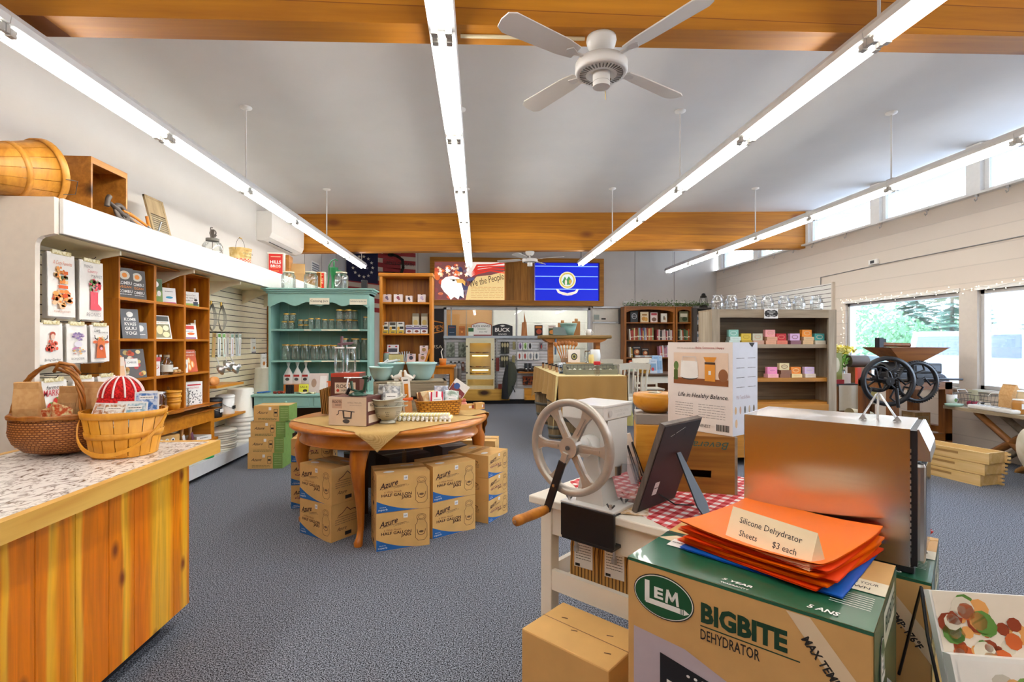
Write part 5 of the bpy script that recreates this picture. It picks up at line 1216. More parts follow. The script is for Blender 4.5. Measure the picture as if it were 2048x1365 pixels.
b=MB();jar(b,.055,.15,paint('#8fa39a',.4),paint('#d24a32'));b.build('herb_jar',loc=(fx(773,8.0),8.0,shz[2]),label='grey jar with red lid at the left of the third bookcase shelf',cat='jar')
for i in range(5):b=MB();b.tube([(0,0,0),(.0,0,.16)],.008,paint('#b9c3c9',.4),RY(-20+i*8),n=6);b.build('whisk_handle_stick',loc=(fx(806,7.96)+i*.016,7.96,shz[2]),label=f'pale stick in the fan of sticks on the third bookcase shelf, {ORD[i]}',cat='stick',group='pale sticks in the bookcase')
b=MB();b.box(-.015,.015,-.008,.008,0,.2,PINE,RY(18));b.build('paddle_stick',loc=(-.80,7.9,1.16+.04),label='orange wooden paddle leaning at the right of the bookcase',cat='paddle')
# ================================================================= BACK WALL: FLAGS AND PICTURE SIGN
def flagmesh(label,x0,x1,z0,z1,draw,skew=0):
 o=thing('wall_flag',label,'flag',((x0+x1)/2,YB-.02,(z0+z1)/2),0,'flags on the back wall')
 w,h=x1-x0,z1-z0;b=MB(Matrix(((1,0,0,0),(0,1,0,0),(-skew,0,1,0),(0,0,0,1))));F=RX(90)
 b.rect(-w/2,w/2,-h/2,h/2,paint('#cfbfae',.9),F,1);draw(b,F,w,h);b.build('cloth',o)
 b=MB();b.cyl(.012,-w/2,w/2,OFFW,T(0,.005,h/2-.005)@RY(90),8);b.build('hem_rod',o)
rdm=paint('#a23a3c',.9,var=.12,scale=4);nav=paint('#27284a',.9,var=.1,scale=4)
def star(b,x,y,r,m,F,k):
 b.poly([(x+(r if i%2==0 else r*.42)*math.sin(PI*i/5),y+(r if i%2==0 else r*.42)*math.cos(PI*i/5))for i in range(10)],m,F,k)
def f_betsy(b,F,w,h):
 for i in range(0,7):b.rect(-w/2,w/2,h/2-(2*i+1)*h/13,h/2-2*i*h/13,rdm,F,2)
 b.rect(-w/2,w*.08,-.02*h,h/2,nav,F,3)
 for i in range(13):a=2*PI*i/13;star(b,-w*.2+.26*math.cos(a),h*.24+.27*math.sin(a),.05,OFFW,F,4)
 b.text('1776',-w*.2,h*.24,.11,paint('#a9a4b8',.9),F,4,w=.3)
 b.text('FLAG',w*.42,-h*.44,.08,INK,F,4)
def f_lib(b,F,w,h):
 for i in range(0,6):b.rect(-w/2,w/2,h/2-(2*i+1)*h/11,h/2-2*i*h/11,rdm,F,2)
 b.text('LIBERTY OR DEATH',0,h*.24,.09,INK,F,4,w=w*.88,off=.02)
 b.line([(-w*.25,h*.44),(-w*.05,h*.40),(w*.1,h*.33),(w*.12,h*.16),(w*.02,-h*.05),(-w*.2,-h*.12),(-w*.1,-h*.2),(w*.16,-h*.16),(w*.1,-h*.3),(-w*.2,-h*.3)],.075,INK,F,3)
 b.disc(-w*.26,h*.42,.08,.05,INK,F,3)
flagmesh('faded flag with ring of white stars, hanging in the corner of the back wall',-3.47,-2.05,2.30,3.88,f_betsy,.12)
flagmesh('striped red and cream flag with black snake and slogan above the oak bookcase',-2.52,-1.66,2.7,3.90,f_lib,.07)
C.objects[-2].location.y-=0
o=thing('picture_sign','long wood-framed sign with backlit eagle picture, slatted middle and blue state flag','sign',(0,YB,0))
sw=wood('#c98a3c','#99601d','X',1,.5);slw=wood('#c38a4e','#9c632c','Z',1.4,.5,knots=2.5,boards=.19)
X0,X1,Z0,Z1=-1.27,3.40,2.48,3.76
b=MB();b.box(X0,X1,-.14,-.02,Z0,Z0+.14,sw);b.box(X0,X1,-.14,-.02,Z1-.11,Z1,sw);b.box(X0,X0+.12,-.14,-.02,Z0+.14,Z1-.11,sw);b.box(X1-.12,X1,-.14,-.02,Z0+.14,Z1-.11,sw);b.build('wood_frame',o)
ex0,ex1=fx(869,YB-.1),fx(1009,YB-.1);tx0,tx1=fx(1069,YB-.1),fx(1197,YB-.1)
b=MB();b.box(ex1,tx0,-.06,-.02,Z0+.14,Z1-.11,slw);b.build('slatted_panel',o)
def em(h,s=.9):return emit(h,s*.5,'backlit_print_and_reflection')
za,zb=Z0+.15,Z1-.12;w,h=ex1-ex0,zb-za
b=MB();b.box(ex0,ex1,-.10,-.06,za,zb,em('#c9865a'));F=T((ex0+ex1)/2,-.1005,(za+zb)/2)@RX(90);rr=random.Random(12)
b.rect(-w/2,w/2,-h/2,h/2,em('#7a4a4a'),F,1)
for i in range(70):
 x,y=rr.uniform(-.49,.05)*w,rr.uniform(-.45,.45)*h;b.disc(x,y,rr.uniform(.04,.10),rr.uniform(.03,.08),em(rr.choice(['#e0713a','#c9543a','#d98a5a','#8a4a4a'])if x<-.15*w else rr.choice(['#5a5a7a','#3c3a55','#7a6a7a','#4a4a6a'])),F,2+i%2,10)
for i in range(26):star(b,rr.uniform(-.48,.0)*w,rr.uniform(.1,.46)*h,rr.uniform(.035,.07),em(rr.choice(['#f6e3d4','#e9c9a4','#f4f0ee'])),F,5)
b.poly([(w*.02,h*.1),(w*.14,h*.3),(w*.5,h*.42),(w*.5,h*.5),(w*.0,h*.5),(-w*.05,h*.2)],em('#e8dcd4'),F,5)
for q in range(4):b.poly([(w*.02,h*(.1+q*.03)),(w*.12,h*(.18+q*.07)),(w*.3,h*(.26+.05*q)),(w*.5,h*(.2+q*.09)),(w*.5,h*(.24+q*.09)),(w*.3,h*(.30+.05*q)),(w*.1,h*(.23+q*.07))],em('#d3382c'),F,6+q%2)
b.poly([(-w*.06,-h*.5),(-w*.02,-h*.15),(w*.1,h*.12),(w*.3,h*.16),(w*.5,h*.26),(w*.5,-h*.5)],em('#e2c489'),F,6)
b.text('We the People',w*.245,h*.0,.19,em('#3a2a1c',.4),F,12,w=w*.5,shear=.2,rot=14)
for i in range(7):scrib(b,w*.02,w*.48,-h*(.17+.045*i),em('#b4935a'),F,.012,8,seed=i)
wh=em('#f4f1ec',1.0)
b.poly([(-w*.41,-h*.16),(-w*.40,h*.0),(-w*.34,h*.1),(-w*.24,h*.13),(-w*.15,h*.08),(-w*.12,-h*.04),(-w*.09,-h*.25),(-w*.08,-h*.46),(-w*.14,-h*.38),(-w*.16,-h*.49),(-w*.22,-h*.42),(-w*.27,-h*.5),(-w*.31,-h*.38),(-w*.36,-h*.3)],wh,F,9)
b.poly([(-w*.2,h*.05),(-w*.1,h*.05),(-w*.06,-h*.02),(-w*.065,-h*.13),(-w*.1,-h*.06),(-w*.18,-h*.05)],em('#e5b15c'),F,10);b.disc(-w*.23,h*.01,.035,.022,em('#4a3a2a',.3),F,11);b.line([(-w*.28,h*.045),(-w*.18,h*.02)],.018,em('#8a7a6a'),F,11)
b.build('eagle_picture',o,label='backlit eagle picture with banner and parchment')
w=tx1-tx0
b=MB();b.box(tx0,tx1,-.10,-.06,za,zb,em('#0d22c4',1.0));F=T((tx0+tx1)/2,-.1005,(za+zb)/2)@RX(90);b.rect(-w/2,-w/2+.015,-h/2,h/2,STEEL,F,1)
for y in(.40,.13,-.21):b.rect(-w*.49,w*.49,h*y,h*(y+.022),em('#7fa4ff',1.3),F,1)  # pale bands paint the reflections on the panel into its colour
b.disc(.02,h*.04,.23,.23,em('#e8dfb0'),F,2,28);b.disc(.02,h*.04,.20,.20,em('#cdb85c'),F,3,28);b.disc(.02,h*.04,.165,.165,em('#dbe6ea'),F,4,28);b.poly([(-.12,h*.0),(-.05,h*.14),(.0,h*.06),(.06,h*.15),(.15,h*.02),(.1,-.08),(-.06,-.09)],em('#4a8a4a'),F,5);b.disc(-.02,-.02,.03,.08,em('#e9d9d0'),F,6);b.disc(.1,0,.04,.06,em('#c9a24a'),F,6)
b.text('GREAT SEAL OF THE STATE',.02,h*.21,.022,em('#7a5a20'),F,6,w=.24)
ban=[(-.29,-.2),(-.24,-.3),(-.1,-.36),(.02,-.375),(.14,-.36),(.28,-.3),(.33,-.2),(.27,-.2),(.22,-.26),(.02,-.31),(-.18,-.26),(-.23,-.2)]
b.poly(ban[:],em('#f1e3d2'),F,5);b.text('STATE OF IDAHO',.02,-.336,.03,em('#c9542a'),F,7,w=.3);b.build('blue_flag_panel',o,label='bright blue backlit panel with round state seal and banner')
# ================================================================= BACK SLATWALL DISPLAY
GY=12.75
def bx(px):return fx(px,GY)
o=thing('back_gondola','low grey slatwall gondola with pine base along the glazed back partition','shelving',(0,0,0))
b=MB();sg=paint('#d9dade',.5);gx0,gx1=bx(889),bx(1098);b.box(gx0,gx1,GY,GY+.06,.15,1.60,sg)
for i in range(18):b.box(gx0,gx1,GY-.002,GY,.3+i*.075,.309+i*.075,groove)
b.build('slatwall_panel',o)
b=MB();b.box(gx0-.02,gx1+.0,GY-.12,GY+.35,1.60,1.66,paint('#aab4bd',.4));b.build('top_shelf',o)
b=MB()
for px in(890,992,1032):x=bx(px);b.box(x,x+.035,GY-.02,GY,.15,1.6,paint('#b4b7ba',.4,metal=.4))
b.build('upright_strips',o)
pine2=wood('#d6ab66','#b58541','X',.8,.5,knots=1.6)
b=MB();x0,x1,x2,x3=bx(930),bx(1012),bx(1046),bx(1088);b.box(bx(912),x1+.06,GY-.42,GY,.10,.36,pine2);b.box(x1+.06,x2,GY-.36,GY,.12,.36,sg);b.box(x2,x3+.15,GY-.42,GY,.10,.36,wood('#dd9c46','#b8792c','X',.8,.5,knots=2));b.build('base_drawers',o)
b=MB();b.box(gx0,gx1+.1,GY-.3,GY+.3,0,.1,BLACK);b.build('toe_kick',o)
# lit cabinet
cx0,cx1=fx(932,GY-.3),fx(989,GY-.3)
o=thing('knife_cabinet','cream glass-fronted knife cabinet lit from inside on the back slatwall','cabinet',(0,GY-.02,0))
cc=paint('#d7cfae',.5);b=MB();b.box(cx0,cx1,-.28,0,.36,.44,cc);b.box(cx0,cx0+.03,-.28,0,.44,1.6,cc);b.box(cx1-.03,cx1,-.28,0,.44,1.6,cc);b.box(cx0,cx1,-.28,0,1.56,1.6,cc);b.box(cx0,cx1,-.02,0,.44,1.56,paint('#e9d79c',.6));b.build('body',o)
for z in(.85,1.2):b=MB();b.box(cx0+.03,cx1-.03,-.25,-.02,z,z+.015,cc);b.build('shelf',o)
for z in(.82,1.17,1.54):b=MB();b.cyl(.012,cx0+.15,cx1-.15,emit('#ffd98a',5,'shelf_lamp'),T(0,-.2,z)@RY(90),8);b.build('shelf_lamp',o)
b=MB();F_=-.30;b.box(cx0,cx0+.09,F_,F_+.02,.60,1.6,cc);b.box(cx1-.09,cx1,F_,F_+.02,.60,1.6,cc);b.box(cx0+.09,cx1-.09,F_,F_+.02,.60,.70,cc);b.box(cx0+.09,cx1-.09,F_,F_+.02,1.48,1.6,cc);d=b.build('door',o)
b=MB();b.box(cx0+.09,cx1-.09,F_+.008,F_+.012,.70,1.48,PLASTIC);b.build('door_glass',d)
b=MB();b.box(cx1-.06,cx1-.03,F_-.015,F_,1.06,1.10,BLACK);b.box(cx0+.01,cx0+.04,F_-.012,F_,1.38,1.42,BLACK);b.box(cx0+.01,cx0+.04,F_-.012,F_,.74,.78,BLACK);b.build('door_latch',d)
for i in range(9):
 z=(.865,1.215,.705)[i//3];x=cx0+.16+(i%3)*.17;z+=.02
 b=MB(T(x,GY-.18,z)@RY(8-5*(i%3)));b.prism([(-.09,0),(.02,.0),(.09,.015),(.02,.03),(-.09,.022)],.012,DGREY if i%2 else paint('#9a8a66',.5),RX(90));b.box(-.1,-.02,-.014,.002,-.002,.026,[BLACK,paint('#7a3a2a'),paint('#3e4a3a')][i%3])
 b.build('display_knife',label=f'folding knife on the {["middle", "upper", "bottom"][i // 3]} shelf of the lit cabinet, {["left", "centre", "right"][i % 3]}',cat='knife',group='knives in the lit cabinet')
 # hanging goods
def hang(name,label,px,z,w,h,m,art=None,cat='package',grp='packages on the back slatwall',y=GY-.06):
 b=MB();b.tube([(0,GY-y,.0),(0,-.01,.0),(0,-.015,.01)],.003,BLACK,n=5);b.rbox(-w/2,w/2,-.012,.008,-h,-.005,m,r=.006)
 F=T(0,-.0125,-h/2)@RX(90)
 for k,q in enumerate(art or()):b.disc(q[0]*w,q[1]*h,q[2]*w,q[3]*h,paint(q[4],.6),F,1+k,10)
 b.build(name,loc=(fx(px,y),y,z),label=label,cat=cat,group=grp)
cols=['#c9c4cc','#d3e0c4','#c4c6cc','#cfcaca','#d9dadc','#b9bcc2']
for i,(px,c,c2)in enumerate(((1040.5,'#8c6aa0','#3a3340'),(1050.5,'#7fae4a','#3a4a30'),(1060,'#3c3c40','#222'[:4]+'222'),(1082,'#4a3a3e','#c03a3a'),(1097,'#4a3a44','#8a3340'))):
 hang('knife_blister',f'small blister package in the upper row of the back slatwall, {ORD[i]} from the left',px,1.50,.10,.19,paint(['#e6e4ea','#e4ecdc','#dcdde0','#8a8488','#cfc6ca'][i],.4),[(0,.0,.3,.4,c),(.1,-.1,.12,.25,c2)])
for i,(px,c)in enumerate(((1039,'#c04a30'),(1050,'#b83a2a'),(1061,'#8a8f96'),(1073,'#5a626a'))):
 hang('tool_blister',f'white blister card in the second row of the back slatwall, {ORD[i]} from the left',px,1.25,.12,.19,WHITE,[(0,.0,.34,.42,'#c9cbd0'),(0,0,.18,.36,c)])
for i,(px,z)in enumerate(((1010,1.52),(1009,1.18))):
 for q in range(3):hang('knife_sheath',f'dark sheathed knife pack on the middle slatwall, {["upper", "lower"][i]} cluster, {ORD[q]}',px-5+q*5,z,.09,.30,paint(['#2c2b28','#4a4a3c','#3a362e'][q],.6),[(0,.2,.3,.2,'#b9ae86')])
 hang('knife_sheath',f'olive knife sheath right of the {["upper", "lower"][i]} cluster on the middle slatwall',px+18,z,.07,.2,paint('#8c8458',.6))
for i,px in enumerate((901,925)):
 hang('camo_gloves',f'hanging grey-green camouflage packet, {["left", "right"][i]} of two beside the lit cabinet',px,1.50,.2,.36,pattern('speckle','#5c6258','#9aa094',12,.8,.1),cat='gloves')
for i in range(4):hang('multi_tool',f'dark pouch in the lower row left of the lit cabinet, {ORD[i]} from the left',902+i*8,1.04-.02*(i%2),.06,.22,paint(['#3a3a3a','#55504a','#2c2c30','#7a4a3a'][i],.5),[(0,.1,.3,.2,'#d9d9d9')])
for i,px in enumerate((902,912,919)):b=MB(T(fx(px,12.4),12.4,.37));b.cyl(.045,0,.52,paint(['#5a3a30','#9a8a78','#7a7068'][i],.4,metal=.3),n=16);b.cyl(.047,.5,.56,STEEL,n=16);b.build('thermos_tube',label=f'tall upright tube left of the lit cabinet, {ORD[i]} from the left',cat='tube',group='tall tubes')
hang('red_sheath','red-brown knife sheath hanging low beside the lit cabinet',995,1.12,.08,.34,paint('#7a2a26',.5))
o=thing('rifle_bag','black and olive padded bag hanging at the front of the back slatwall','bag',(fx(1018,12.3),12.3,0))
b=MB();b.tube([(.0,0,1.02),(.05,0,.98),(.06,0,.8),(.05,0,.6),(-.02,0,.35),(-.08,0,.14)],.09,paint('#3c4034',.8),rs=[.03,.09,.13,.13,.11,.06],n=12);b.tube([(-.05,-.05,.95),(-.09,-.06,.6),(-.1,-.05,.15)],.07,paint('#16171b',.8),rs=[.03,.07,.09],n=10);b.build('body',o)
b=MB();b.tube([(0,0,1.0),(-.06,-.08,.7),(.1,-.1,.4),(.14,-.03,.3)],.012,BLACK,n=6);b.tube([(0,.45,1.08),(0,0,1.08),(0,0,1.0)],.006,BLACK,n=5);b.build('strap',o)
b=MB();b.box(bx(1035),bx(1092),GY-.3,GY-.003,.74,.775,wood('#b3763a','#8a5220','X',1,.5));b.build('wall_shelf',label='short brown shelf on the back slatwall carrying dark cups',cat='shelf')
for i,px in enumerate((1052,1060,1068,1074)):b=MB();b.lathe([(.001,0),(.04,0),(.045,.2 if i<2 else .13),(.001,.2 if i<2 else .13)],paint('#22232a',.4),n=14);b.rect(-.02,.02,.03,.05,WHITE,T(0,-.046,.03)@RX(90),1);b.build('dark_cup',loc=(fx(px,12.6),12.6,.776),label=f'dark printed canister on the brown back shelf, {ORD[i]} from the left',cat='canister',group='dark canisters on the back shelf')
b=MB();b.tube([(-.1,0,.03),(0,0,.05),(.1,0,.04)],.035,BLACK,n=8);b.build('coiled_strap',loc=(fx(1041,12.6),12.6,.776),label='black coiled strap at the left of the brown back shelf',cat='strap')
for i,px in enumerate((1052,1065)):hang('jerky_bag',f'round brown and black net bag low on the back slatwall, {["left", "right"][i]}',px,.66,.17,.22,pattern('speckle','#1a1a1c','#a4502a',14,.7,.1))
for i,(px,c)in enumerate(((1000,'#8a3a30'),(1007,'#d9d9dc'),(1013,'#3f4e6a'))):box_('small_box','box',f'small box on the gondola base beside the lit cabinet, {ORD[i]} from the left',(fx(px,12.5),12.5,.361),.09,.06,.12,c,group='small boxes on the gondola base')
# things standing on the gondola top
TZ=1.661
def ontop(px,y=GY+.05):return(fx(px,y),y,TZ)
box_('blue_book_box','box','dark blue box on the gondola top beside the black sign',ontop(904),.2,.06,.26,'#1f3a52',(('t','SMITHS',0,.3,.7,.1,'#c9503a'),('s',-.3,.3,-.2,'#8aa0b4')))
box_('brown_box','box','orange-brown box on the gondola top',ontop(924),.15,.06,.24,'#b5682a',(('t','WICKED',0,.2,.8,.12,'#3a2210'),('d',0,-.1,.15,.1,'#e8a04a')))
box_('green_box','box','small green and white box before the white knife sign',ontop(942,GY-.04),.13,.06,.2,'#e9ece4',(('r',-.5,.5,.0,.45,'#2f6a3c'),))
def signshape(name,label,px,w,h,back,rim,draw):
 b=MB();n=10;pts=[(-w/2,h*.0),(w/2,0),(w/2*1.0,h*.75)]+[(w/2*(1-2*i/n),h*(.8+.2*math.sin(PI*i/n)))for i in range(n+1)]+[(-w/2,h*.75)]
 b.prism(pts,.03,rim,RX(90));b.poly([(x*.94,y*.92+h*.035)for x,y in pts],back,T(0,-.0305,0)@RX(90),1);draw(b,T(0,-.031,h/2)@RX(90));return b.build(name,loc=ontop(px),label=label,cat='sign',group='knife signs on the gondola top')
signshape('knife_sign','white shield-shaped knife sign with red rim on the gondola top',963,.50,.34,WHITE,paint('#8a2a2a'),lambda b,F:(b.text('BUCK KNIVES',0,.07,.05,INK,F,3,w=.42,off=.02),b.text('Since 1902',.04,-.07,.035,INK,F,3,w=.2,shear=.4),b.line([(-.1,.0),(.1,.0)],.01,paint('#4a8a4a'),F,3),b.rect(-.24,.24,-.16,-.14,paint('#8a2a2a'),F,3)))
signshape('knife_sign','black sign with bold white capitals on the gondola top',1005,.50,.30,paint('#23242a'),BLACK,lambda b,F:(b.text('BUCK',0,.0,.1,WHITE,F,3,w=.38,off=.04),b.poly([(-.07,.1),(0,.07),(.07,.1),(.02,.12),(-.02,.12)],WHITE,F,3),b.text('KNIVES',0,-.11,.04,WHITE,F,3,w=.2)))
b=MB();b.lathe([(.001,0),(.05,0),(.02,.03),(.015,.1),(.07,.13),(.09,.16),(.08,.16),(.001,.13)],paint('#77806f',.4,metal=.4),n=16);b.tube([(0,0,.12),(0,0,.22)],.008,GOLD);b.build('lantern_stand',loc=(ontop(971)[0],GY+.2,TZ+.0),label='small metal pedestal dish standing behind the white knife sign',cat='stand')
C.objects[-1].location.z+=0
b=MB();b.prism([(-.07,0),(.08,0),(.06,.35),(.045,.35),(.0,.6),(-.005,.35),(-.05,.33)],.03,wood('#c98a68','#9a5a3c','Z',1.5,.5),RX(90));b.build('cutting_board',loc=ontop(1048),label='pointed reddish wooden board leaning on the gondola top',cat='board')
box_('cook_book','book','black cookbook with orange cover picture on the gondola top',ontop(1077),.2,.04,.27,'#2a2220',(('r',-.4,.4,.2,.42,'#c9762a'),('d',.05,-.1,.35,.25,'#a8482c')))
box_('cook_book','book','white-topped cookbook with food picture on the gondola top',ontop(1104),.2,.04,.27,'#e6e2d8',(('r',-.45,.45,-.45,.2,'#4a5a3a'),('d',0,-.15,.35,.2,'#d98a3a'),('t','BREAD',0,.35,.7,.12,'#9a2a2a')))
b=MB();b.box(-1.52,-.92,0,.02,.9,2.40,paint('#241d22',.6));F=T(-1.2,-.001,1.6)@RX(90);yo=paint('#d8862c')
b.text("PEPE'S",.05,.28,.15,yo,F,2,w=.5,off=.03);b.text('USA',.1,-.22,.09,paint('#e9dcc4'),F,2,w=.3);b.line([(-.3,.42),(0,.47),(.28,.42),(.28,.2),(0,.14),(-.3,.12)],.03,yo,F,1,True)
b.build('wall_poster',loc=(0,YB-.022,0),label='black poster with orange lettering between the oak bookcase and the glass',cat='poster')
o=thing('side_table','small orange wooden table behind the oak bookcase','table',(fx(884,9.6),9.9,0))
b=MB();b.box(-.32,.24,-.25,.25,1.03,1.06,oakh);b.build('table_top',o)
for x in(-.25,.17):
 for y in(-.2,.2):b=MB();b.box(x-.03,x+.03,y-.03,y+.03,0,1.03,oak);b.build('leg',o)
b=MB();b.box(-.25,.17,-.21,-.19,.9,1.03,oak);b.build('apron',o)
tbx=fx(884,9.6)
b=MB();b.lathe([(.001,0),(.06,0),(.07,.13),(.001,.13)],paint('#d9822e'),n=16);b.tube([(0,0,.1),(-.03,0,.26),(0,0,.32)],.01,WHITE,n=6);b.build('orange_crock',loc=(tbx-.0,9.8,1.06),label='orange crock with white spoon on the small table behind the bookcase',cat='crock')
for i,c in enumerate(('#2c3238','#e4e6ea','#3c4a5c')):b=MB();b.cyl(.035,0,.1-.02*i,paint(c),n=14);b.build('small_jar',loc=(tbx-.25+i*.07,9.75,1.06),label=f'tiny jar on the small table behind the bookcase, {ORD[i]} from the left',cat='jar',group='tiny jars on the small table')
# ================================================================= BURLAP TABLE ON BARRELS
bur=pattern('burlap','#a98249','#d2ac70',130,.95,.4,d2='Y');burz=pattern('burlap','#a67f46','#cfa86a',130,.95,.4,d2='Z')
QX0,QX1,QY0,QY1,QZ=1.10,2.06,7.0,9.95,1.03
b=MB();b.box(QX0+.02,QX1-.02,QY0+.02,QY1,QZ-.05,QZ-.006,wood('#8a6a44','#5e4528','Y',1,.6));b.build('plank_table',label='plank table top resting on old barrels under the burlap cloth',cat='table')
o=thing('burlap_cloth','tan burlap cloth draped over the barrel table','tablecloth',(0,0,0))
b=MB();b.box(QX0,QX1,QY0,QY1,QZ-.004,QZ,paint('#dccb96',.9));
def drop(u,seed):return .40+.05*math.sin(u*5+seed)+.16*(abs(2*u-1)**4)
b.grid(lambda u,v:(QX0+(QX1-QX0)*u,QY0-.012-v*.03*(1+math.sin(u*21)),QZ-v*drop(u,1)),40,6,burz)
b.grid(lambda u,v:(QX0-.012-v*.03*(1+math.sin(u*34)),QY0+(QY1-QY0)*u,QZ-v*drop(u,3)),60,6,burz)
b.grid(lambda u,v:(QX1+.012+v*.03*(1+math.sin(u*34)),QY0+(QY1-QY0)*u,QZ-v*drop(u,2)),60,6,burz)
b.add([(QX0,QY0,QZ),(QX0+.0,QY0-.03,QZ-.02),(QX0-.09,QY0-.1,QZ-.78),(QX0-.03,QY0,QZ)],[(0,1,2,3)],paint('#e2cf98',.9));b.build('cloth',o)
b=MB();b.tube([(QX1-.01,QY0-.06,.60),(QX1+.01,QY0-.08,.5),(QX1,QY0-.08,.36)],.02,pattern('burlap','#a6a05a','#d0cb8c',60,.9,.3,d2='Z'),n=8,rs=[.05,.06,.07]);b.build('fringe',o)
stv=wood('#a98f68','#77603f','Z',1,.6);hoop=paint('#6b6a62',.6,metal=.4)
def barrel(label,x,y,r=.33,h=.975):
 o=thing('oak_barrel',label,'barrel',(x,y,0),0,'barrels under the burlap table')
 b=MB()
 for i in range(22):
  a0,a1=360*i/22+.4,360*(i+1)/22-.4
  b.lathe([(r*.8,0),(r*.93,h*.22),(r,h*.5),(r*.93,h*.78),(r*.8,h)],stv,n=2,a0=a0,a1=a1)
 b.cyl(r*.78,.03,h-.02,stv,n=22);b.build('staves',o)
 b=MB()
 for z,q in((.02,.81),(.16,.9),(.36,.985),(.60,.985),(.8,.92),(.93,.83)):b.lathe([(r*q,h*z),(r*q+.006,h*z),(r*(q+(.02 if z<.5 else-.02))+.006,h*z+.05),(r*(q+(.02 if z<.5 else-.02)),h*z+.05)],hoop,n=32)
 b.build('hoops',o)
barrel('weathered barrel under the near end of the burlap table',1.62,7.42,.36);barrel('small slim barrel under the near left corner of the burlap table',1.22,7.95,.14);barrel('weathered barrel under the far end of the burlap table',1.42,9.5,.36)
# on the burlap table
b=MB();br=wood('#b9763f','#7d4a22','X',1,.5);b.prism([(-.5,0),(.42,0),(.5,.03),(.55,.07),(-.6,.07),(-.55,.03)],.4,br,T(0,.2,0)@RX(90));b.rbox(-.66,.62,-.25,.25,.07,.13,wood('#9a7a50','#5a4228','X',1,.6),r=.02)
for x in(-.45,.4):b.box(x-.04,x+.04,-.1,.1,-.46,0,br)
b.build('riser_shelf',loc=(fx(1150,9.2),9.2,QZ+.465),label='rustic slab shelf raised on legs at the far end of the burlap table',cat='shelf')
RZ_=QZ+.595
def rs(px):return fx(px,9.15)
b=MB();b.lathe([(.001,0),(.09,0),(.13,.12),(.15,.2),(.155,.2),(.155,.215),(.14,.215),(.12,.12),(.001,.02)],paint('#9cc9c2',.3),n=28);b.text('pour & serve',0,0,.02,DGREY,T(0,-.149,.17)@RX(90),3,w=.12);b.build('mixing_bowl',loc=(rs(1137),9.15,RZ_),label='pale teal mixing bowl on the slab shelf over the burlap table',cat='bowl')
for i,(px,w,h,c)in enumerate(((1128,.17,.23,'#b07a44'),(1156,.15,.26,'#a8743e'))):b=MB();b.rbox(-w/2,w/2,-.012,.012,0,h,paint(c,.5),r=.01);b.rbox(-.03,.03,-.012,.012,h,h+.05,paint(c,.5),r=.01);b.build('serving_board',loc=(rs(px),9.32,RZ_),label=f'brown serving board standing on the slab shelf, {["left", "right"][i]} of the bowl',cat='board',group='boards on the slab shelf')
b=MB();b.prism([(-.12,0),(.12,0),(.06,.14),(-.12,.14)],.15,paint('#6b7a78',.5),RX(90));b.build('grey_case',loc=(rs(1118),9.1,RZ_),label='dark grey wedge-shaped case left of the teal bowl',cat='case')
b=MB();b.lathe([(.001,0),(.045,0),(.05,.11),(.001,.11)],WHITE,n=16);b.tube([(.05,0,.02),(.08,0,.05),(.05,0,.09)],.006,WHITE,n=6);b.tube([(-.05,0,.04),(-.09,0,.1)],.007,WHITE,n=6);b.build('small_teapot',loc=(rs(1176),9.1,RZ_),label='small white coffee pot at the right of the slab shelf',cat='pot')
def burT(px,y):return Vector((fx(px,y),y,QZ+.001))
for i in range(7):
 b=MB(RY(-22+i*7));b.tube([(0,0,0),(0,0,.24)],.009,PINE,n=6);b.lathe([(.001,-.05),(.03,-.02),(.032,.02),(.001,.05)],wood('#b9743a','#84491c','Z',2),T(0,0,.27),n=10,sy=.4);b.build('wooden_spoon',loc=burT(1123+i*3,8.6)+Vector((0,0,.18)),label=f'wooden spoon in the crock on the burlap table, {ORD[i]}',cat='spoon',group='wooden spoons')
b=MB();b.lathe([(.001,0),(.08,0),(.09,.2),(.085,.2),(.075,.01)],paint('#7a5a3c',.5),n=18);b.build('spoon_crock',loc=burT(1132,8.6),label='brown crock holding wooden spoons on the burlap table',cat='crock')
box_('product_card','sign','white square card with dark ring on the wooden tray of the burlap table',burT(1148,8.3)+Vector((0,0,.14)),.19,.03,.21,'#f3f0ec',(('d',0,-.05,.28,.28,'#3a3a3c'),('d',0,-.05,.2,.2,'#a8a870'),('d',0,-.05,.1,.1,'#3a3a3c')))
b=MB();b.box(-.30,.30,-.14,.14,0,.13,wood('#d9a45c','#b97f3a','X',1,.5));b.box(-.02,.2,-.142,-.14,.03,.10,paint('#c58f48'));b.build('wooden_riser',loc=burT(1167,8.3),label='light wooden box riser at the back of the burlap table',cat='box')
for i,(dx,h,r,c)in enumerate(((.08,.2,.07,CLEAR),(.19,.22,.09,paint('#e4e8e8',.3)),(.13,.14,.05,paint('#e3cf8c')))):b=MB();b.lathe([(.001,0),(r*.8,0),(r,h*.5),(r*.85,h),(.001,h)],c,n=16);b.build('glass_canister',loc=burT(1167,8.25-.04*i)+Vector((dx,0,.131)),label=['clear canister on the wooden riser','frosted white canister on the wooden riser','small yellow canister on the wooden riser'][i],cat='canister',group='canisters on the wooden riser')
for i in range(12):
 b=MB();b.cyl(.022,0,.08,paint(['#a9805a','#8a6a4a','#b9a27c','#6e5a48'][i%4]),n=12);b.cyl(.024,.08,.10,BLACK,n=12);b.build('spice_jar',loc=burT(1083+i*3.4,9.3-.17*i+.08*(i%2))+Vector((.03+.07*(i%2),0,0)),label=f'small black-lidded spice jar along the left of the burlap table, {ORD[i]} from the far end',cat='jar',group='spice jars on the burlap table')
o=thing('wire_tray','weathered grey wood and wire tray of small white goods on the burlap table','tray',burT(1180,7.45))
gw=wood('#9a9a86','#6e7062','X',1.2,.7)
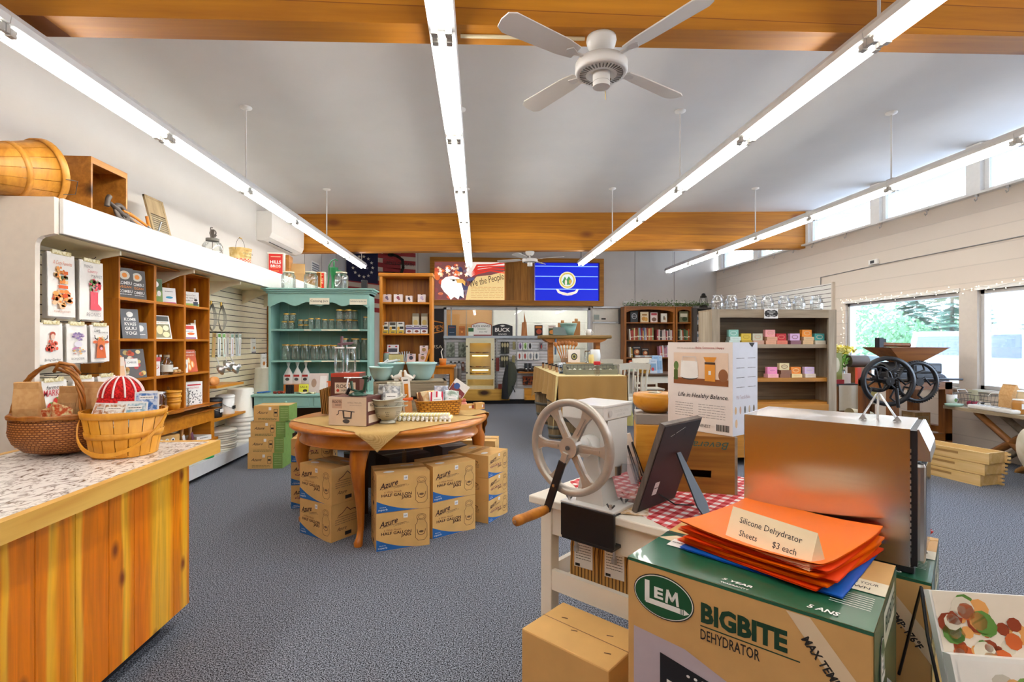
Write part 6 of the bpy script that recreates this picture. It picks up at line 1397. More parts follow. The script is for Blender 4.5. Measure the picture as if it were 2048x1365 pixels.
b=MB();b.box(-.38,.38,-.14,-.12,0,.075,gw);b.box(-.38,.38,.12,.14,0,.15,gw);b.box(-.38,-.36,-.12,.12,0,.13,gw);b.box(.36,.38,-.12,.12,0,.13,gw);b.box(-.36,.36,-.12,.12,0,.012,gw);b.build('frame',o)
b=MB()
for i in range(15):b.tube([(-.37+i*.053,-.13,.075),(-.37+i*.053,-.13,.14)],.002,DGREY,n=4)
b.tube([(-.37,-.13,.14),(.37,-.13,.14)],.003,DGREY,n=4);b.build('wire_sides',o)
for i in range(9):b=MB();b.ball(.032,[WHITE,WHITE,paint('#cfe0d2'),paint('#33333a')][i%4],None,10,6);b.build('pinch_pot',loc=burT(1180,7.45)+Vector((-.3+i*.075,-.02+.05*(i%2),.05)),label=f'little round white or dark pot in the wire tray, {ORD[i]} from the left',cat='pot',group='little pots in the wire tray')
b=MB();b.rbox(-.04,.04,-.03,.03,0,.15,PLASTIC,r=.01);b.rbox(-.045,.045,-.033,.033,.15,.20,paint('#c8242a'),r=.01);b.build('clear_shaker',loc=burT(1194,7.12),label='clear bottle with red cap at the front of the burlap table',cat='bottle')
b=MB(RX(-20));b.rbox(-.07,.07,-.02,.02,0,.17,pattern('speckle','#33455c','#e4e8ea',22,.5,0),r=.01);b.build('blue_booklet',loc=burT(1127,7.6),rz=20,label='blue and white booklet leaning at the left end of the wire tray',cat='booklet')
b=MB();b.tube([(0,0,0),(0,0,.35)],.018,paint('#4a6a8a'),n=8);b.build('blue_duster',loc=burT(1111,9.0)+Vector((0,0,.25)),label='blue brush standing among the goods on the burlap table',cat='brush')
# ================================================================= OVAL TABLE AND ITS GOODS
TC=Vector((-.73,4.45,0));TZ0=.865
cher=wood('#dc8c38','#b0601c','X',.8,.3,coat=.25,spread=.35);cherz=wood('#cf7d30','#9c5218','Z',.9,.3,coat=.25)
o=thing('oval_table','polished orange cherry oval table with cabriole legs among the jar cartons','table',TC,36.9)
A_,B_=.82,.78
def oval(a,b_,z,n=72):return[(a*math.cos(2*PI*i/n),b_*math.sin(2*PI*i/n),z)for i in range(n)]
def ovring(mb,secs,m,n=72):
 vs=[];
 for a,b_,z in secs:vs+=oval(a,b_,z,n)
 fs=[(j*n+i,j*n+(i+1)%n,(j+1)*n+(i+1)%n,(j+1)*n+i)for j in range(len(secs)-1)for i in range(n)]
 mb.add(vs,fs,m,None,True)
b=MB();ovring(b,[(A_-.05,B_-.05,.825),(A_-.01,B_-.01,.83),(A_,B_,.84),(A_,B_,.855),(A_-.012,B_-.012,.865)],cher)
b.add(oval(A_-.012,B_-.012,.865),[tuple(range(72))],cher);b.add(oval(A_-.05,B_-.05,.825),[tuple(range(71,-1,-1))],cher);b.build('table_top',o)
b=MB();ovring(b,[(A_-.09,B_-.09,.825),(A_-.09,B_-.09,.735),(A_-.075,B_-.075,.732),(A_-.075,B_-.075,.722),(A_-.11,B_-.11,.722),(A_-.11,B_-.11,.825)],cher);b.build('apron',o)
lc=Vector((0,0,0))
for ax,ay in((-.879,3.83),(-1.47,4.41),(.0,4.74),(-.58,5.07)):
 d=Vector((ax,ay,0))-TC;d.rotate(Euler((0,0,-R(36.9))));u=d.normalized();c0=u*(d.length-.03)
 b=MB(T(c0.x,c0.y,0))
 pts=[(0,.80),(.0,.70),(.035,.62),(.035,.54),(.01,.40),(-.01,.25),(-.012,.12),(.01,.05),(.03,.02),(.03,0)]
 rs_=[.07,.072,.062,.052,.04,.03,.024,.026,.034,.03]
 b.tube([(u.x*q,u.y*q,z)for q,z in pts],.05,cherz,n=14,rs=rs_);b.build('leg',o)
b=MB();b.tube([(.0,-.2,.722),(.0,-.2,.60)],.001,WHITE,n=4);b.box(-.02,.02,-.201,-.199,.5,.6,PLASTIC);b.build('price_tag',o)
bf=pattern('burlap','#bb9656','#dcbb7e',150,.95,.35)
def clothrunner(name,label,c,w,l,rz,ztop,corner_drop):
 """square cloth laid on the oval top, hanging where it passes the edge"""
 Mi=Matrix.Rotation(R(rz),4,'Z');bb=MB();N=56
 def f(u,v):
  p=Mi@Vector(((u-.5)*w,(v-.5)*l,0))+Vector(c);q=p-TC;q2=q.copy();q2.rotate(Euler((0,0,-R(36.9))))
  k=math.sqrt((q2.x/(A_+.012))**2+(q2.y/(B_+.012))**2)
  if k<=1:return Vector((p.x,p.y,ztop+.004+.002*math.sin(u*23)*math.sin(v*19)))
  e=TC+q/k;over=(q-q/k).length;n_=q.normalized()
  e=e+n_*(.012+.01*math.sin(u*17+v*9)**2);return Vector((e.x,e.y,ztop-over*corner_drop))
 bb.grid(f,N,N,bf);return bb.build(name,label=label,cat='cloth',group='burlap cloths on the oval table')
clothrunner('burlap_runner','burlap square with its pointed corner hanging over the front of the oval table',(-.74,4.30,0),1.12,1.12,48,TZ0,1.0)
clothrunner('burlap_runner','burlap cloth hanging over the right end of the oval table',(-.18,4.85,0),.62,.72,55,TZ0+.003,1.0)
def on(px,py,z=TZ0+.006):return at(px,py,Z=z)
# Roots boxes: dark brown box and apple peeler box
ZT=TZ0+.007
dbr=paint('#5a2d22',.55);crm=paint('#ddc9b0',.6)
p=on(690,838);b=MB();b.cbox(.235,.2,.37,dbr);F=FR(.235,.2,.37);b.rect(-.1175,.1175,.155,.185,paint('#b8402a'),F,1);b.rect(-.085,.085,.02,.11,crm,F,1);b.text('ROOTS',0,.08,.03,paint('#3a2220'),F,2,w=.14,off=.02);b.text('HARVEST',.02,.045,.018,paint('#3a2220'),F,2,w=.1);b.disc(-.06,.045,.012,.012,paint('#c8402c'),F,2)
b.rect(-.09,.09,-.14,-.02,paint('#c9ab8a'),F,1);b.box(-.1,.1175,-.1,.1,.37,.372,paint('#b8402a'));b.build('roots_box',loc=(p.x,p.y+.12,ZT),rz=-2,label='tall dark brown product box with red top edge on the oval table',cat='box')
p=on(652,832);b=MB()
for i in range(9):b.box(-.05,.05,-.006+.0,.0,0,.26-.006*i,paint('#b88a4e' if i%2 else '#9a7038',.7),T(.0,-.07+i*.018,0)@RX(-6))
b.build('paper_bag_bundle',loc=(p.x+.02,p.y+.12,ZT),rz=70,label='row of narrow kraft cards standing left of the dark brown box',cat='cards')
p=at(701,853,Z=ZT);p2=at(660,848,Z=ZT);q=at(731,852,Z=ZT);W1=.335
pa=at(657.5,850,Z=ZT);pb=at(733,853.5,Z=ZT);dv=(pb-pa);rzA=math.degrees(math.atan2(dv.y,dv.x));W1=dv.length;nrm=Vector((-dv.y,dv.x,0)).normalized();cA=(pa+pb)/2+nrm*.11;cA.z=ZT
b=MB();h1=.215;b.cbox(W1,.22,h1,dbr);F=FR(W1,.22,h1);b.rect(-W1/2,W1/2,-h1/2,h1/2,crm,F,1)
b.rect(-.13,-.045,.02,.09,paint('#c9a78e'),F,2);b.text('ROOTS',-.088,.07,.02,INK,F,3,w=.075,off=.02);b.text('HARVEST',-.078,.045,.012,INK,F,3,w=.05);b.text('APPLE PEELER',.06,.065,.013,paint('#a08c78'),F,3,w=.12);scrib(b,.02,.12,.045,paint('#b5a28e'),F,.003,3)
b.line([(-.09,-.03),(-.075,-.02),(-.075,.0),(-.06,.005),(.06,-.003)],.006,DGREY,F,3);b.line([(-.035,.0),(-.03,-.05),(.03,-.05),(.035,-.003)],.012,DGREY,F,3);b.disc(-.01,-.075,.03,.016,DGREY,F,3)
F=RT(W1,.22,h1);b.rect(-.09,.09,.0,.07,crm,F,1);b.text('ROOTS',0,.045,.022,INK,F,2,w=.12,off=.02);b.rect(-.08,.08,-.09,-.03,crm,F,1)
b.build('peeler_box',loc=cA,rz=rzA,label='cream apple peeler box with line drawing at the front of the oval table',cat='box')
dg=paint('#1d4a38',.3,coat=.3)
o=thing('apple_peeler','dark green cast apple peeler with steel crank standing on the cream box','peeler',cA+Vector((.02,0,h1)),rzA)
b=MB();b.lathe([(.001,0),(.07,0),(.072,.008),(.05,.022),(.02,.03),(.001,.03)],dg,n=24);b.tube([(-.0,0,.025),(.05,0,.04),(.065,0,.10),(.065,0,.135)],.012,dg,n=8);b.tube([(.0,0,.03),(-.05,0,.045),(-.06,0,.11)],.011,dg,n=8);b.cyl(.014,-.02,.02,dg,T(.065,0,.14)@RY(90),12);b.build('body',o)
b=MB();b.tube([(-.12,0,.135),(.10,0,.14)],.006,STEEL,n=8);b.tube([(-.06,-.03,.135),(-.06,.03,.135)],.005,STEEL,n=6);b.build('screw_shaft',o)
b=MB();b.tube([(-.085,0,.135),(-.085,-.02,.08),(-.07,-.03,.04)],.006,STEEL,n=6);b.cyl(.013,-.02,.03,BLACK,T(-.07,-.03,.03)@RY(30),12);b.build('crank',o)
b=MB();b.tube([(.10,-.03,.11),(.11,0,.15),(.09,.03,.12)],.006,BLACK,n=6);b.build('peel_arm',o)
p=on(680,838);b=MB()
for i in range(2):jar(b,.042,.215,CLEAR,WHITE,.85)if i==0 else b.add([],[],CLEAR)
b.build('glass_shaker',loc=(p.x-.035,p.y+.12,ZT+.373),label='clear glass with white top standing on the dark brown box, left one',cat='jar',group='glasses on the brown box')
b=MB();jar(b,.042,.215,CLEAR,WHITE,.85);b.build('glass_shaker',loc=(p.x+.06,p.y+.12,ZT+.373),label='clear glass with white top standing on the dark brown box, right one',cat='jar',group='glasses on the brown box')
b=MB();b.tube([(-.02,0,0),(-.015,0,.09)],.012,paint('#7a5e64',.4),n=6);b.tube([(-.05,0,.02),(.05,0,.03),(.08,.0,.035)],.012,paint('#6b5058',.4),n=6,rs=[.012,.014,.006]);b.build('cherry_pitter',loc=(p.x+.0,p.y+.12,ZT+.373+.216),label='small mauve metal gadget lying on top of the two glasses',cat='gadget')
# grey crate riser with teal bowls
pa=at(759,800,Z=ZT);gc=wood('#9d9078','#6e6350','X',1.1,.7,knots=1.5)
RCX,RCY=-.62,4.93;rw,rd,rh=.66,.34,.27;RZa=7
o=thing('grey_crate','weathered grey wooden crate used as a riser at the back of the oval table','crate',(RCX-.02,RCY,ZT),RZa)
b=MB()
for s in(-1,1):
 y0=s*rd/2;y1=y0-s*.015;a,c=min(y0,y1),max(y0,y1)
 b.box(-rw/2,rw/2,a,c,.0,.10,gc);b.box(-rw/2,rw/2,a,c,.13,rh-.02,gc)
b.box(-rw/2,rw/2,-rd/2,rd/2,rh-.015,rh,gc);b.build('slat_boards',o)
for s in(-1,1):b=MB();x0=s*rw/2;x1=x0-s*.025;b.box(min(x0,x1),max(x0,x1),-rd/2-.004,-rd/2+.05,0,rh,gc);b.box(min(x0,x1),max(x0,x1),rd/2-.05,rd/2+.004,0,rh,gc);b.box(min(x0,x1),max(x0,x1),-rd/2,rd/2,.18,rh,gc);b.box(min(x0,x1),max(x0,x1),-rd/2,rd/2,0,.08,gc);b.build('end_frame',o)
tl=paint('#a9cdc9',.25,var=.01,coat=.3)
def mbowl(label,loc,r,h):
 b=MB();b.lathe([(.001,0),(r*.5,0),(r*.62,h*.12),(r*.82,h*.45),(r*.94,h*.88),(r*1.0,h*.9),(r*1.0,h),(r*.95,h),(r*.9,h*.85),(r*.6,h*.16),(.001,h*.05)],tl,n=40);return b.build('mixing_bowl',loc=loc,label=label,cat='bowl',group='teal mixing bowls on the grey crate')
RT_=ZT+rh+.001
def onr(px,dy):y=RCY+dy;return Vector((fx(px,y),y,RT_))
mbowl('small pale teal mixing bowl at the left front of the grey crate',onr(762,-.07),.112,.13)
mbowl('medium pale teal bowl filled with whisks behind the small bowl',onr(783,.10),.13,.16)
mbowl('large pale teal mixing bowl at the right of the grey crate',onr(843,.02),.148,.165)
b=MB();rr=random.Random(9)
for i in range(9):b.tube([(rr.uniform(-.1,.05),rr.uniform(-.05,.05),.15),(rr.uniform(-.05,.1),rr.uniform(-.05,.05),.175+rr.uniform(0,.02))],.008,paint('#cfd4d6',.3,metal=.4),n=5)
b.build('spoon_heap',loc=onr(783,.10),label='silver measuring spoons heaped in the medium teal bowl',cat='spoons',kind='stuff')
for i,px in enumerate((793,819)):
 b=MB(RZ(180*i));w_=paint('#f1ece4',.35);b.tube([(-.04,0,.02),(0,0,.03),(.035,0,.05),(.04,0,.085)],.02,w_,n=10,rs=[.008,.026,.022,.010]);b.ball(.013,w_,T(.042,0,.085));b.tube([(-.03,0,.02),(-.05,0,.05)],.012,w_,n=6);b.box(-.02,.02,-.015,.015,0,.02,w_);b.build('ceramic_hen',loc=onr(px,-.10),label=f'small white ceramic hen on the grey crate, {["left", "right"][i]} one',cat='ornament',group='ceramic hens')
b=MB();b.lathe([(.001,0),(.03,0),(.04,.02),(.036,.02),(.001,.01)],paint('#d9b9a0'),n=14);b.build('salt_dish',loc=onr(806,-.11),label='little pink dish between the two ceramic hens',cat='dish')
# colanders
pc_=on(771,850);gcol=paint('#b5b2a0',.35,var=.01)
def colander(label,z,tilt,foot):
 o=thing('colander',label,'colander',(pc_.x,pc_.y+.10,z),0,'nested grey colanders');M=RX(tilt)@RY(-tilt*.3)
 b=MB(M);r=.118;b.lathe([(.001,.02),(.04,.02),(.085,.05),(.105,.09),(.112,.125),(.124,.13),(.124,.136),(.108,.134),(.1,.09),(.08,.055),(.001,.028)],gcol,n=40)
 if foot:b.lathe([(.04,.03),(.045,.012),(.062,0),(.064,.004),(.05,.018)],gcol,n=32)
 for g in range(8):
  for i,j in((0,0),(1,0),(2,0),(.5,1),(1.5,1),(1,2),(0,2),(2,2)):
   a=g*45+(i-1)*6+8;tz=.06+j*.016;rr_=.0925+(tz-.06)*.55
   b.disc(0,0,.0032,.0032,BLACK,RZ(a)@T(rr_+.001,0,tz)@RZ(90)@RX(90)@RX(-35),1,8)
 b.build('bowl',o)
 for s in(-1,1):b=MB(M);b.tube([(s*.12,-.035,.131),(s*.148,-.025,.132),(s*.15,.025,.132),(s*.12,.035,.131)],.004,gcol,n=6);b.build('handle',o)
colander('lowest grey-green colander of the nested stack, standing on its foot',ZT,0,1)
colander('middle colander of the nested grey-green stack',ZT+.035,-3,0)
colander('topmost tilted colander of the nested stack with towels inside',ZT+.075,9,0)
def ctowel(label,M,w,h,m,lab,grp):
 b=MB(M);b.grid(lambda u,v:((u-.5)*w,.008*math.sin(u*8)-.004,v*h),8,6,m);b.grid(lambda u,v:((u-.5)*w,.012+.008*math.sin(u*8),v*h*.97),8,6,m);b.grid(lambda u,v:((u-.5)*w,-.004+.016*v+.008*math.sin(u*8),h+.006*math.sin(v*PI)),8,2,m)
 F=T(0,-.014,h*.45)@RX(90)
 if lab:b.rect(-w*.35,w*.35,-h*.3,h*.18,WHITE,F,1);scrib(b,-w*.25,w*.25,0,INK,F,.004,2)
 return b.build('kitchen_towel',label=label,cat='towel',group=grp)
base=Vector((pc_.x,pc_.y+.08,ZT+.13))
ctowel('grey patterned towel with black line drawing in the topmost colander',T(*(base+Vector((.03,.0,0))))@RZ(5)@RX(-22),.13,.16,pattern('speckle','#8f9296','#d9d9d6',30,.9,.2),True,'towels in the colander')
ctowel('dark grey checked towel at the left of the topmost colander',T(*(base+Vector((-.04,.03,.0))))@RZ(-12)@RX(-14),.10,.165,pattern('speckle','#77787a','#c9c6bd',26,.9,.2),False,'towels in the colander')
ctowel('beige checked towel at the back of the topmost colander',T(*(base+Vector((.05,.05,.0))))@RZ(8)@RX(-8),.12,.18,pattern('speckle','#a9a48f','#dcd8c6',26,.9,.2),False,'towels in the colander')
p=on(811,836);b=MB(RX(-6)@RY(-4));b.box(-.036,.036,-.003,.0,0,.33,WHITE);b.rbox(-.014,.02,-.012,-.003,.12,.27,PINE,r=.004);b.rect(-.02,.02,.13,.14,INK,T(0,-.003,.165)@RX(90),2);b.build('brush_card',loc=(p.x-.005,p.y+.16,ZT),label='white hanging card with wooden brush standing behind the colanders',cat='package')
b=MB(RY(-6));b.rbox(-.03,.03,-.015,.015,0,.13,paint('#d9975c'),r=.006);b.rbox(-.045,.045,-.022,.022,.13,.155,paint('#d9622a'),r=.008);b.build('orange_spatula',loc=(p.x+.02,p.y+.09,ZT),label='peach package with orange cap beside the colanders',cat='package')
# towel basket
ym=pattern('weave','#e2a232','#c98420',1,.5,.5,mid='#8a5510',ms=.004,bw=.03,rh=.018,cyl=.12)
pa=at(830,824,Z=ZT);BKc=at(870,834,Z=ZT)+Vector((.02,.14,0))
o=thing('towel_basket','long yellow woven basket full of folded kitchen towels on the oval table','basket',BKc,20)
b=MB();L1,W2,H2=.175,.10,.125
def bsk(u,v):
 a=2*PI*u;k=.86+.14*v;x=abs(math.cos(a))**.45*(1 if math.cos(a)>0 else-1);y=abs(math.sin(a))**.45*(1 if math.sin(a)>0 else-1)
 return(x*L1*1.15*k,y*W2*k,v*H2)
b.grid(bsk,48,4,ym);b.grid(lambda u,v:tuple(Vector(bsk(u,1))*(1-.06*v))if 0 else(bsk(u,1)[0]*(1-.05*v),bsk(u,1)[1]*(1-.06*v),H2-.03*v),48,1,ym);b.box(-L1*.9,L1*.9,-W2*.8,W2*.8,0,.005,ym);b.build('woven_body',o)
b=MB();b.tube([(bsk(i/48,1)[0]*1.01,bsk(i/48,1)[1]*1.01,H2)for i in range(48)],.006,wood('#c98a2c','#a2640f','X',1),closed=True,n=6);b.build('rim',o)
cw_=[(pattern('stripe','#c9243e','#f4efee',22,.9,.2,a=.3),'white towel with red stripes at the front of the towel basket',-.02,-.035,-18,1),(pattern('speckle','#9fb3a2','#eceee9',28,.9,.2),'white and green checked towel at the right of the towel basket',.11,-.02,-12,1),
(pattern('speckle','#9a9fae','#e6e7ee',24,.9,.2),'pale blue-grey towel standing high at the back of the towel basket',.03,.03,-4,0),(pattern('speckle','#d8a86a','#efdcb4',24,.9,.2),'cream and gold towel at the left of the towel basket',-.11,.0,-10,0),
(paint('#7a4a28',.8),'folded brown towel edge at the far left of the towel basket',-.15,-.02,-20,0),(pattern('speckle','#e6c98a','#f1e4c6',24,.9,.2),'pale yellow towel behind the red-striped one',-.06,.02,-8,0)]
for m_,lb,dx,dy,tl_,lab in cw_:
 M=T(*BKc)@RZ(20)@T(dx,dy,.07)@RX(tl_)@RY(dx*60);ctowel(lb,M,.125 if 'edge' not in lb else .05,.17 if 'high' in lb else .13,m_,lab,'towels in the yellow basket')
 # tasselled runner
pa=at(792,838,Z=ZT+.0);pb=at(905,838,Z=ZT);dv=pb-pa
o=thing('tassel_towel','folded pale yellow towel with white tassels lying before the yellow basket','towel',(pa+pb)/2+Vector((0,-.03,0)),math.degrees(math.atan2(dv.y,dv.x)))
b=MB();yl=pattern('stripe','#ecdf9a','#f3efe0',40,.9,.2,ax='X',a=.6);b.rbox(-dv.length/2,dv.length/2,-.06,.06,0,.03,yl,r=.01);b.rbox(-dv.length/2,dv.length/2-.02,-.07,.04,.03,.05,yl,r=.01);b.rect(-.05,.01,-.02,.02,WHITE,T(dv.length/2-.03,-.071,.03)@RX(80),1);b.build('cloth',o)
for i in range(13):
 x=-dv.length/2+.02+i*(dv.length-.03)/12;hang_=i>6;b=MB(T(x,-.085 if not hang_ else-.10,.012));b.ball(.012,WHITE,T(0,0,.012),8,6)
 b.tube([(0,0,.01),(0,-.012,-.002 if not hang_ else-.025),(0,-.025,0 if not hang_ else-.055)],.01,WHITE,n=7,rs=[.006,.014,.011]);b.build('tassel',o)
b=MB();b.rbox(-.04,.04,-.03,.03,0,.07,paint('#cf8a7a',.5),r=.015);b.rbox(-.03,.03,-.02,.02,.07,.10,paint('#c9665a',.5),r=.01);b.build('pink_soap_bottle',loc=on(918,822)+Vector((.03,.1,0)),label='pink jar-shaped soap at the right end of the towel basket',cat='bottle')
for i,(dx,w,h,c)in enumerate(((0,.19,.05,'#c8a06a'),(.14,.09,.06,'#d9b27c'))):box_('kraft_box','box',f'small kraft box at the right back of the oval table, {["long", "short"][i]} one',on(938,822)+Vector((dx-.05,.08+dx*.3,0)),w,.06,h,CARD2,(('r',.2,.35,-.2,.2,'#e9e2d6'),('r',.38,.46,-.3,.3,'#8a2a2a')),rz=25,group='kraft boxes on the oval table')
b=MB(RY(35)@RX(-10));b.box(-.08,.08,-.003,0,0,.16,WHITE);F=T(0,-.0035,.08)@RX(90);b.poly([(-.075,-.075),(.075,-.075),(.075,-.0),(-.075,.03)],paint('#8a3a3e'),F,1);b.disc(-.03,.02,.03,.03,paint('#3a5a9a'),F,2);b.text('WORD BREAD',0,-.045,.02,WHITE,F,3,w=.12);b.build('diamond_card',loc=at(907,790,D=4.9),label='white square card turned on its corner at the right of the grey crate',cat='card')
C.objects[-1].location=onr(907,-.02)-Vector((-.0,0,.16))
b=MB();b.lathe([(.001,0),(.03,0),(.06,.12),(.065,.12),(.05,.02)],paint('#d9c98a',.4),n=18);b.build('yellow_cup',loc=(fx(884,5.1),5.12,ZT),label='pale yellow cup standing right of the grey crate',cat='cup')
b=MB();b.box(-.11,.1,-.08,.08,0,.19,paint('#6b3f22',.6));b.build('brown_stand',loc=(fx(900,5.0),5.02,ZT),rz=10,label='brown box stand carrying the white corner-turned card',cat='stand')
C.objects[-2].location.z+=0
# ---- jar cartons around the table
def azure_carton(label,cx,cy,z,rz,w=.385,d=.31,h=.277,kind='HALF GALLON',grp='kraft half gallon jar cartons'):
 b=MB();b.cbox(w,d,h-.002,CARD);F=FR(w,d,h);k1=paint('#3a1f1c',.8);bl=paint('#1f63a8',.6)
 n=14;pts=[(-w/2,-h*.19)]+[(-w/2+w*.86*i/n,-h*.49+h*.30*(1-i/n)**2)for i in range(n+1)]+[(-w/2,-h*.495)]
 b.poly(pts,bl,F,1);b.text('superb',-w*.385,-h*.425,h*.055,WHITE,F,2,w=w*.17);b.text('SEALED BY',-w*.385,-h*.36,h*.025,WHITE,F,2,w=w*.12)
 b.text('Azure',-w*.28,h*.23,h*.15,k1,F,2,w=w*.36,shear=.5,rot=14,off=.03);b.line([(-w*.40,h*.10),(-w*.2,h*.17),(.02,h*.20)],.002,k1,F,2);b.text('CANNING Co.',-w*.04,h*.16,h*.045,paint('#8a6a4a'),F,2,w=w*.3,rot=8)
 q=paint('#9a5a3a',.8);b.text('6 Wide Mouth',-w*.2,h*.03,h*.05,q,F,2,w=w*.32,shear=.2);b.text(kind,-w*.13,-h*.055,h*.075,k1 if kind[0]=='H' else paint('#7a2f4a'),F,2,w=w*.56,off=.035);b.text('JARS',.02,-h*.15,h*.08,k1,F,2,w=w*.19,off=.035)
 jx=w*.34;jl=[(jx-w*.07,h*.24),(jx-w*.07,h*.17),(jx-w*.11,h*.08),(jx-w*.11,-h*.26),(jx-w*.06,-h*.34),(jx+w*.06,-h*.34),(jx+w*.11,-h*.26),(jx+w*.11,h*.08),(jx+w*.07,h*.17),(jx+w*.07,h*.24)]
 b.line(jl,.0022,k1,F,2)
 for rr_ in(1,.62):b.line([(jx+w*.09*rr_*math.cos(2*PI*i/18),h*.28+h*.085*rr_*math.sin(2*PI*i/18))for i in range(18)],.002,k1,F,2,True)
 b.line([(jx-w*.08,-h*.05),(jx-w*.06,-h*.17),(jx,-h*.21),(jx+w*.06,-h*.17),(jx+w*.08,-h*.05)],.0035,k1,F,2);b.disc(jx,-h*.11,w*.045,h*.03,paint('#7a5a3c'),F,2)
 b.rect(-.0,w*.08,h*.31,h*.43,WHITE,F,2);b.text('68',w*.04,h*.37,h*.05,paint('#3a5a8a'),F,3)
 for sf in(RT(w,d,h),LF(w,d,h)):
  b.line([(-.09,h*.16),(-.05,h*.22),(-.01,h*.34),(.02,h*.24),(.06,h*.26),(.1,h*.16)],.005,k1,sf,2);b.line([(-.1,h*.12),(.1,h*.12)],.003,k1,sf,2)
  for i in range(3):scrib(b,-.12,.11,h*(.05-.06*i),paint('#8a6a4a'),sf,.004,2,seed=i)
  b.text('Azure',-.06,-h*.2,h*.1,k1,sf,2,w=.09,shear=.5);b.rect(-.03,.03,-h*.42,-h*.32,INK,sf,2)
 F=TP(w,d,h-.002);b.rect(-w/2,w/2,-.03,.03,paint('#b98c50',.25),F,1);b.disc(-w*.25,-d*.28,.04,.025,WHITE,F,2);b.rect(w*.05,w*.3,d*.18,d*.3,paint('#cdbfae',.5),F,2)
 for i in range(4):b.line([(-w*.4+j*w*.1,d*(.05+.09*i)+.012*math.sin(j+i))for j in range(9)],.0025,paint('#8a6236'),F,1)
 return b.build('jar_carton',loc=(cx,cy,z),rz=rz,label=label,cat='box',group=grp)
def stack(cor,other,n,h,names,left=True,**kw):
 """cor: near front corner on the floor; face runs from the left corner to the right corner"""
 a,c=Vector(cor),Vector(other)
 v=(c-a).normalized();w=kw.get('w',.385);d=kw.get('d',.31)
 if left:nrm_=Vector((-v.y,v.x,0));ctr=a+v*w/2+nrm_*d/2;rz=math.degrees(math.atan2(v.y,v.x))
 else:v2=-v;nrm_=Vector((-v2.y,v2.x,0));ctr=a-v2*w/2+nrm_*d/2;rz=math.degrees(math.atan2(v2.y,v2.x))
 for i in range(n):azure_carton(names[i],ctr.x,ctr.y,i*h,rz+(i%2)*.8,h=h,**kw)
stack((-1.094,3.90,0),(-1.40,4.135,0),2,.277,['bottom half gallon jar carton between the two left legs of the oval table','top half gallon jar carton between the two left legs of the oval table'],left=False)
stack((-.725,3.71,0),(-.365,3.825,0),2,.275,['bottom half gallon jar carton just right of the front table leg','top half gallon jar carton just right of the front table leg'])
stack((-.345,3.925,0),(-.02,4.135,0),2,.277,['bottom half gallon jar carton with a white paper label, right of centre','top half gallon jar carton, right of centre under the tassels'])
stack((.085,4.23,0),(.27,4.53,0),3,.187,['bottom quart jar carton at the right end of the oval table','middle quart jar carton at the right end of the oval table','top quart jar carton at the right end of the oval table'],w=.335,d=.40,kind='QUART',grp='kraft quart jar cartons')
for i in range(3):azure_carton(f'quart jar carton behind the left table leg, {["bottom", "middle", "top"][i]} of three',-1.52,4.90,i*.21,8,w=.36,d=.30,h=.21,kind='QUART',grp='kraft quart jar cartons')
azure_carton('lone jar carton on the floor behind the right table leg',.02,5.35,.0,-10,w=.36,d=.3,h=.5,kind='QUART',grp='kraft quart jar cartons')
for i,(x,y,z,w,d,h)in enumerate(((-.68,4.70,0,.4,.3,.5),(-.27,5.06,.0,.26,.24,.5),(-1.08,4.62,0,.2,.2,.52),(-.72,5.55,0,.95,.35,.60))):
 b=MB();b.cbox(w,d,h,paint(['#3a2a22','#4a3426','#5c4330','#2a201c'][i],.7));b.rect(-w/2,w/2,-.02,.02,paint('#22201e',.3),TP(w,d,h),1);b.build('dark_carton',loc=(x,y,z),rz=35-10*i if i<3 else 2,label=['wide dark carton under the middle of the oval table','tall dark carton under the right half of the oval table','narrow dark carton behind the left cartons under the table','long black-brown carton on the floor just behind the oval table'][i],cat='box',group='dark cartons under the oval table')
 # ================================================================= BACK RIGHT: SLATWALLS, BOOKCASES, TABLE AND CHAIRS
b=MB();sw_=paint('#e6e3dc',.5);sx0=fx(1246,YB)
b.box(sx0,XR-.02,YB-.05,YB,.2,2.62,sw_)
for i in range(30):z=.25+i*.08;b.box(sx0,XR-.02,YB-.052,YB-.05,z,z+.009,groove)
b.build('slatwall',label='white slatwall along the back wall behind the bookcases',cat='slatwall')
b=MB();y0,y1=fy(1668,XR),fy(1443,XR);b.box(XR-.05,XR,y0,y1,.2,2.60,sw_)
for i in range(30):z=.25+i*.08;b.box(XR-.052,XR-.05,y0,y1,z,z+.009,groove)
b.box(XR-.055,XR,y0-.03,y0,.2,2.62,paint('#d6c9ba'));b.build('slatwall',label='white slatwall on the block wall behind the weathered soap shelf',cat='slatwall')
def bookcase(label,px0,px1,Y,H,shelves,mz,mx,dk):
 x0,x1=fx(px0,Y),fx(px1,Y);o=thing('bookcase',label,'bookcase',(x0,Y,0),0,'oak bookcases on the back wall');w=x1-x0
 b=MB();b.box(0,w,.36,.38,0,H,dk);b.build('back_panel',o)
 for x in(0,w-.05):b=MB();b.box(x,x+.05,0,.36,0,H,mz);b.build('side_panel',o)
 for z in shelves:b=MB();b.box(.05,w-.05,.005,.36,z-.03,z,mx);b.build('shelf',o)
 b=MB();b.box(0,w,-.02,.38,H,H+.03,mx);pts=[(.05,H),(.05,H-.13)]+[(.05+(w-.1)*i/12,H-.13+.08*math.sin(PI*i/12)**.5)for i in range(13)]+[(w-.05,H)];b.prism(pts,.02,mx,T(0,.01,0)@RX(90));b.build('arched_top',o)
 return x0,x1
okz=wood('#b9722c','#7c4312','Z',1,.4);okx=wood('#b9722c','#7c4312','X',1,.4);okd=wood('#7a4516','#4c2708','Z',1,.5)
BY=13.3;shb=[2.03,1.56,1.10,.62,.2]
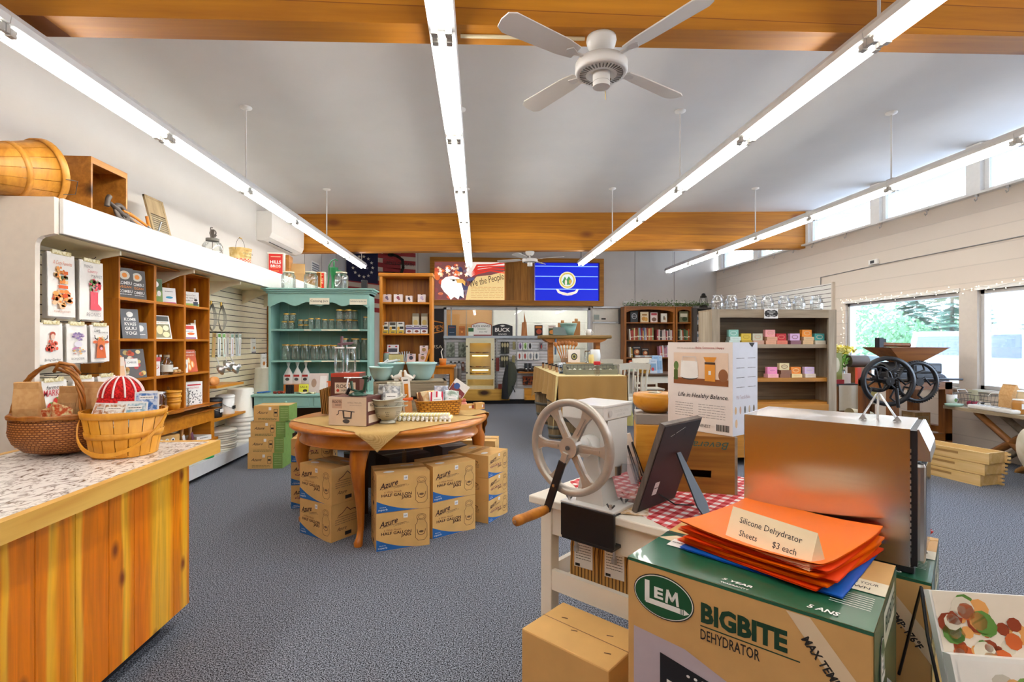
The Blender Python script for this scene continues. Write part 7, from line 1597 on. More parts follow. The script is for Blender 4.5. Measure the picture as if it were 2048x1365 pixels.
bookcase('wide brown oak bookcase with arched top at the back wall',1249,1350,BY,2.42,shb,okz,okx,okd);bookcase('narrow oak bookcase half hidden by the dark rack',1351.5,1385,BY,2.42,shb,okz,okx,okd)
def bp(px,s):return(fx(px,BY+.12),BY+.12,shb[s])
for i,(px,w,h,c,art)in enumerate(((1268,.2,.3,'#2c3338',(('d',0,.05,.35,.25,'#c9ccd0'),('d',0,.05,.28,.2,'#2c3338'),('t','BREAD',0,.05,.5,.1,'#e6e6e6'))),(1288.5,.22,.28,'#e9d9b4',(('d',-.1,-.15,.25,.2,'#c9903c'),('d',.2,-.2,.2,.2,'#d9a24a'),('r',-.3,.3,.15,.3,'#a97a3a'))),(1307.5,.19,.27,'#ecdcd6',(('r',-.4,.4,.2,.42,'#c9545a'),('d',0,-.2,.35,.2,'#8a6a5a'))),(1327.5,.16,.24,'#efe9dc',(('d',0,.0,.12,.25,'#6a5a4a'),('d',.2,-.1,.1,.2,'#c9a06a'))),(1367,.24,.3,'#7a7a58',(('r',-.4,.4,0,.3,'#e0d9c2'),('d',.1,-.2,.3,.2,'#3a4a2a'))))):
 box_('display_book','book',f'book facing out on the top shelf of the back bookcases, {ORD[i]} from the left',bp(px,0),w,.04,h,c,art,group='books facing out on the top shelf')
def bookrow(name,px0,px1,s,pal,seed,hmin=.24,hmax=.33,grp=''):
 rr=random.Random(seed);x=fx(px0,BY+.1);e=fx(px1,BY+.1);i=0
 while x<e:
  w=rr.uniform(.028,.05);h=rr.uniform(hmin,hmax);c=rr.choice(pal);b=MB(RY(rr.choice([0,0,0,-4])));b.box(0,w*.94,-.09,.1,0,h,paint(c,.6));b.rect(.004,w*.94-.004,h*.25,h*.35,paint('#efe6d2'),T(0,-.09,0)@RX(90),1)
  b.build('book',loc=(x+.004,BY+.13,shb[s]),label=f'{name}, {ORD[i] if i < 16 else str(i + 1) + "th"} spine from the left',cat='book',group=grp);x+=w;i+=1
bookrow('reddish or tan book, second shelf of wide bookcase',1258,1303,1,['#a8442c','#b8563c','#c9a86a','#d9cf9a','#8f9a6a','#e6e0d2','#8f9cc4','#b03a3a','#3a4a6a'],3,grp='spines on the second shelf')
bookrow('slim red and black book right on the second shelf',1312,1345,1,['#a03038','#d9c9c4','#3c3a4a','#222226','#1f1f22','#8a8f86','#b04a50'],5,.24,.29,grp='spines on the second shelf, right')
bookrow('green or white book in the narrow bookcase',1355,1382,1,['#e6e3da','#3f5a3c','#a8b07a','#6f8a5a','#b9542c','#2e3a34'],7,.24,.33,grp='spines in the narrow bookcase')
bookrow('pale book at the left of the third shelf',1258,1264,2,['#e6e0d2','#3a4a7a','#c9a24a'],9,grp='spines at the left of the third shelf')
bookrow('pink or orange book at the right of the third shelf',1318,1337,2,['#e2e2e4','#c4624a','#d98a8a','#c98aa4','#a85a4a','#d9a0a8'],11,grp='spines at the right of the third shelf')
for i,(px,w,h)in enumerate(((1273,.22,.3),(1290,.19,.24))):box_('display_book','book',f'dark cookbook facing out on the third shelf, {["left", "right"][i]} one',bp(px,2),w,.04,h,'#2a2422',(('d',0,-.05,.35,.28,'#a8582c'),('d',.05,0,.2,.15,'#e6c49a'),('r',-.4,.4,.3,.4,'#8f8a84')),group='dark cookbooks')
for i in range(5):b=MB();b.rbox(-.07,.07,-.05,.05,0,.05,[WHITE,paint('#b9bcc4'),WHITE,paint('#c9cfd4'),WHITE][i],r=.01);b.build('small_carton',loc=(fx(1275+i*9,BY+.04),BY+.04,shb[2]),label=f'low white packet along the front of the third shelf, {ORD[i]} from the left',cat='packet',group='low packets on the third shelf')
b=MB();b.rbox(-.1,.1,-.05,.05,0,.12,paint('#d9541c'),r=.01);b.rect(-.08,.08,0,.03,WHITE,T(0,-.05,.05)@RX(90),1);b.build('orange_box',loc=bp(1264,3)[:2]+(shb[3]+.28,),label='bright orange box on a stack in the lower bookcase shelf',cat='box')
b=MB();b.rbox(-.14,.14,-.06,.06,0,.28,pattern('speckle','#b9c9b4','#e9e9e4',9,.7,0),r=.01);b.build('magazine_stack',loc=bp(1264,3),label='stack of pale booklets under the orange box',cat='booklets')
gl=pattern('speckle','#3f5a2a','#8fa86a',20,.8,.2)
for lb,a,c,z in(('green leafy garland lying along the top of the oak bookcases',1250,1350,2.46),('green leafy garland on top of the dark rack',1352,1420,2.46)):
 b=MB();x0,x1=fx(a,BY),fx(c,BY);rr=random.Random(a);b.tube([(x0,BY+.1,z+.03),((x0+x1)/2,BY+.08,z+.05),(x1,BY+.1,z+.03)],.008,paint('#5a4a2a'),n=5)
 for i in range(420):
  p=Vector((rr.uniform(x0,x1),BY+.08+rr.gauss(0,.05),z+abs(rr.gauss(0,.05))+.01));d=Vector((rr.uniform(-1,1),rr.uniform(-1,1),rr.uniform(-.2,1))).normalized()*.05;q=d.orthogonal().normalized()*.016
  b.add([p,p+d*.5+q,p+d,p+d*.5-q],[(0,1,2,3)],gl)
 b.build('leaf_garland',label=lb,cat='garland')
x0=fx(1386,BY-.1);b=MB();dk=wood('#5a5450','#38332f','Z',1,.7);x1=fx(1428,BY-.1);b.box(x0,x0+.1,BY-.14,BY+.3,0,2.38,dk);b.box(x0,x1,BY-.14,BY+.3,2.38,2.42,dk);b.box(x0,x1,BY+.28,BY+.3,0,2.4,dk)
for z in(1.95,1.5,1.05,.6):b.box(x0+.1,x1,BY-.1,BY+.28,z-.02,z,dk)
b.build('dark_rack',label='dark stained wooden card rack between the bookcase and the weathered shelf',cat='rack')
for i in range(6):
 z=1.54+.45*(i%2)-.46*(i//4);px=1394+(i//2)%2*13;box_('greeting_card','card',f'white picture card in the dark rack, {ORD[i]} counting up each column',(fx(px,BY-.12),BY-.13,z-.02),.17,.01,.27,'#eceef0',(('d',-.05,-.05,.2,.25,'#9a8a7a'),('d',.15,.1,.15,.15,'#6f8a9a'),('s',-.3,.3,-.38,'#77787a')),group='cards in the dark rack',tilt=12)
def lantern(loc):
 o=thing('oil_lantern','black wire oil lantern standing on the garland above the dark rack','lantern',loc);b=MB();b.lathe([(.001,0),(.1,0),(.11,.03),(.09,.07),(.05,.09),(.001,.09)],paint('#33302c',.5,metal=.4),n=16);b.lathe([(.07,.28),(.08,.3),(.05,.33),(.05,.38),(.02,.4),(.001,.4)],paint('#33302c',.5,metal=.4),n=16)
 for s in(-1,1):b.tube([(s*.09,0,.03),(s*.11,0,.15),(s*.08,0,.32),(s*.03,0,.36)],.008,paint('#33302c',.5),n=5)
 b.build('frame',o);b=MB();b.lathe([(.05,.09),(.08,.15),(.07,.23),(.05,.28)],CLEAR,n=16);b.build('chimney',o)
lantern((fx(1407,BY+.1),BY+.1,2.42))
# dark table with white apron, basket and brochures, white slat chairs
wp=paint('#e3dccb',.5)
CYY=9.3;o=thing('side_table','dark-topped table with white apron and legs before the back bookcases','table',(0,0,0));x0,x1=fx(1278,CYY),fx(1400,CYY)
b=MB();b.box(x0,x1,CYY,CYY+.9,.87,.905,wood('#5a3a22','#38220f','X',1,.4));b.build('table_top',o);b=MB();b.box(x0+.05,x1-.05,CYY+.04,CYY+.06,.74,.87,wp);b.build('apron',o)
for x in(x0+.06,x1-.12):
 for y in(CYY+.05,CYY+.8):b=MB();b.box(x,x+.06,y,y+.06,0,.87,wp);b.build('leg',o)
def chair(label,x,y,rz,group='white slat-back chairs'):
 o=thing('slat_chair',label,'chair',(x,y,0),rz,group)
 b=MB();b.rbox(-.26,.26,-.24,.24,.49,.525,wp,r=.01);b.build('seat',o)
 for sx_ in(-1,1):
  b=MB();b.tube([(sx_*.24,.24,0),(sx_*.24,.22,.5),(sx_*.235,.25,.85),(sx_*.25,.31,1.12)],.022,wp,n=8);b.build('leg',o);b=MB();b.tube([(sx_*.23,-.21,0),(sx_*.23,-.21,.5)],.02,wp,n=8);b.build('leg',o)
 b=MB();b.grid(lambda u,v:(-.27+.54*u,.29+.03*v-.03*math.sin(PI*u),1.03+.11*v+.015*math.sin(PI*u)),8,2,wp);b.grid(lambda u,v:(-.27+.54*u,.315+.03*v-.03*math.sin(PI*u),1.03+.11*v+.015*math.sin(PI*u)),8,2,wp);b.build('back_rail',o);b=MB();b.box(-.24,.24,.225,.245,.58,.63,wp);b.build('lower_rail',o)
 for i in range(5):x_=-.16+i*.08;b=MB();b.tube([(x_,.235,.6),(x_,.245,.85),(x_,.285,1.06)],.014,wp,n=6);b.build('back_slat',o)
 b=MB();b.tube([(-.24,.23,.25),(.24,.23,.25)],.012,wp,n=6);b.build('stretcher',o)
chair('white slat-back chair seen from behind, left of the boxed grain mill',fx(1263,8.5),8.75,186)
chair('white slat-back chair behind the burlap table beside the roll-up door',fx(1222,10.6),10.8,170)
chair('white chair at the far side of the dark-topped table',fx(1300,10.7),10.75,0)
tp=lambda px,dy:Vector((fx(px,CYY+dy),CYY+dy,.906))
b=MB();yb=pattern('weave','#dba83a','#c08a24',1,.5,.5,mid='#7a5510',ms=.006,bw=.05,rh=.03,cyl=.2);b.lathe([(.001,0),(.09,0),(.12,.16),(.125,.16),(.1,.01)],yb,n=24);b.build('woven_basket',loc=tp(1289,.3),label='small round yellow woven basket on the dark-topped table',cat='basket')
for i,(px,c,h)in enumerate(((1307,'#b9c4d0',.27),(1312,'#8fb0cf',.34),(1318,'#a9bccb',.34),(1304,'#c9d4cc',.2))):box_('brochure','brochure',f'blue or white brochure standing on the dark-topped table, {ORD[i]}',tp(px,.25+.04*i),.14,.02,h,c,(('r',-.4,.4,-.3,.2,'#7a9ab8'),('d',-.1,-.2,.2,.12,'#c43a3a'),('s',-.3,.3,.35,'#3a5a7a')),group='brochures on the dark-topped table',tilt=6)
# ================================================================= WHITE TABLE WITH GRAIN MILL (front right)
C0=Vector((.231,2.34,0));RT0=-45.6;EX=Vector((math.cos(R(RT0)),math.sin(R(RT0)),0));EY=Vector((-EX.y,EX.x,0))
def L0(x,y,z=0):return C0+EX*x+EY*y+Vector((0,0,z))
chip=pattern('speckle','#b9ab94','#ece5d6',5,.5,.05,a=.2,b=.32);TW=.83
o=thing('white_table','chipped white painted wooden table carrying the hand grain mill','table',C0,RT0)
b=MB();b.rbox(0,TW,0,.98,.765,.80,chip,r=.006);b.build('table_top',o)
b=MB();b.box(.05,TW-.05,.05,.07,.63,.765,chip);b.box(.05,.07,.05,.93,.63,.765,chip);b.box(TW-.07,TW-.05,.05,.93,.63,.765,chip);b.build('apron',o)
for x in(.04,TW-.1):
 for y in(.04,.88):b=MB();b.rbox(x,x+.06,y,y+.06,0,.765,chip,r=.004);b.build('leg',o)
b=MB();b.box(.1,TW-.1,.045,.07,.38,.47,chip);b.box(.1,TW-.1,.07,.9,.40,.415,chip);b.box(.045,.07,.1,.88,.38,.47,chip);b.build('lower_shelf',o)
gin=pattern('gingham','#f2e6e2','#b5171f',19,.8,.05,mid='#d86a6c')
b=MB();b.prism([(.02,.3),(.12,.22),(.42,.13),(.70,.005),(TW,.005),(TW,.96),(.02,.96)],.003,gin);b.build('gingham_cloth',loc=L0(0,0,.8005),rz=RT0,label='red and white gingham cloth spread on the chipped white table',cat='cloth')
TZ1=.804
for i,x in enumerate((.20,.36)):
 def lab(bb,w,d,h):F=FR(w,d,h);bb.rect(-w*.34,w*.3,-h*.26,h*.3,WHITE,F,6);[scrib(bb,-w*.28,w*.24,h*(.2-.05*j),INK,F,.0025,8,seed=j)for j in range(7)];bb.rect(-w*.3,-.02,-h*.24,-h*.19,INK,F,8)
 paper_bag('grain_bag',L0(x,.2,.417),.145,.10,.24,f'kraft bag with wheat print and white label on the lower table shelf, {["left", "right"][i]}','grain bags on the lower shelf',rz=RT0+6,m=pattern('stripe','#5a3a1c','#c9954f',60,.8,.1,a=.3),lab=lab)
b=MB();w,d,h=.385,.27,.40;b.rbox(-w/2,w/2,-d/2,d/2,0,h,CARD2,r=.006);b.rect(-w/2,w/2,-.002,.002,paint('#8a6234'),TP(w,d,h),1)
for x,y in((-.12,.03),(-.04,-.02),(.08,.04),(.13,-.06)):b.line([(x,y),(x+.02,y+.008)],.006,paint('#6b4a26'),TP(w,d,h),2)
b.build('plain_carton',loc=L0(.225+w/2,-.31+d/2),rz=RT0,label='plain brown cardboard carton on the floor before the white table leg',cat='box')
# hand grain mill
alu=paint('#bdb5aa',.38,metal=.55,var=.06,scale=30);mw=paint('#e6e5e1',.3,var=.01,coat=.3)
o=thing('grain_mill','white hand grain mill with large metal flywheel clamped to the white table','mill',L0(0,0,0),RT0)
wx,wy,wz,wr=.31,-.10,1.076,.195
b=MB(T(wx,wy,wz)@RX(90));r=wr
b.lathe([(r-.028,-.014),(r-.004,-.014),(r,-.006),(r,.014),(r-.004,.018),(r-.028,.016),(r-.03,0),(r-.028,-.014)],alu,n=64)
for k in range(6):
 a=60*k;q=[(.028,-.016),(.12,-.013),(.155,-.022),(.172,-.04),(.172,.04),(.155,.022),(.12,.013),(.028,.016)];b.prism(q,.018,alu,RZ(a)@T(0,0,-.009));b.prism([(.06,-.005),(.14,-.005),(.14,.005),(.06,.005)],.004,alu,RZ(a)@T(0,0,.009))
b.cyl(.042,-.02,.026,alu,n=32);b.cyl(.009,.026,.031,DGREY,n=12);b.build('flywheel',o)
ax_,az_=-.095,-.25
b=MB(T(wx,wy-.03,wz)@RY(math.degrees(math.atan2(ax_,az_))+0));b.rbox(-.017,.017,-.006,.006,.06,.29,BLACK,r=.003);b.rbox(-.014,.014,-.004,.006,.02,.08,alu,r=.003);b.cyl(.006,0,.012,STEEL,T(0,0,.17)@RX(90),10);b.build('crank_arm',o)
hx,hz=wx+ax_*1.06,wz+az_*1.06
b=MB(T(hx,wy-.03,hz)@RX(90));b.lathe([(.001,0),(.016,.002),(.019,.03),(.021,.08),(.019,.14),(.021,.18),(.019,.195),(.008,.2),(.001,.2)],wood('#d0883c','#a8622a','Z',1.5,.4),n=20);b.cyl(.007,.2,.206,STEEL,n=6);b.build('crank_handle',o)
b=MB();hx0,hx1,hy0,hy1=.175,.385,.02,.26
b.rbox(hx0,hx1,hy0,hy1,1.17,1.235,mw,r=.006);b.rbox(hx0-.003,hx1+.003,hy0-.003,hy1+.003,1.225,1.237,mw,r=.003)
tp4=[(hx0+.01,hy0+.01),(hx1-.01,hy0+.01),(hx1-.01,hy1-.01),(hx0+.01,hy1-.01)];bt4=[(.27,.08),(.33,.08),(.33,.14),(.27,.14)]
b.add([(x,y,1.17)for x,y in tp4]+[(x,y,1.07)for x,y in bt4],[(0,4,5,1),(1,5,6,2),(2,6,7,3),(3,7,4,0)],mw)
F=T(hx1+.004,(hy0+hy1)/2,1.20)@RZ(90)@RX(90);b.line([(-.1,-.022),(.1,-.022),(.1,.022),(-.1,.022)],.002,OFFW,F,1,True);b.text('COUNTRY LIVING',.02,.006,.012,paint('#c9c8c4'),F,2,w=.12);b.text('GRAIN MILL',.02,-.010,.010,paint('#c9c8c4'),F,2,w=.08);b.disc(-.07,0,.014,.014,paint('#d0cfcb'),F,2);b.build('hopper',o)
b=MB();b.box(.345,.383,.06,.22,.93,1.17,mw);b.build('hopper_guard',o)
b=MB();b.cyl(.045,-.16,.0,mw,T(.30,.0,1.06)@RX(90),24);b.cyl(.03,-.04,.1,mw,T(.30,.0,wz)@RX(90),20);b.cyl(.03,.93,.97,STEEL,T(.365,.14,0),n=16)
b.add([(.24,.03,.815),(.38,.03,.815),(.38,.15,.815),(.24,.15,.815),(.275,.06,1.06),(.325,.06,1.06),(.325,.12,1.06),(.275,.12,1.06)],[(0,1,5,4),(1,2,6,5),(2,3,7,6),(3,0,4,7)],mw);b.rbox(.19,.45,-.012,.16,.805,.818,mw,r=.003);b.build('mill_body',o)
for x,y in((.215,.02),(.42,.02),(.42,.13)):b=MB(T(x,y,.818));b.cyl(.007,0,.02,STEEL,n=10);b.tube([(-.018,0,.02),(-.008,0,.008),(.008,0,.008),(.018,0,.02)],.004,DGREY,n=6);b.build('wing_nut',o)
b=MB();blk=paint('#101012',.35);b.rbox(.195,.455,-.018,.0,.67,.812,blk,r=.004);b.box(.195,.455,-.016,.04,.6715+.13,.806,blk);b.rbox(.2,.45,-.018,.06,.66,.675,blk,r=.003);b.build('table_clamp',o)
for x in(.245,.43):b=MB(T(x,.03,0));b.cyl(.006,.60,.765,STEEL,n=8);b.cyl(.012,.60,.62,STEEL,n=8);b.build('clamp_screw',o)
# acrylic holder, card, recipe stand, frame
b=MB();
p=at(1252,1003,Z=TZ1)
for(x0,x1,y0,y1)in((-.055,.055,-.03,-.027),(-.055,.055,.027,.03),(-.055,-.052,-.03,.03),(.052,.055,-.03,.03)):b.box(x0,x1,y0,y1,0,.19 if y0>-.03 or x1<.05 else .17,PLASTIC)
b.box(-.055,.055,-.03,.03,0,.003,PLASTIC);b.build('acrylic_holder',loc=p,rz=-20,label='empty clear acrylic leaflet holder between the mill and the picture frame',cat='holder')
b=MB();b.box(-.07,.07,-.05,.05,0,.002,pattern('speckle','#c9a06a','#f1e0cc',30,.6,0));b.build('recipe_card',loc=at(1262,1022,Z=TZ1),rz=-20,label='flat printed card lying on the gingham before the acrylic holder',cat='card')
def box2(dx,dy):return L0(dx,dy,TZ1)
o_l=at(1283,962,Z=TZ1)
o=thing('recipe_stand','black wire bookstand holding a white book beside the bamboo mill','stand',o_l,60)
b=MB(RX(-18));
for x in(-.05,.05):b.tube([(x-.03,-.03,.0),(x-.02,.0,.02),(x-.008,.0,.19),(x+.008,.0,.19),(x+.03,.0,.0)],.003,BLACK,n=6)
b.tube([(-.1,-.03,.008),(.1,-.03,.008)],.003,BLACK,n=6);b.build('wire_frame',o)
b=MB(RZ(60)@RX(-18));b.box(-.09,.09,.006,.028,.01,.235,WHITE);b.box(-.09,.09,.028,.03,.01,.235,paint('#e3d3c0'));b.box(-.088,.088,.01,.026,.235,.236,paint('#d9cfc0'));b.build('white_book',loc=o_l,label='white book leaning in the black wire bookstand',cat='book')
o=thing('picture_frame','black-backed picture frame with easel leg seen from behind on the gingham cloth','frame',Vector((.759,2.139,TZ1)),39.6)
M=RX(19);gwd=wood('#7a6f66','#4e453f','Z',1.5,.6)
b=MB(M);fw,fh=.155,.395;b.box(-fw,fw,.0,.022,0,.02,gwd);b.box(-fw,fw,.0,.022,fh-.02,fh,gwd);b.box(-fw,-fw+.02,.0,.022,.02,fh-.02,gwd);b.box(fw-.02,fw,.0,.022,.02,fh-.02,gwd);b.build('wood_frame',o)
b=MB(M);b.box(-fw+.008,fw-.008,-.003,.01,.008,fh-.008,paint('#1d1718',.4));F=T(0,-.003,fh/2)@RX(90);b.rect(-.08,-.045,-.13,-.07,WHITE,F,1);scrib(b,-.075,-.05,-.10,INK,F,.004,2);b.line([(-.08,.14),(.02,.17)],.002,WHITE,F,1)
for x in(-.05,.03):b.rect(x-.004,x+.004,.13,.16,BLACK,F,2)
b.build('backing_board',o)
b=MB(T(.02,-.088,.235)@RX(-28));b.prism([(-.015,0),(.015,0),(.04,-.22),(.025,-.262),(-.025,-.262),(-.04,-.22)],.006,paint('#22252b',.5),RX(90));b.build('easel_leg',o)
b=MB();b.tube([(-.03,-.03,.06),(-.02,-.1,.03),(.0,-.17,.04)],.003,BLACK,n=5);b.build('strap',o)
bw=wood('#b07a3c','#7a4a1c','X',1,.6,knots=1.8);cr=Vector((1.167,2.26,0));ux=Vector((math.cos(R(-17)),math.sin(R(-17)),0));uy=Vector((-ux.y,ux.x,0));w,d,h=.28,.28,.262
o=thing('beverage_crate','antique stained wooden crate with faded green lettering under the white carton','crate',cr-ux*w/2+uy*d/2+Vector((0,0,TZ1)),-17)
b=MB();b.box(-w/2,w/2,-d/2,-d/2+.012,0,.07,bw);b.box(-w/2,w/2,-d/2,-d/2+.012,.105,h,bw);b.box(-w/2,-.08,-d/2,-d/2+.012,.07,.105,bw);b.box(.04,w/2,-d/2,-d/2+.012,.07,.105,bw);b.text('Beverages',.0,.095,.036,paint('#3a5a50'),T(0,-d/2,h/2)@RX(90),1,w=.23,shear=.3,rot=180)
b.box(-w/2,w/2,d/2-.012,d/2,0,h,bw);b.box(-w/2,w/2,-d/2+.012,d/2-.012,h-.01,h,bw);b.build('front_boards',o)
b=MB();b.box(-w/2-.0,-w/2+.012,-d/2+.012,d/2-.012,0,h-.01,bw);b.box(w/2,w/2+.012,-d/2,d/2,0,h,wood('#a99a88','#7c6f60','Y',1,.6));b.build('end_board',o)
vx=Vector((math.cos(R(-57)),math.sin(R(-57)),0));vy=Vector((-vx.y,vx.x,0));w,d,h=.35,.22,.432;cb=Vector((1.161,2.268,TZ1+.264))-vx*w/2+vy*d/2
b=MB();wbx=paint('#ece3dc',.55,var=.01);b.cbox(w,d,h,wbx);F=FR(w,d,h);b.rect(-.14,.155,.01,.165,paint('#e6cdb6'),F,1)
b.rect(-.14,.155,.01,.04,paint('#8a4f24'),F,2);b.disc(-.05,.05,.05,.018,paint('#2c2f33'),F,3,24);b.poly([(-.1,.055),(.0,.055),(-.005,.125),(-.095,.125)],WHITE,F,4);b.line([(-.09,.12),(-.085,.145),(-.015,.145),(-.01,.12)],.004,paint('#d9cfc9'),F,5);b.disc(-.05,.05,.052,.012,WHITE,F,5)
b.rect(.035,.09,.03,.11,paint('#dd9230'),F,4);b.rect(.035,.09,.11,.12,paint('#4a2f1a'),F,5);b.poly([(.028,.145),(.097,.145),(.085,.122),(.04,.122)],paint('#d98f2c'),F,4);b.rect(.055,.068,.06,.08,WHITE,F,5);b.disc(.13,.06,.024,.03,paint('#8f5a34'),F,4);b.rect(-.138,-.115,.03,.08,paint('#4a5a1c'),F,3);b.disc(-.125,.1,.014,.022,paint('#5f7a3c'),F,3)
b.text('Bake Someone Happy',.06,.188,.010,paint('#b0554a'),F,2,w=.15,off=.02);scrib(b,-.12,-.02,.186,paint('#c9b9b0'),F,.004,2)
b.text('Life in Healthy Balance.',.02,-.045,.022,INK,F,2,w=.27,shear=.3,off=.015)
for i in range(6):scrib(b,-.13,-.03,-.085-.012*i,paint('#7a7472'),F,.002,2,seed=i);scrib(b,.0,.14,-.085-.012*i,paint('#8a8482'),F,.002,2,seed=i+9)
b.text('NUTRIMILL HARVEST',-.02,-.185,.016,INK,F,2,w=.17)
for i in range(12):b.rect(.095+i*.0055,.095+i*.0055+(.003 if i%3 else .0042),-.2,-.17,INK,F,2)
F=RT(w,d,h);b.rect(-d/2,d/2,-h/2,h/2,paint('#dfe4f2',.5),F,1)
for i in range(4):scrib(b,-.08,-.01,.14-i*.045,paint('#6a6f80'),F,.003,2,seed=i);scrib(b,.02,.09,.14-i*.045,paint('#6a6f80'),F,.003,2,seed=i+5)
b.text('Mill Test & Bake',-.02,-.04,.018,paint('#b9a4b0'),F,2,w=.12)
for i in range(5):b.disc(-.085+i*.04,-.10,.008,.018,paint(['#d9b27c','#c9a490','#5a5a5a','#c9b9a4','#6a5a4a'][i]),F,2,12)
b.disc(-.08,-.16,.01,.02,paint('#d9b890'),F,2);b.prism([(.0,0),(.03,-.02),(.05,0)],.002,INK,T(w/2+.001,.03,h-.002)@RZ(90)@RX(90));b.build('mill_carton',loc=cb,rz=-57,label='tall white carton with bread machine picture standing on the antique crate',cat='box')
# bamboo mill
bm_=wood('#e3ab5c','#c98a3a','X',2.2,.35);p=L0(.26,.74,TZ1)
o=thing('bamboo_mill','bamboo grain mill with round wooden bowl hopper behind the recipe stand','mill',p,-14)
b=MB();b.rbox(-.105,.105,-.09,.09,0,.27,bm_,r=.006);b.build('body',o);b=MB();b.rbox(-.106,.106,-.091,.091,.27,.325,paint('#b3aca2',.35,metal=.5),r=.004);b.build('metal_band',o)
b=MB();b.lathe([(.001,.325),(.06,.325),(.07,.335),(.10,.35),(.115,.375),(.116,.41),(.11,.425),(.075,.43),(.001,.425)],wood('#e0a24a','#c1802c','X',1.5,.3),n=40);b.lathe([(.001,.431),(.03,.433),(.035,.43)],paint('#c9c2a8',.3,metal=.4),n=20);b.build('bowl_hopper',o)
# ================================================================= DEHYDRATOR BOXES, SHEETS, DEHYDRATOR
grn2=paint('#1f5a3e',.3,coat=.4);dgn=paint('#123a26',.5);kr2=paint('#cc9f60',.6,var=.05,scale=12,coat=.12);beige=paint('#dcc6a4',.5)
def lemoval(b,cx,cy,rx,ry,F):
 b.disc(cx,cy,rx,ry,INK,F,2,40);b.disc(cx,cy,rx*.97,ry*.95,WHITE,F,3,40);b.disc(cx,cy,rx*.94,ry*.91,paint('#14502f',.4),F,4,40)
 b.line([(cx-rx*.52,cy+ry*.52),(cx-rx*.52,cy-ry*.34),(cx+rx*.5,cy-ry*.34)],ry*.24,WHITE,F,5);b.text('E',cx-rx*.13,cy+ry*.14,ry*.5,WHITE,F,5,w=rx*.3,off=.08);b.line([(cx+rx*.13,cy-ry*.14),(cx+rx*.17,cy+ry*.4),(cx+rx*.31,cy+ry*.0),(cx+rx*.45,cy+ry*.4),(cx+rx*.49,cy-ry*.14)],rx*.085,WHITE,F,5);b.poly([(cx+rx*.68,cy-ry*.2),(cx+rx*.86,cy-ry*.34),(cx+rx*.68,cy-ry*.48)],WHITE,F,5)
 for i in range(4):b.rect(cx+rx*(.5+.045*i),cx+rx*(.525+.045*i),cy-ry*.46,cy-ry*.22,WHITE,F,6)
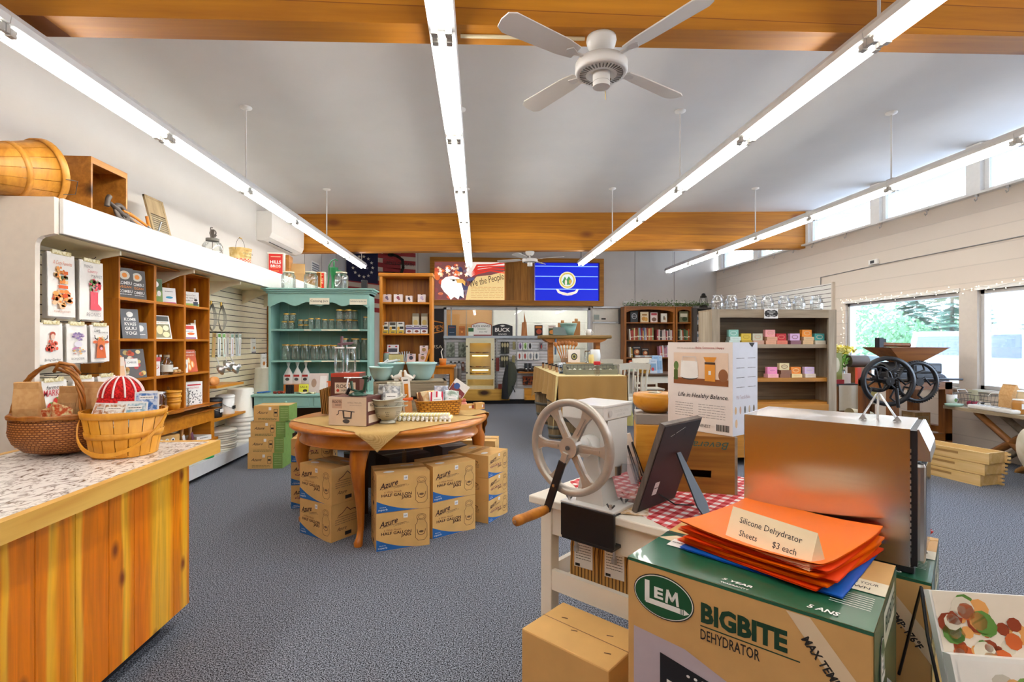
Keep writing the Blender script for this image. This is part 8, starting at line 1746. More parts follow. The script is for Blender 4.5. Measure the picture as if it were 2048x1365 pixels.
def lembox(name,label,c,w,d,h,rz):
 b=MB();b.rbox(-w/2,w/2,-d/2,d/2,0,h,kr2,r=.004);F=FR(w,d,h);t=h/2;x0=-w/2
 b.rect(x0,w/2,t-.008,t,grn2,F,1);lemoval(b,x0+.108,t-.082,.088,.06,F)
 b.text('BIGBITE',x0+.316,t-.085,.05,dgn,F,2,w=.205,off=.09);b.rect(x0+.212,x0+.445,t-.122,t-.119,dgn,F,2);b.text('DEHYDRATOR',x0+.285,t-.142,.028,INK,F,2,w=.145,off=.02)
 b.poly([(x0+.415,t-.01),(x0+.465,t-.01),(w/2,t-.155),(w/2,t-.23)],beige,F,2);b.text('MAX TEMP: 176°F',x0+.508,t-.125,.02,INK,F,3,w=.17,rot=-51,off=.06)
 dv_=paint('#b7a9b0',.4);b.poly([(x0+.02,t-.19),(x0+.17,t-.20),(x0+.34,t-.26),(x0+.34,-t),(x0+.02,-t)],dv_,F,2);b.poly([(x0+.10,t-.235),(x0+.33,t-.275),(x0+.33,-t),(x0+.10,-t)],BLACK,F,3);b.poly([(x0+.12,t-.30),(x0+.32,t-.325),(x0+.32,-t),(x0+.12,-t)],WHITE,F,4);b.text('BIGBITE',x0+.24,t-.275,.01,WHITE,F,4,w=.04)
 for i in range(4):b.disc(x0+.18+i*.02,t-.268,.005,.004,WHITE,F,4,8)
 rr=random.Random(5)
 for i in range(9):
  x=x0+.36+i*.025;hh=rr.uniform(.05,.13)
  for k in range(4):b.poly([(x-.014+.003*k,-t+h*.1+hh*k*.24),(x+.014-.003*k,-t+h*.1+hh*k*.24),(x,-t+h*.1+hh*(k*.24+.36))],paint('#7a4a26',.7),F,2)
 F=RT(w,d,h);b.rect(-d/2,d/2,-t,t,grn2,F,1);lemoval(b,-d*.22,t-.13,.045,.07,F);b.rect(-.06,.16,t-.11,t-.02,paint('#c4cbbc',.4),F,2);b.text('BIGBITE',.06,t-.06,.04,dgn,F,3,w=.18,off=.03);b.poly([(-.12,-t),(.2,-t),(.2,-.02),(.0,t-.2),(-.12,-.1)],paint('#a9b3ba',.4),F,2)
 F=TP(w,d,h);b.rect(-w/2,w/2,-d/2,d/2,grn2,F,1);b.poly([(-w*.5,-.02),(-.1,d*.5),(w*.2,d*.5),(-w*.2,-d*.1)],beige,F,2);b.rect(-w/2,w/2,d*.12,d*.5,kr2,F,3);lemoval(b,-w*.25,d*.34,.075,.04,F)
 b.rect(-w*.5,w*.5,d*.06,d*.10,paint('#2c3a30'),F,3);b.rect(-w*.42,-w*.27,-d*.15,-d*.02,WHITE,F,4);scrib(b,-w*.41,-w*.3,-d*.08,INK,F,.004,5)
 b.text('5 YEAR',.0,-d*.415,.012,WHITE,F,4,w=.075,off=.05,shear=.2);b.text('WARRANTY',.0,-d*.465,.007,WHITE,F,4,w=.07,off=.03);b.text('5 ANS',w*.33,-d*.43,.02,WHITE,F,4,w=.065,off=.05,shear=.2);b.poly([(w*.3,-.02),(w*.5,-.02),(w*.5,.06),(w*.3,.06)],paint('#ddd2b8'),F,4);b.text('MAKE YOUR',w*.4,.035,.016,INK,F,5,w=.08);b.text('OWN',w*.4,.005,.016,INK,F,5,w=.05)
 for i in range(7):b.line([(w*.33,-.05-.012*i),(w*.47,-.05-.012*i)],.002,WHITE,F,4)
 return b.build(name,loc=c,rz=rz,label=label,cat='box',group='dehydrator cartons')
bw1,bd1=.585,.435
c1=L0(.773+bw1/2,-.475+bd1/2);c2=L0(.845+bw1/2,.06+bd1/2)
lembox('dehydrator_carton','kraft and green dehydrator carton with oval logo under the orange sheets',c1+Vector((0,0,.28)),bw1,bd1,.60,RT0)
b=MB();b.cbox(bw1-.01,bd1-.01,.279,CARD);b.build('base_carton',loc=c1,rz=RT0,label='brown carton on the floor beneath the front dehydrator carton',cat='box')
lembox('dehydrator_carton','kraft and green dehydrator carton carrying the stainless dehydrator',c2+Vector((0,0,.22)),bw1,bd1,.60,RT0)
b=MB();b.cbox(bw1-.01,bd1-.01,.219,CARD);b.build('base_carton',loc=c2,rz=RT0,label='brown carton on the floor beneath the rear dehydrator carton',cat='box')
zt=.881
org=paint('#ff7600',.42,var=.02);ord_=paint('#f2480a',.45)
sc=Vector((.895,1.475,0))
def sheet(label,z,dx,dy,rz,m,curl,w=.40,d=.43,t=.004,cat='sheet'):
 b=MB();b.grid(lambda u,v:((u-.5)*w,(v-.5)*d,curl*((2*u-1)**2*.6+(2*v-1)**4*.7)),16,16,m,t=t);b.build('silicone_sheet',loc=sc+Vector((dx,dy,z)),rz=rz,label=label,cat=cat,group='silicone dehydrator sheets')
sheet('blue silicone sheet lowest in the stack on the dehydrator carton',zt+.006,-.0,-.01,-50,paint('#1666cc',.35,coat=.3),.002,.42,.42)
nm=['second from the bottom','third from the bottom','fourth from the bottom','fifth from the bottom','sixth from the bottom']
for i in range(5):sheet(f'orange silicone sheet in the stack, {nm[i]}',zt+.012+i*.0075,.004*(i%3),-.003*(i%2),-58+4*(i%3),ord_ if i%2==0 else org,.004+.003*i)
sheet('bright orange silicone sheet on top of the stack with curled edges',zt+.052,.0,.0,-57,org,.022)
tc=Vector((.80,1.345,zt+.05));cream=paint('#f3dfb9',.6,var=.01)
b=MB();w,dd,hh=.245,.075,.088;F=T(0,-dd/2,0)@RX(90-math.degrees(math.atan2(dd/2,hh)));sl=math.hypot(dd/2,hh)
b.add([(-w/2,-dd/2,0),(w/2,-dd/2,0),(w/2,0,hh),(-w/2,0,hh),(-w/2,dd/2,0),(w/2,dd/2,0)],[(0,1,2,3),(3,2,5,4),(0,4,5,1),(1,5,2),(0,3,4)],cream)
b.text('Silicone Dehydrator',.0,sl*.66,.017,INK,F,1,w=.18);b.text('Sheets',-.055,sl*.32,.017,INK,F,1,w=.055);b.text('$3 each',.05,sl*.32,.017,INK,F,1,w=.065);b.build('tent_card',loc=tc,rz=-64,label='cream folded tent card with price lettering on the orange sheets',cat='sign')
# stainless dehydrator
def brushed():
 m,nt,n,l,bb=_new('brushed_steel');bb.inputs['Base Color'].default_value=(.62,.57,.53,1);bb.inputs['Metallic'].default_value=1
 t=n.new('ShaderNodeTexCoord');mp=n.new('ShaderNodeMapping');mp.inputs['Scale'].default_value=(.5,.5,160);l.new(t.outputs['Object'],mp.inputs[0]);z=n.new('ShaderNodeTexNoise');z.inputs['Scale'].default_value=2;l.new(mp.outputs[0],z.inputs[0])
 mr=n.new('ShaderNodeMapRange');mr.inputs[3].default_value=.19;mr.inputs[4].default_value=.27;l.new(z.outputs['Fac'],mr.inputs[0]);l.new(mr.outputs[0],bb.inputs['Roughness']);bb.inputs['Anisotropic'].default_value=.7
 return m
bs=brushed();dwid,ddep,dh=.475,.30,.425
o=thing('food_dehydrator','large brushed stainless steel food dehydrator on the rear green carton','dehydrator',L0(1.395-dwid/2,.085+ddep/2,.822),RT0)
b=MB();b.box(-dwid/2,dwid/2-.014,-ddep/2,ddep/2,.02,dh,bs);b.box(-dwid/2-.002,-dwid/2,-ddep/2,ddep/2,.02,dh,STEEL);b.build('steel_shell',o,bevel=.003)
b=MB();b.box(dwid/2-.014,dwid/2+.002,-ddep/2+.004,ddep/2-.004,.025,dh-.005,BLACK);b.rbox(dwid/2-.01,dwid/2+.02,-ddep/2+.012,-ddep/2+.045,.03,dh-.10,STEEL,r=.012);b.rbox(dwid/2,dwid/2+.02,-ddep/2+.05,ddep/2-.02,.05,dh-.11,paint('#5f686c',.08,metal=.9),r=.004)
for i in range(18):b.box(dwid/2-.0145,dwid/2-.012,-ddep/2-.001,-ddep/2+.004,.05+i*.018,.06+i*.018,STEEL)
b.build('front_door',o)
b=MB();b.prism([(0,0),(.006,0),(.03,-.06),(.032,-.09),(.0,-.09)],ddep-.02,STEEL,T(dwid/2,ddep/2-.01,dh-.002)@RX(90));b.line([(-.06,0),(-.04,.02),(-.03,-.01),(-.01,.02),(.01,-.01),(.03,.02),(.05,0)],.004,INK,T(dwid/2+.02,0,dh-.03)@RZ(90)@RX(68),3);b.build('control_panel',o)
for x in(-dwid/2+.03,dwid/2-.03):
 for y in(-ddep/2+.03,ddep/2-.03):b=MB();b.rbox(x-.025,x+.025,y-.025,y+.025,0,.022,BLACK,r=.004);b.build('foot',o)
b=MB();ms=paint('#d6d8da',.25,metal=.7)
for s in(-1,1):b.tube([(s*.045,-.03,.0),(s*.045,.0,.012),(s*.004,.05,.13)],.004,ms,n=6);b.prism([(-.012,0),(.012,0),(.0,.03)],.003,ms,T(s*.045,-.03,0)@RX(90))
b.tube([(0,.05,.13),(0,.09,0)],.004,ms,n=6);b.build('plate_easel',loc=L0(1.29,.24,.822+dh+.001),rz=RT0+10,label='small silver folding easel on top of the stainless dehydrator',cat='easel').scale=(1,.7,.62)
b=MB();rd2=paint('#d01f2a',.5);b.rbox(-.03,.03,-.02,.02,0,.03,WHITE,r=.004)
b.tube([(-.035,-.02,.03),(.0,-.03,.045),(.045,0,.03),(.03,.02,.0),(-.03,.0,.0)],.003,rd2,n=6,closed=True);b.tube([(-.03,0,.04),(0,.0,.07),(.04,0,.035)],.003,rd2,n=6);b.box(.035,.06,-.002,.002,-.09,-.0,CARD);b.rect(.04,.055,-.06,-.035,WHITE,T(0,-.0025,0)@RX(90),1);b.build('ribbon_tag',loc=L0(1.375,.44,.823),rz=-20,label='white and kraft gift tag tied with red ribbon behind the dehydrator',cat='tag')
# burlap table corner with standing books
b=MB();b.box(1.32,2.3,.45,1.52,.50,.53,wood('#8a6a44','#5e4528','Y',1,.6))
for x in(1.36,2.2):
 for y in(.5,1.44):b.box(x,x+.05,y,y+.05,0,.5,PINE)
b.build('low_table',label='low wooden table under burlap at the right front corner',cat='table');b=MB();b.box(1.29,2.3,.45,1.55,.531,.535,bf);b.box(1.287,1.29,.45,1.55,.38,.535,burz);b.box(1.287,2.3,1.55,1.553,.36,.535,burz);b.build('burlap_runner',label='burlap cloth over the low table at the right front corner',cat='cloth')
p=at(2035,1330,D=1.22);bz_=.537;b=MB(T(0,0,0)@RX(-20));b.box(-.13,.13,-.012,.012,.06,.33,WHITE);F=T(0,-.0125,.2)@RX(90);b.rect(-.125,.125,-.13,.13,paint('#e8dccb'),F,1);splash(b,F,-.02,.02,.09,.09,['#c9602a','#8f3a1c','#e0a05a','#5f8a3c','#d9d0bc'],50,3,2);b.build('cook_book',loc=(p.x,p.y,bz_),rz=-12,label='white edged cookbook with orange kitchen picture at the right front corner',cat='book')
b=MB(RX(-20));b.box(-.13,.13,-.045,-.015,.0,.19,WHITE);F=T(0,-.0455,.095)@RX(90);b.rect(-.12,.12,-.085,.085,paint('#f0ece6'),F,1);splash(b,F,0,0,.08,.06,['#b5342c','#d9a46a','#7a9a4c','#c9c2b4'],40,6,2);b.build('cook_book',loc=(p.x,p.y,bz_),rz=-12,label='white cookbook with red and green picture before the first at the right corner',cat='book')
b=MB();b.tube([(-.1,-.06,0),(-.09,-.09,.03),(-.08,.0,.2),(-.06,.06,.3)],.004,BLACK,n=6);b.tube([(-.06,-.06,0),(-.05,-.09,.03),(-.04,.0,.2),(-.06,.06,.3),(-.06,.16,0)],.004,BLACK,n=6);b.build('wire_easel',loc=(p.x-.04,p.y+.1,bz_),rz=-12,label='black wire easel behind the cookbooks at the right front corner',cat='easel')
# ================================================================= WEATHERED SOAP SHELF AND RIGHT SIDE
gz=wood('#b3a590','#857662','Z',1,.7,knots=1.4);gx=wood('#a8977f','#786850','X',1,.7,knots=1.4);gb=wood('#8f7a5e','#5f4d38','X',.8,.7,boards=.16,boardaxis='Z',dark='#3a2c1c');ox=wood('#c98a3c','#93601f','X',.8,.6)
Y6=6.02;X0=fx(1424,Y6);X1=fx(1673,Y6)
o=thing('plank_shelf','weathered grey plank shelf unit stocked with coloured soap boxes','shelving',(X0,Y6,0));w=X1-X0
b=MB();b.box(0,w,.36,.385,0,1.88,gb);b.build('back_planks',o)
for x in(0,w-.10):b=MB();b.box(x,x+.10,0,.03,0,1.9,gz);b.box(x+(0 if x==0 else .075),x+(.025 if x==0 else .10),.03,.36,0,1.88,gz);b.build('side_frame',o)
b=MB();b.box(.1,w-.1,0,.03,1.80,1.9,gx);b.box(0,w,.03,.385,1.88,1.9,gx);b.build('top_board',o)
for z,m in((1.475,gx),(1.06,ox),(.76,ox)):b=MB();b.box(.025,w-.025,.035,.36,z-.045,z,m);b.build('shelf',o)
b=MB();b.box(.1,w-.1,.0,.03,.1,.74,ox);b.build('lower_front',o)
b=MB();b.box(-.085,.085,-.01,0,-.01,.11,WHITE);F=T(0,-.011,.05)@RX(90);b.poly([(-.075,-.03),(-.085,0),(-.075,.03),(-.04,.045),(0,.035),(.04,.045),(.075,.03),(.085,0),(.075,-.03),(.04,-.045),(0,-.035),(-.04,-.045)],INK,F,1);b.text('Homemade',0,.02,.018,WHITE,F,2,w=.1,shear=.2);b.text('Soap',0,-.003,.018,WHITE,F,2,w=.05,shear=.2);b.text('$5.50 each',0,-.028,.014,WHITE,F,2,w=.1);b.build('chalk_sign',loc=(fx(1541,Y6),Y6-.005,1.80),label='small black and white scalloped sign at the top of the soap shelf',cat='sign')
for i,px in enumerate((1435,1463,1502,1535,1569,1598,1633)):
 o=thing('clamp_jar',f'clear glass clamp-lid jar on top of the soap shelf, {ORD[i]} from the left','jar',(fx(px,6.2),6.2,1.901),12*i,'clamp jars on the soap shelf');r=.07
 b=MB();b.lathe([(.001,.004),(r*.8,0),(r,.015),(r*1.02,.1),(r*.97,.13),(r*.68,.155),(r*.68,.17)],glass('#f4f8fa',.18),n=16);b.build('glass_body',o);b=MB();b.lathe([(r*.78,.172),(r*.78,.185),(.001,.192)],glass('#f4f8fa',.25),n=16);b.tube([(r*.8,-.02,.17),(r*.95,-.02,.14),(r*.95,.02,.14),(r*.8,.02,.17)],.0025,STEEL,n=5,closed=True);b.build('lid',o)
cols=[(1466,'#8fcbb9','#cfe4dc',0),(1491,'#d6b93a','#b99a2a',0),(1514,'#c9c6ac','#c9a08a',0),(1539,'#eda3a4','#d9a282',0),(1561,'#c3202a','#d9795f',0),(1588,'#dcb6da','#8a5a66',0),(1612,'#f2962a','#dcb98a',0),(1637,'#52b6b4','#e6dfcc',0),(1543,'#ee8fc0','#eeb0b8',1),(1567,'#e6d6a4','#8a5f48',1),(1590,'#ee8b2c','#e9d29a',1),(1617,'#d9c3ea','#e0d3c4',1)]
cn=['teal','mustard','sage','pink','red','lilac','orange','turquoise','bright pink','cream','orange-and-cream','pale lilac']
for i,(px,c,c2,row)in enumerate(cols):
 z=1.476 if row==0 else 1.061;x=fx(px,6.15);hb=.05 if i%3 else .095
 for q in range(1 if hb<.06 else 2):box_('soap_bar_box','box',f'{"wide lower" if q == 0 else "second"} soap carton under the upright {cn[i]} soap box',(x+.012*(q-.5),6.15,z+.047*q),.135,.1,.046,c2,(('s',-.3,.3,0,'#7a6a60'),),group='flat soap cartons')
 box_('soap_box','box',f'upright {cn[i]} soap box on the {["upper", "lower"][row]} shelf of the weathered unit',(x-.01,6.14,z+(.047 if hb<.06 else .094)),.125,.05,.085,c,(('d',0,0,.34,.3,c2),('d',0,0,.28,.22,c),('s',-.25,.25,0,'#7a5a60')),group='upright soap boxes')
 # items left of the sheller
b=MB();X5,Y5=fx(1688,7.3),7.3;b.box(-.1,.52,0,.45,.84,.88,DGREY);b.box(-.08,-.03,.02,.42,0,.84,wood('#8f5a2c','#5f3818','Z',1,.5));b.box(.45,.5,.02,.42,0,.84,wood('#8f5a2c','#5f3818','Z',1,.5));b.box(-.05,.45,.38,.40,.1,.84,wood('#8f5a2c','#5f3818','Z',1,.5));b.build('display_stand',loc=(X5,Y5,0),label='brown display stand with dark top between the soap shelf and the corn sheller',cat='stand')
def q5(dx,dz,dy=.1):return(X5+dx,Y5+dy,dz)
b=MB();b.grid(lambda u,v:(-.1+.34*u,.015*math.sin(u*9),-.38*v),8,4,paint('#d9cdb8',.9));b.build('canvas_apron',loc=q5(.0,.86,-.03),label='plain cream canvas apron hanging from the display stand',cat='apron')
b=MB();b.grid(lambda u,v:(.0+.22*u,.012*math.sin(u*6),-.3*v),6,4,paint('#e3dcc0',.9));F=T(.11,-.02,-.17)@RX(90);b.rect(-.08,.08,-.08,.07,paint('#cdbb6a'),F,1);b.disc(-.04,0,.03,.05,paint('#5f5a3c'),F,2);b.build('printed_towel',loc=q5(.26,.88,-.06),label='cream towel with yellow house print hanging from the display stand',cat='towel')
b=MB();b.grid(lambda u,v:(.30*u+.02*math.sin(v*5),.1*math.cos(v*2*PI),.46+.085*math.sin(v*2*PI)*(1-.6*u)),6,14,paint('#dccfae',.9));b.build('canvas_bag',loc=q5(-.08,0,-.2),label='rolled cream canvas bag on the box beside the soap shelf',cat='bag')
box_('root_box','box','cream box with black scalloped label under the rolled canvas bag',q5(.07,0,-.2),.34,.25,.36,'#e0d6c2',(('r',-.4,.4,.05,.4,'#1f1b1a'),('t','Boot Butter',0,.22,.6,.1,'#efe9df')))
ymt=pattern('speckle','#e9d23c','#fbf6b0',20,.7,.3)
o=thing('flower_bunch','bunch of pale yellow flowers with green stems on the display stand','flowers',q5(.10,.88,.2));b=MB();blobs(b,260,(0,0,.5),.14,(1.5,1,.5),ymt,3,.045);b.build('blossoms',o);b=MB();blobs(b,160,(0,0,.33),.12,(1,.8,1.1),paint('#7fb04a',.7),5,.04);b.tube([(0,0,.3),(0,0,.18)],.03,paint('#8fb85a'));b.build('stems',o);b=MB();b.lathe([(.001,0),(.05,0),(.06,.2),(.05,.2),(.001,.01)],PLASTIC,n=14);b.build('vase',o)
b=MB();b.tube([(.0,.0,.3),(.0,0,.46)],.006,DGREY);b.rbox(.0,.28,-.08,.08,.0,.24,wood('#9a5f30','#6b3f1c','X',1,.5),r=.01);b.build('brown_chest',loc=q5(.26,.88,.2),label='small brown wooden chest on the display stand beside the flowers',cat='chest')
b=MB();b.cyl(.09,-.18,.1,paint('#5a4a40',.5),T(.1,0,.09)@RY(90),20);b.cyl(.092,.1,.3,paint('#8fa4a8',.3),T(.1,0,.09)@RY(90),8);b.build('mailbox_tube',loc=q5(.30,1.121,.2),label='dark cylinder with pale blue end lying on the brown chest',cat='canister')
for i,(dx,w,h,c,lb)in enumerate(((-.05,.18,.46,'#8f9a5a','tall olive card with arched pattern at the left of the display stand'),(.09,.1,.15,'#e6e2da','white mug on the display stand beside the red tin'),(-.06,.12,.06,'#a3262c','low red tin at the left front of the display stand'),(.20,.06,.24,'#e2553c','orange-red flower pick standing before the brown chest'))):box_(['olive_card','white_mug','red_tin','flower_pick'][i],['card','mug','tin','flower'][i],lb,q5(dx,.881,.12-.05*i),w,.05,h,c,(('d',0,.1,.3,.25,'#e6dfc2'),)if i==0 else())
# antique corn sheller on its stand
blk2=paint('#2b2a2c',.4,metal=.5,var=.15);rw_=wood('#8f5528','#5c3013','Z',1,.5);rwx=wood('#9c6030','#653715','X',1,.5)
SXc,SYc=5.40,6.35;o=thing('corn_sheller','antique black iron corn sheller with two big wheels on a heavy timber stand','sheller',(SXc,SYc,0))
b=MB()
for x in(.0,.74):
 for y in(.0,.5):b.box(x,x+.1,y,y+.1,0,.98,rw_)
b.box(0,.84,0,.09,.88,.97,rwx);b.box(0,.84,.5,.59,.88,.97,rwx);b.box(0,.1,.1,.5,.88,.96,rwx);b.box(.74,.84,.1,.5,.88,.96,rwx);b.box(.74,.84,.1,.5,.3,.38,rwx);b.box(.0,.84,.5,.55,.3,.38,rwx);b.box(-.0,.84,.0,.05,.2,.3,rwx);b.build('timber_stand',o)
b=MB();b.rbox(.12,.74,.12,.46,.97,1.10,blk2,r=.02);b.rbox(.38,.8,.1,.5,1.08,1.22,blk2,r=.02);b.lathe([(.12,-.2),(.15,-.18),(.15,.18),(.12,.2)],blk2,T(.3,.3,1.08)@RY(90),n=20);b.box(.5,.85,.14,.46,.96,1.0,blk2);b.rbox(.42,.76,.09,.11,1.11,1.19,paint('#3b414c',.4),r=.005);b.build('iron_body',o)
b=MB();T1=[(.02,.05),(.86,.05),(.86,.55),(.02,.55)];T2=[(.32,.2),(.58,.2),(.58,.42),(.32,.42)]
b.add([(x,y,1.43)for x,y in T1]+[(x,y,1.22)for x,y in T2]+[(x*.97+.013,y*.96+.012,1.43)for x,y in T1]+[(x,y,1.225)for x,y in T2],[(0,1,5,4),(1,2,6,5),(2,3,7,6),(3,0,4,7),(8,12,13,9),(9,13,14,10),(10,14,15,11),(11,15,12,8),(0,8,9,1),(1,9,10,2),(2,10,11,3),(3,11,8,0)],wood('#a5673f','#6e3d20','X',.8,.5));b.build('wooden_hopper',o)
b=MB();b.tube([(.0,.2,1.47),(.42,.2,1.46)],.03,rw_,n=10);b.box(-.04,.02,.16,.24,1.43,1.56,blk2);b.box(.28,.34,.5,.56,1.43,1.55,blk2);b.build('wooden_handle',o)
def iwheel(nm,cx,cy,cz,r,rw2,ang,teeth,curved):
 b=MB(T(cx,cy,cz)@RZ(ang)@RX(90));t=rw2;b.lathe([(r-t,-.025),(r,-.02),(r,.02),(r-t,.025),(r-t-.01,0),(r-t,-.025)],blk2,n=48)
 for i in range(5):
  a=72*i;M=RZ(a)
  b.tube([(.02,0,0),(r*.35,.05 if curved else .0,0),(r*.65,-.04 if curved else 0,0),(r-t,0,0)],.014,blk2,M,n=6)
 b.cyl(.05,-.04,.05,blk2,n=16)
 if teeth:
  for i in range(56):b.box(r-.004,r+.012,-.006,.006,-.02,.02,blk2,RZ(360*i/56))
 return b.build(nm,o)
p1=at(1776,763,D=6.42)-Vector((SXc,SYc,0));p2=at(1834,764,D=6.42)-Vector((SXc,SYc,0))
iwheel('flywheel',p1.x,p1.y,p1.z,.315,.045,-10,0,1);iwheel('gear_wheel',p2.x,p2.y,p2.z,.255,.03,-6,1,1)
iwheel('small_wheel',p1.x-.04,p1.y+.12,p1.z+.02,.17,.02,-10,0,0)
b=MB();b.tube([(p1.x,p1.y-.05,p1.z),(p1.x,.2,p1.z)],.02,blk2);b.tube([(p2.x,p2.y-.05,p2.z),(p2.x,.2,p2.z)],.02,blk2);b.tube([(p1.x-.05,-.03,p1.z+.02),(.95,-.03,p1.z)],.014,blk2);b.tube([(p1.x+.04,p1.y-.08,p1.z-.08),(p1.x+.05,p1.y-.1,p1.z-.32)],.02,blk2);b.build('axles',o)
b=MB();b.cbox(.22,.22,.55,wood('#a8845a','#7a5c38','Z',1,.6));b.cyl(.14,.0,.5,stv,n=20);b.build('small_keg',loc=(SXc+.6,SYc+.3,.0),label='slatted wooden keg under the corn sheller stand',cat='keg')
# trestle table at the window
o=thing('trestle_table','long grey plank table on crossed brown trestle legs under the shop window','table',(6.08,0,0));tz=.675
b=MB();b.box(0,.46,3.4,6.32,tz-.04,tz,wood('#b9a68a','#8a775c','Y',.8,.6));b.build('table_top',o)
for yy in(6.2,5.0,3.8):
 b=MB()
 for s in(-1,1):b.tube([(.12,yy+s*.5,0),(.12,yy-s*.32,tz-.04)],.04,wood('#a8764a','#6e4626','X',.7,.6),n=4)
 if yy>4.5:b.build('trestle',o)if yy!=6.2 else None
b=MB()
for s in(-1,1):b.tube([(.1,5.55+s*.45,0),(.1,5.55-s*.42,tz-.04)],.045,wood('#8f5a30','#5f3818','Y',.8,.6),n=4);b.tube([(.40,5.55+s*.45,0),(.40,5.55-s*.42,tz-.04)],.045,gz,n=4)
b.build('trestle',o)
def on6(px,x,dz=0):return Vector((x,fy(px,x),tz+.001+dz))
b=MB();b.lathe([(.001,0),(.055,0),(.06,.14),(.055,.14),(.05,.01)],WHITE,n=20);b.tube([(.055,0,.03),(.095,0,.07),(.055,0,.11)],.008,WHITE,n=6);b.disc(-.0,.0,.02,.025,paint('#7a9a5a'),T(0,-.062,.07)@RX(90),1);b.build('printed_mug',loc=on6(1903,6.2),label='white mug with small print on the trestle table by the sheller',cat='mug')
b=MB();b.lathe([(.001,0),(.1,0),(.12,.03),(.11,.03),(.001,.01)],paint('#a9c9b4',.3),n=20,sy=.6);b.build('green_glass_dish',loc=on6(1908,6.12),label='pale green glass dish before the white mug on the trestle table',cat='dish')
o=thing('wire_basket','black wire basket of small goods on the trestle table','basket',on6(1955,6.35),84);b=MB()
for i in range(9):b.tube([(-.2+i*.05,-.11,.01),(-.21+i*.0525,-.13,.16)],.002,DGREY,n=4);b.tube([(-.2+i*.05,.11,.01),(-.21+i*.0525,.13,.16)],.002,DGREY,n=4)
for z in(.01,.08,.16):b.tube([(-.22,-.13,z),(.22,-.13,z),(.22,.13,z),(-.22,.13,z)],.003,DGREY,n=4,closed=True)
b.build('wire_mesh',o)
b=MB()
for s in(-1,1):b.tube([(s*.22,-.06,.16),(s*.25,-.05,.2),(s*.25,.05,.2),(s*.22,.06,.16)],.005,WHITE,n=6)
b.build('handle',o)
for i in range(6):b=MB();b.ball(.035,paint(['#9c2440','#7a1c34','#b93a56','#e6e0da','#33302e','#c9c2b4'][i],.7),None,10,6);b.build('yarn_ball',loc=on6(1940+i*7,6.33,.04),label=f'small rounded bundle in the wire basket on the trestle table, {ORD[i]} from the left',cat='bundle',group='bundles in the wire basket')
o=thing('egg_tray','white ceramic egg tray with dark hollows at the front of the trestle table','tray',on6(1990,6.18),84);b=MB();b.rbox(-.3,.3,-.08,.08,0,.05,WHITE,r=.015);b.build('body',o)
b=MB()
for i in range(9):
 for j in range(2):b.disc(-.26+i*.065,-.035+j*.07,.022,.026,paint('#6a6660'),T(0,0,.05),1,14)
b.build('egg_hollows',o)
paper_bag('paper_bag',on6(2020,6.36),.17,.12,.32,'kraft paper bag with folded top standing on the trestle table',rz=84)
for i,(px,x,h,c)in enumerate(((2037,6.2,.17,'#b9803c'),(2046,6.3,.26,'#c9b08a'))):b=MB();jar(b,.06,h,paint(c,.4),WHITE);b.rect(-.03,.03,.0,.06,WHITE,T(0,-.061,h*.35)@RX(90),1);b.build('granola_jar',loc=on6(px,x),label=f'brown filled jar at the right edge of the trestle table, {["short", "tall"][i]} one',cat='jar',group='filled jars on the trestle table')
b=MB(RX(-8));b.box(-.08,.08,-.004,0,0,.2,paint('#dfe0c4'));b.build('note_card',loc=on6(1950,6.5),rz=80,label='pale green card behind the wire basket on the trestle table',cat='card')
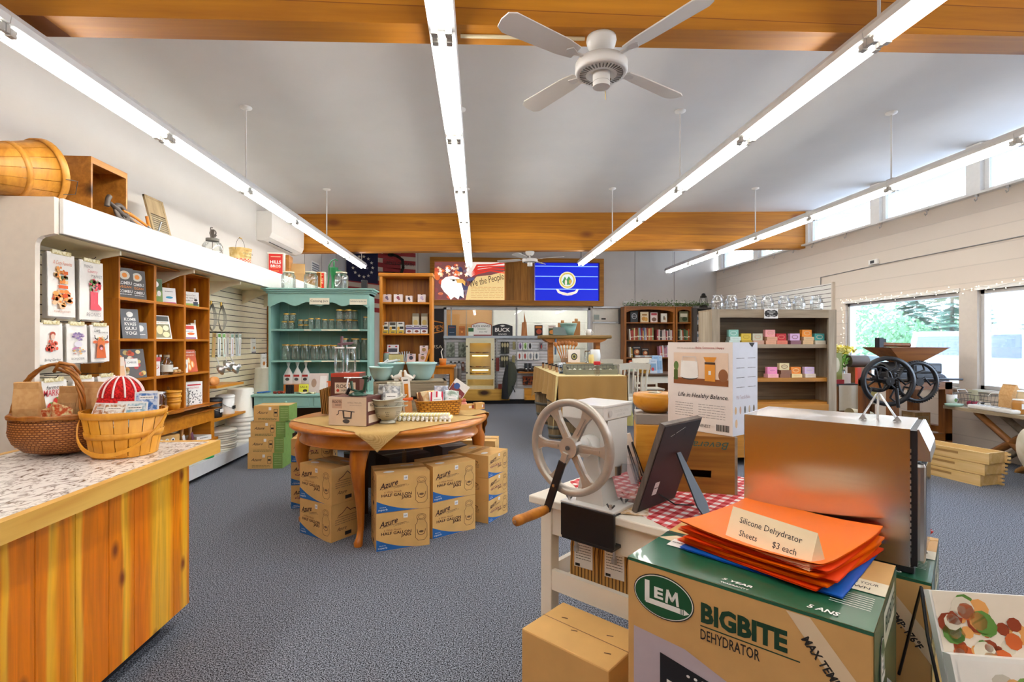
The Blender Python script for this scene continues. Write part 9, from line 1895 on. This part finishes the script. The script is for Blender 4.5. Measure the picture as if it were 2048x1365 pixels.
# stacked flat crates and feed sack
lw=wood('#e3c48e','#c49c60','X',.8,.5,knots=1.2)
for i in range(3):
 o=thing('slat_crate',f'light pine flat crate on the carpet under the trestle table, {["bottom", "middle", "top"][i]} of three','crate',(5.28+.01*i,5.36+.02*(2-i),.118*i),-80+2*i,'light pine flat crates')
 b=MB()
 for s in(-1,1):b.box(-.4,.4,s*.14-.01,s*.14+.01,.0,.112,lw)
 b.rect(-.12,.12,-.012,.012,paint('#a07a44'),T(0,-.151,.07)@RX(90),1);b.disc(-.25,0,.03,.02,paint('#8a5a34'),T(0,-.151,.06)@RX(90),1);b.build('side_board',o)
 b=MB()
 for s in(-1,1):b.box(s*.37-.01,s*.37+.01,-.13,.13,0,.112,lw)
 for y in(-.09,0,.09):b.box(-.36,.36,y-.035,y+.035,0,.012,lw);
 for s in(-1,1):
  for k in range(3):b.box(s*.4,s*.425,s*.14-.012,s*.14+.012,.0+.04*k,.02+.04*k,lw)
 b.build('end_board',o)
b=MB(RZ(20)@RY(-28));rr=random.Random(3)
def sack(u,v):
 a=2*PI*u;k=math.sin(PI*min(max(v,.0),1))**.35 if 0<v<1 else .05;return(.17*k*math.cos(a)*1.0,.36*(k*.9+.1)*math.sin(a),.75*v)
b.grid(sack,24,14,pattern('speckle','#e6dcc4','#f1ead8',8,.5,.1));F=T(-.175,0,.40)@RZ(-90)@RX(90)
b.poly([(-.22,-.05),(.2,-.02),(.22,.14),(-.2,.2)],paint('#3f8f4a',.5),F,6);b.poly([(-.2,.1),(.18,.16),(.1,.26),(-.15,.25)],paint('#2f5fb0',.5),F,7);b.disc(-.1,-.12,.08,.06,paint('#e0a02c'),F,7);b.disc(.1,-.13,.07,.06,paint('#c9482c'),F,7);b.text('FEED',0,.1,.06,WHITE,F,9,w=.22,off=.03)
b.build('feed_sack',loc=(5.92,4.72,.03),label='plump printed feed sack leaning on the carpet under the trestle table',cat='sack')
# fairy lights round the first shop window
b=MB();gl_=emit('#fff3d6',2.5,'fairy_bulb');rr=random.Random(1);wy0,wy1=SW[0]
path=[(XR-.03,wy1+.02,SZ0+.2+1.15*i/10)for i in range(11)]+[(XR-.03,wy1-(wy1-3.4)*i/50,SZ1+.03+.02*math.sin(i*1.7))for i in range(51)]
b.tube(path,.0025,paint('#e0d9cc'),n=4)
o=b.build('fairy_lights',label='string of tiny warm lights around the top of the shop windows',cat='lights')
bb=MB()
for i,p in enumerate(path):
 for j in range(2):bb.ball(.006,gl_,T(p[0]-.012,p[1]+rr.uniform(-.04,.04),p[2]+rr.uniform(-.05,.05)),6,4)
bb.build('bulbs',o,kind='stuff')
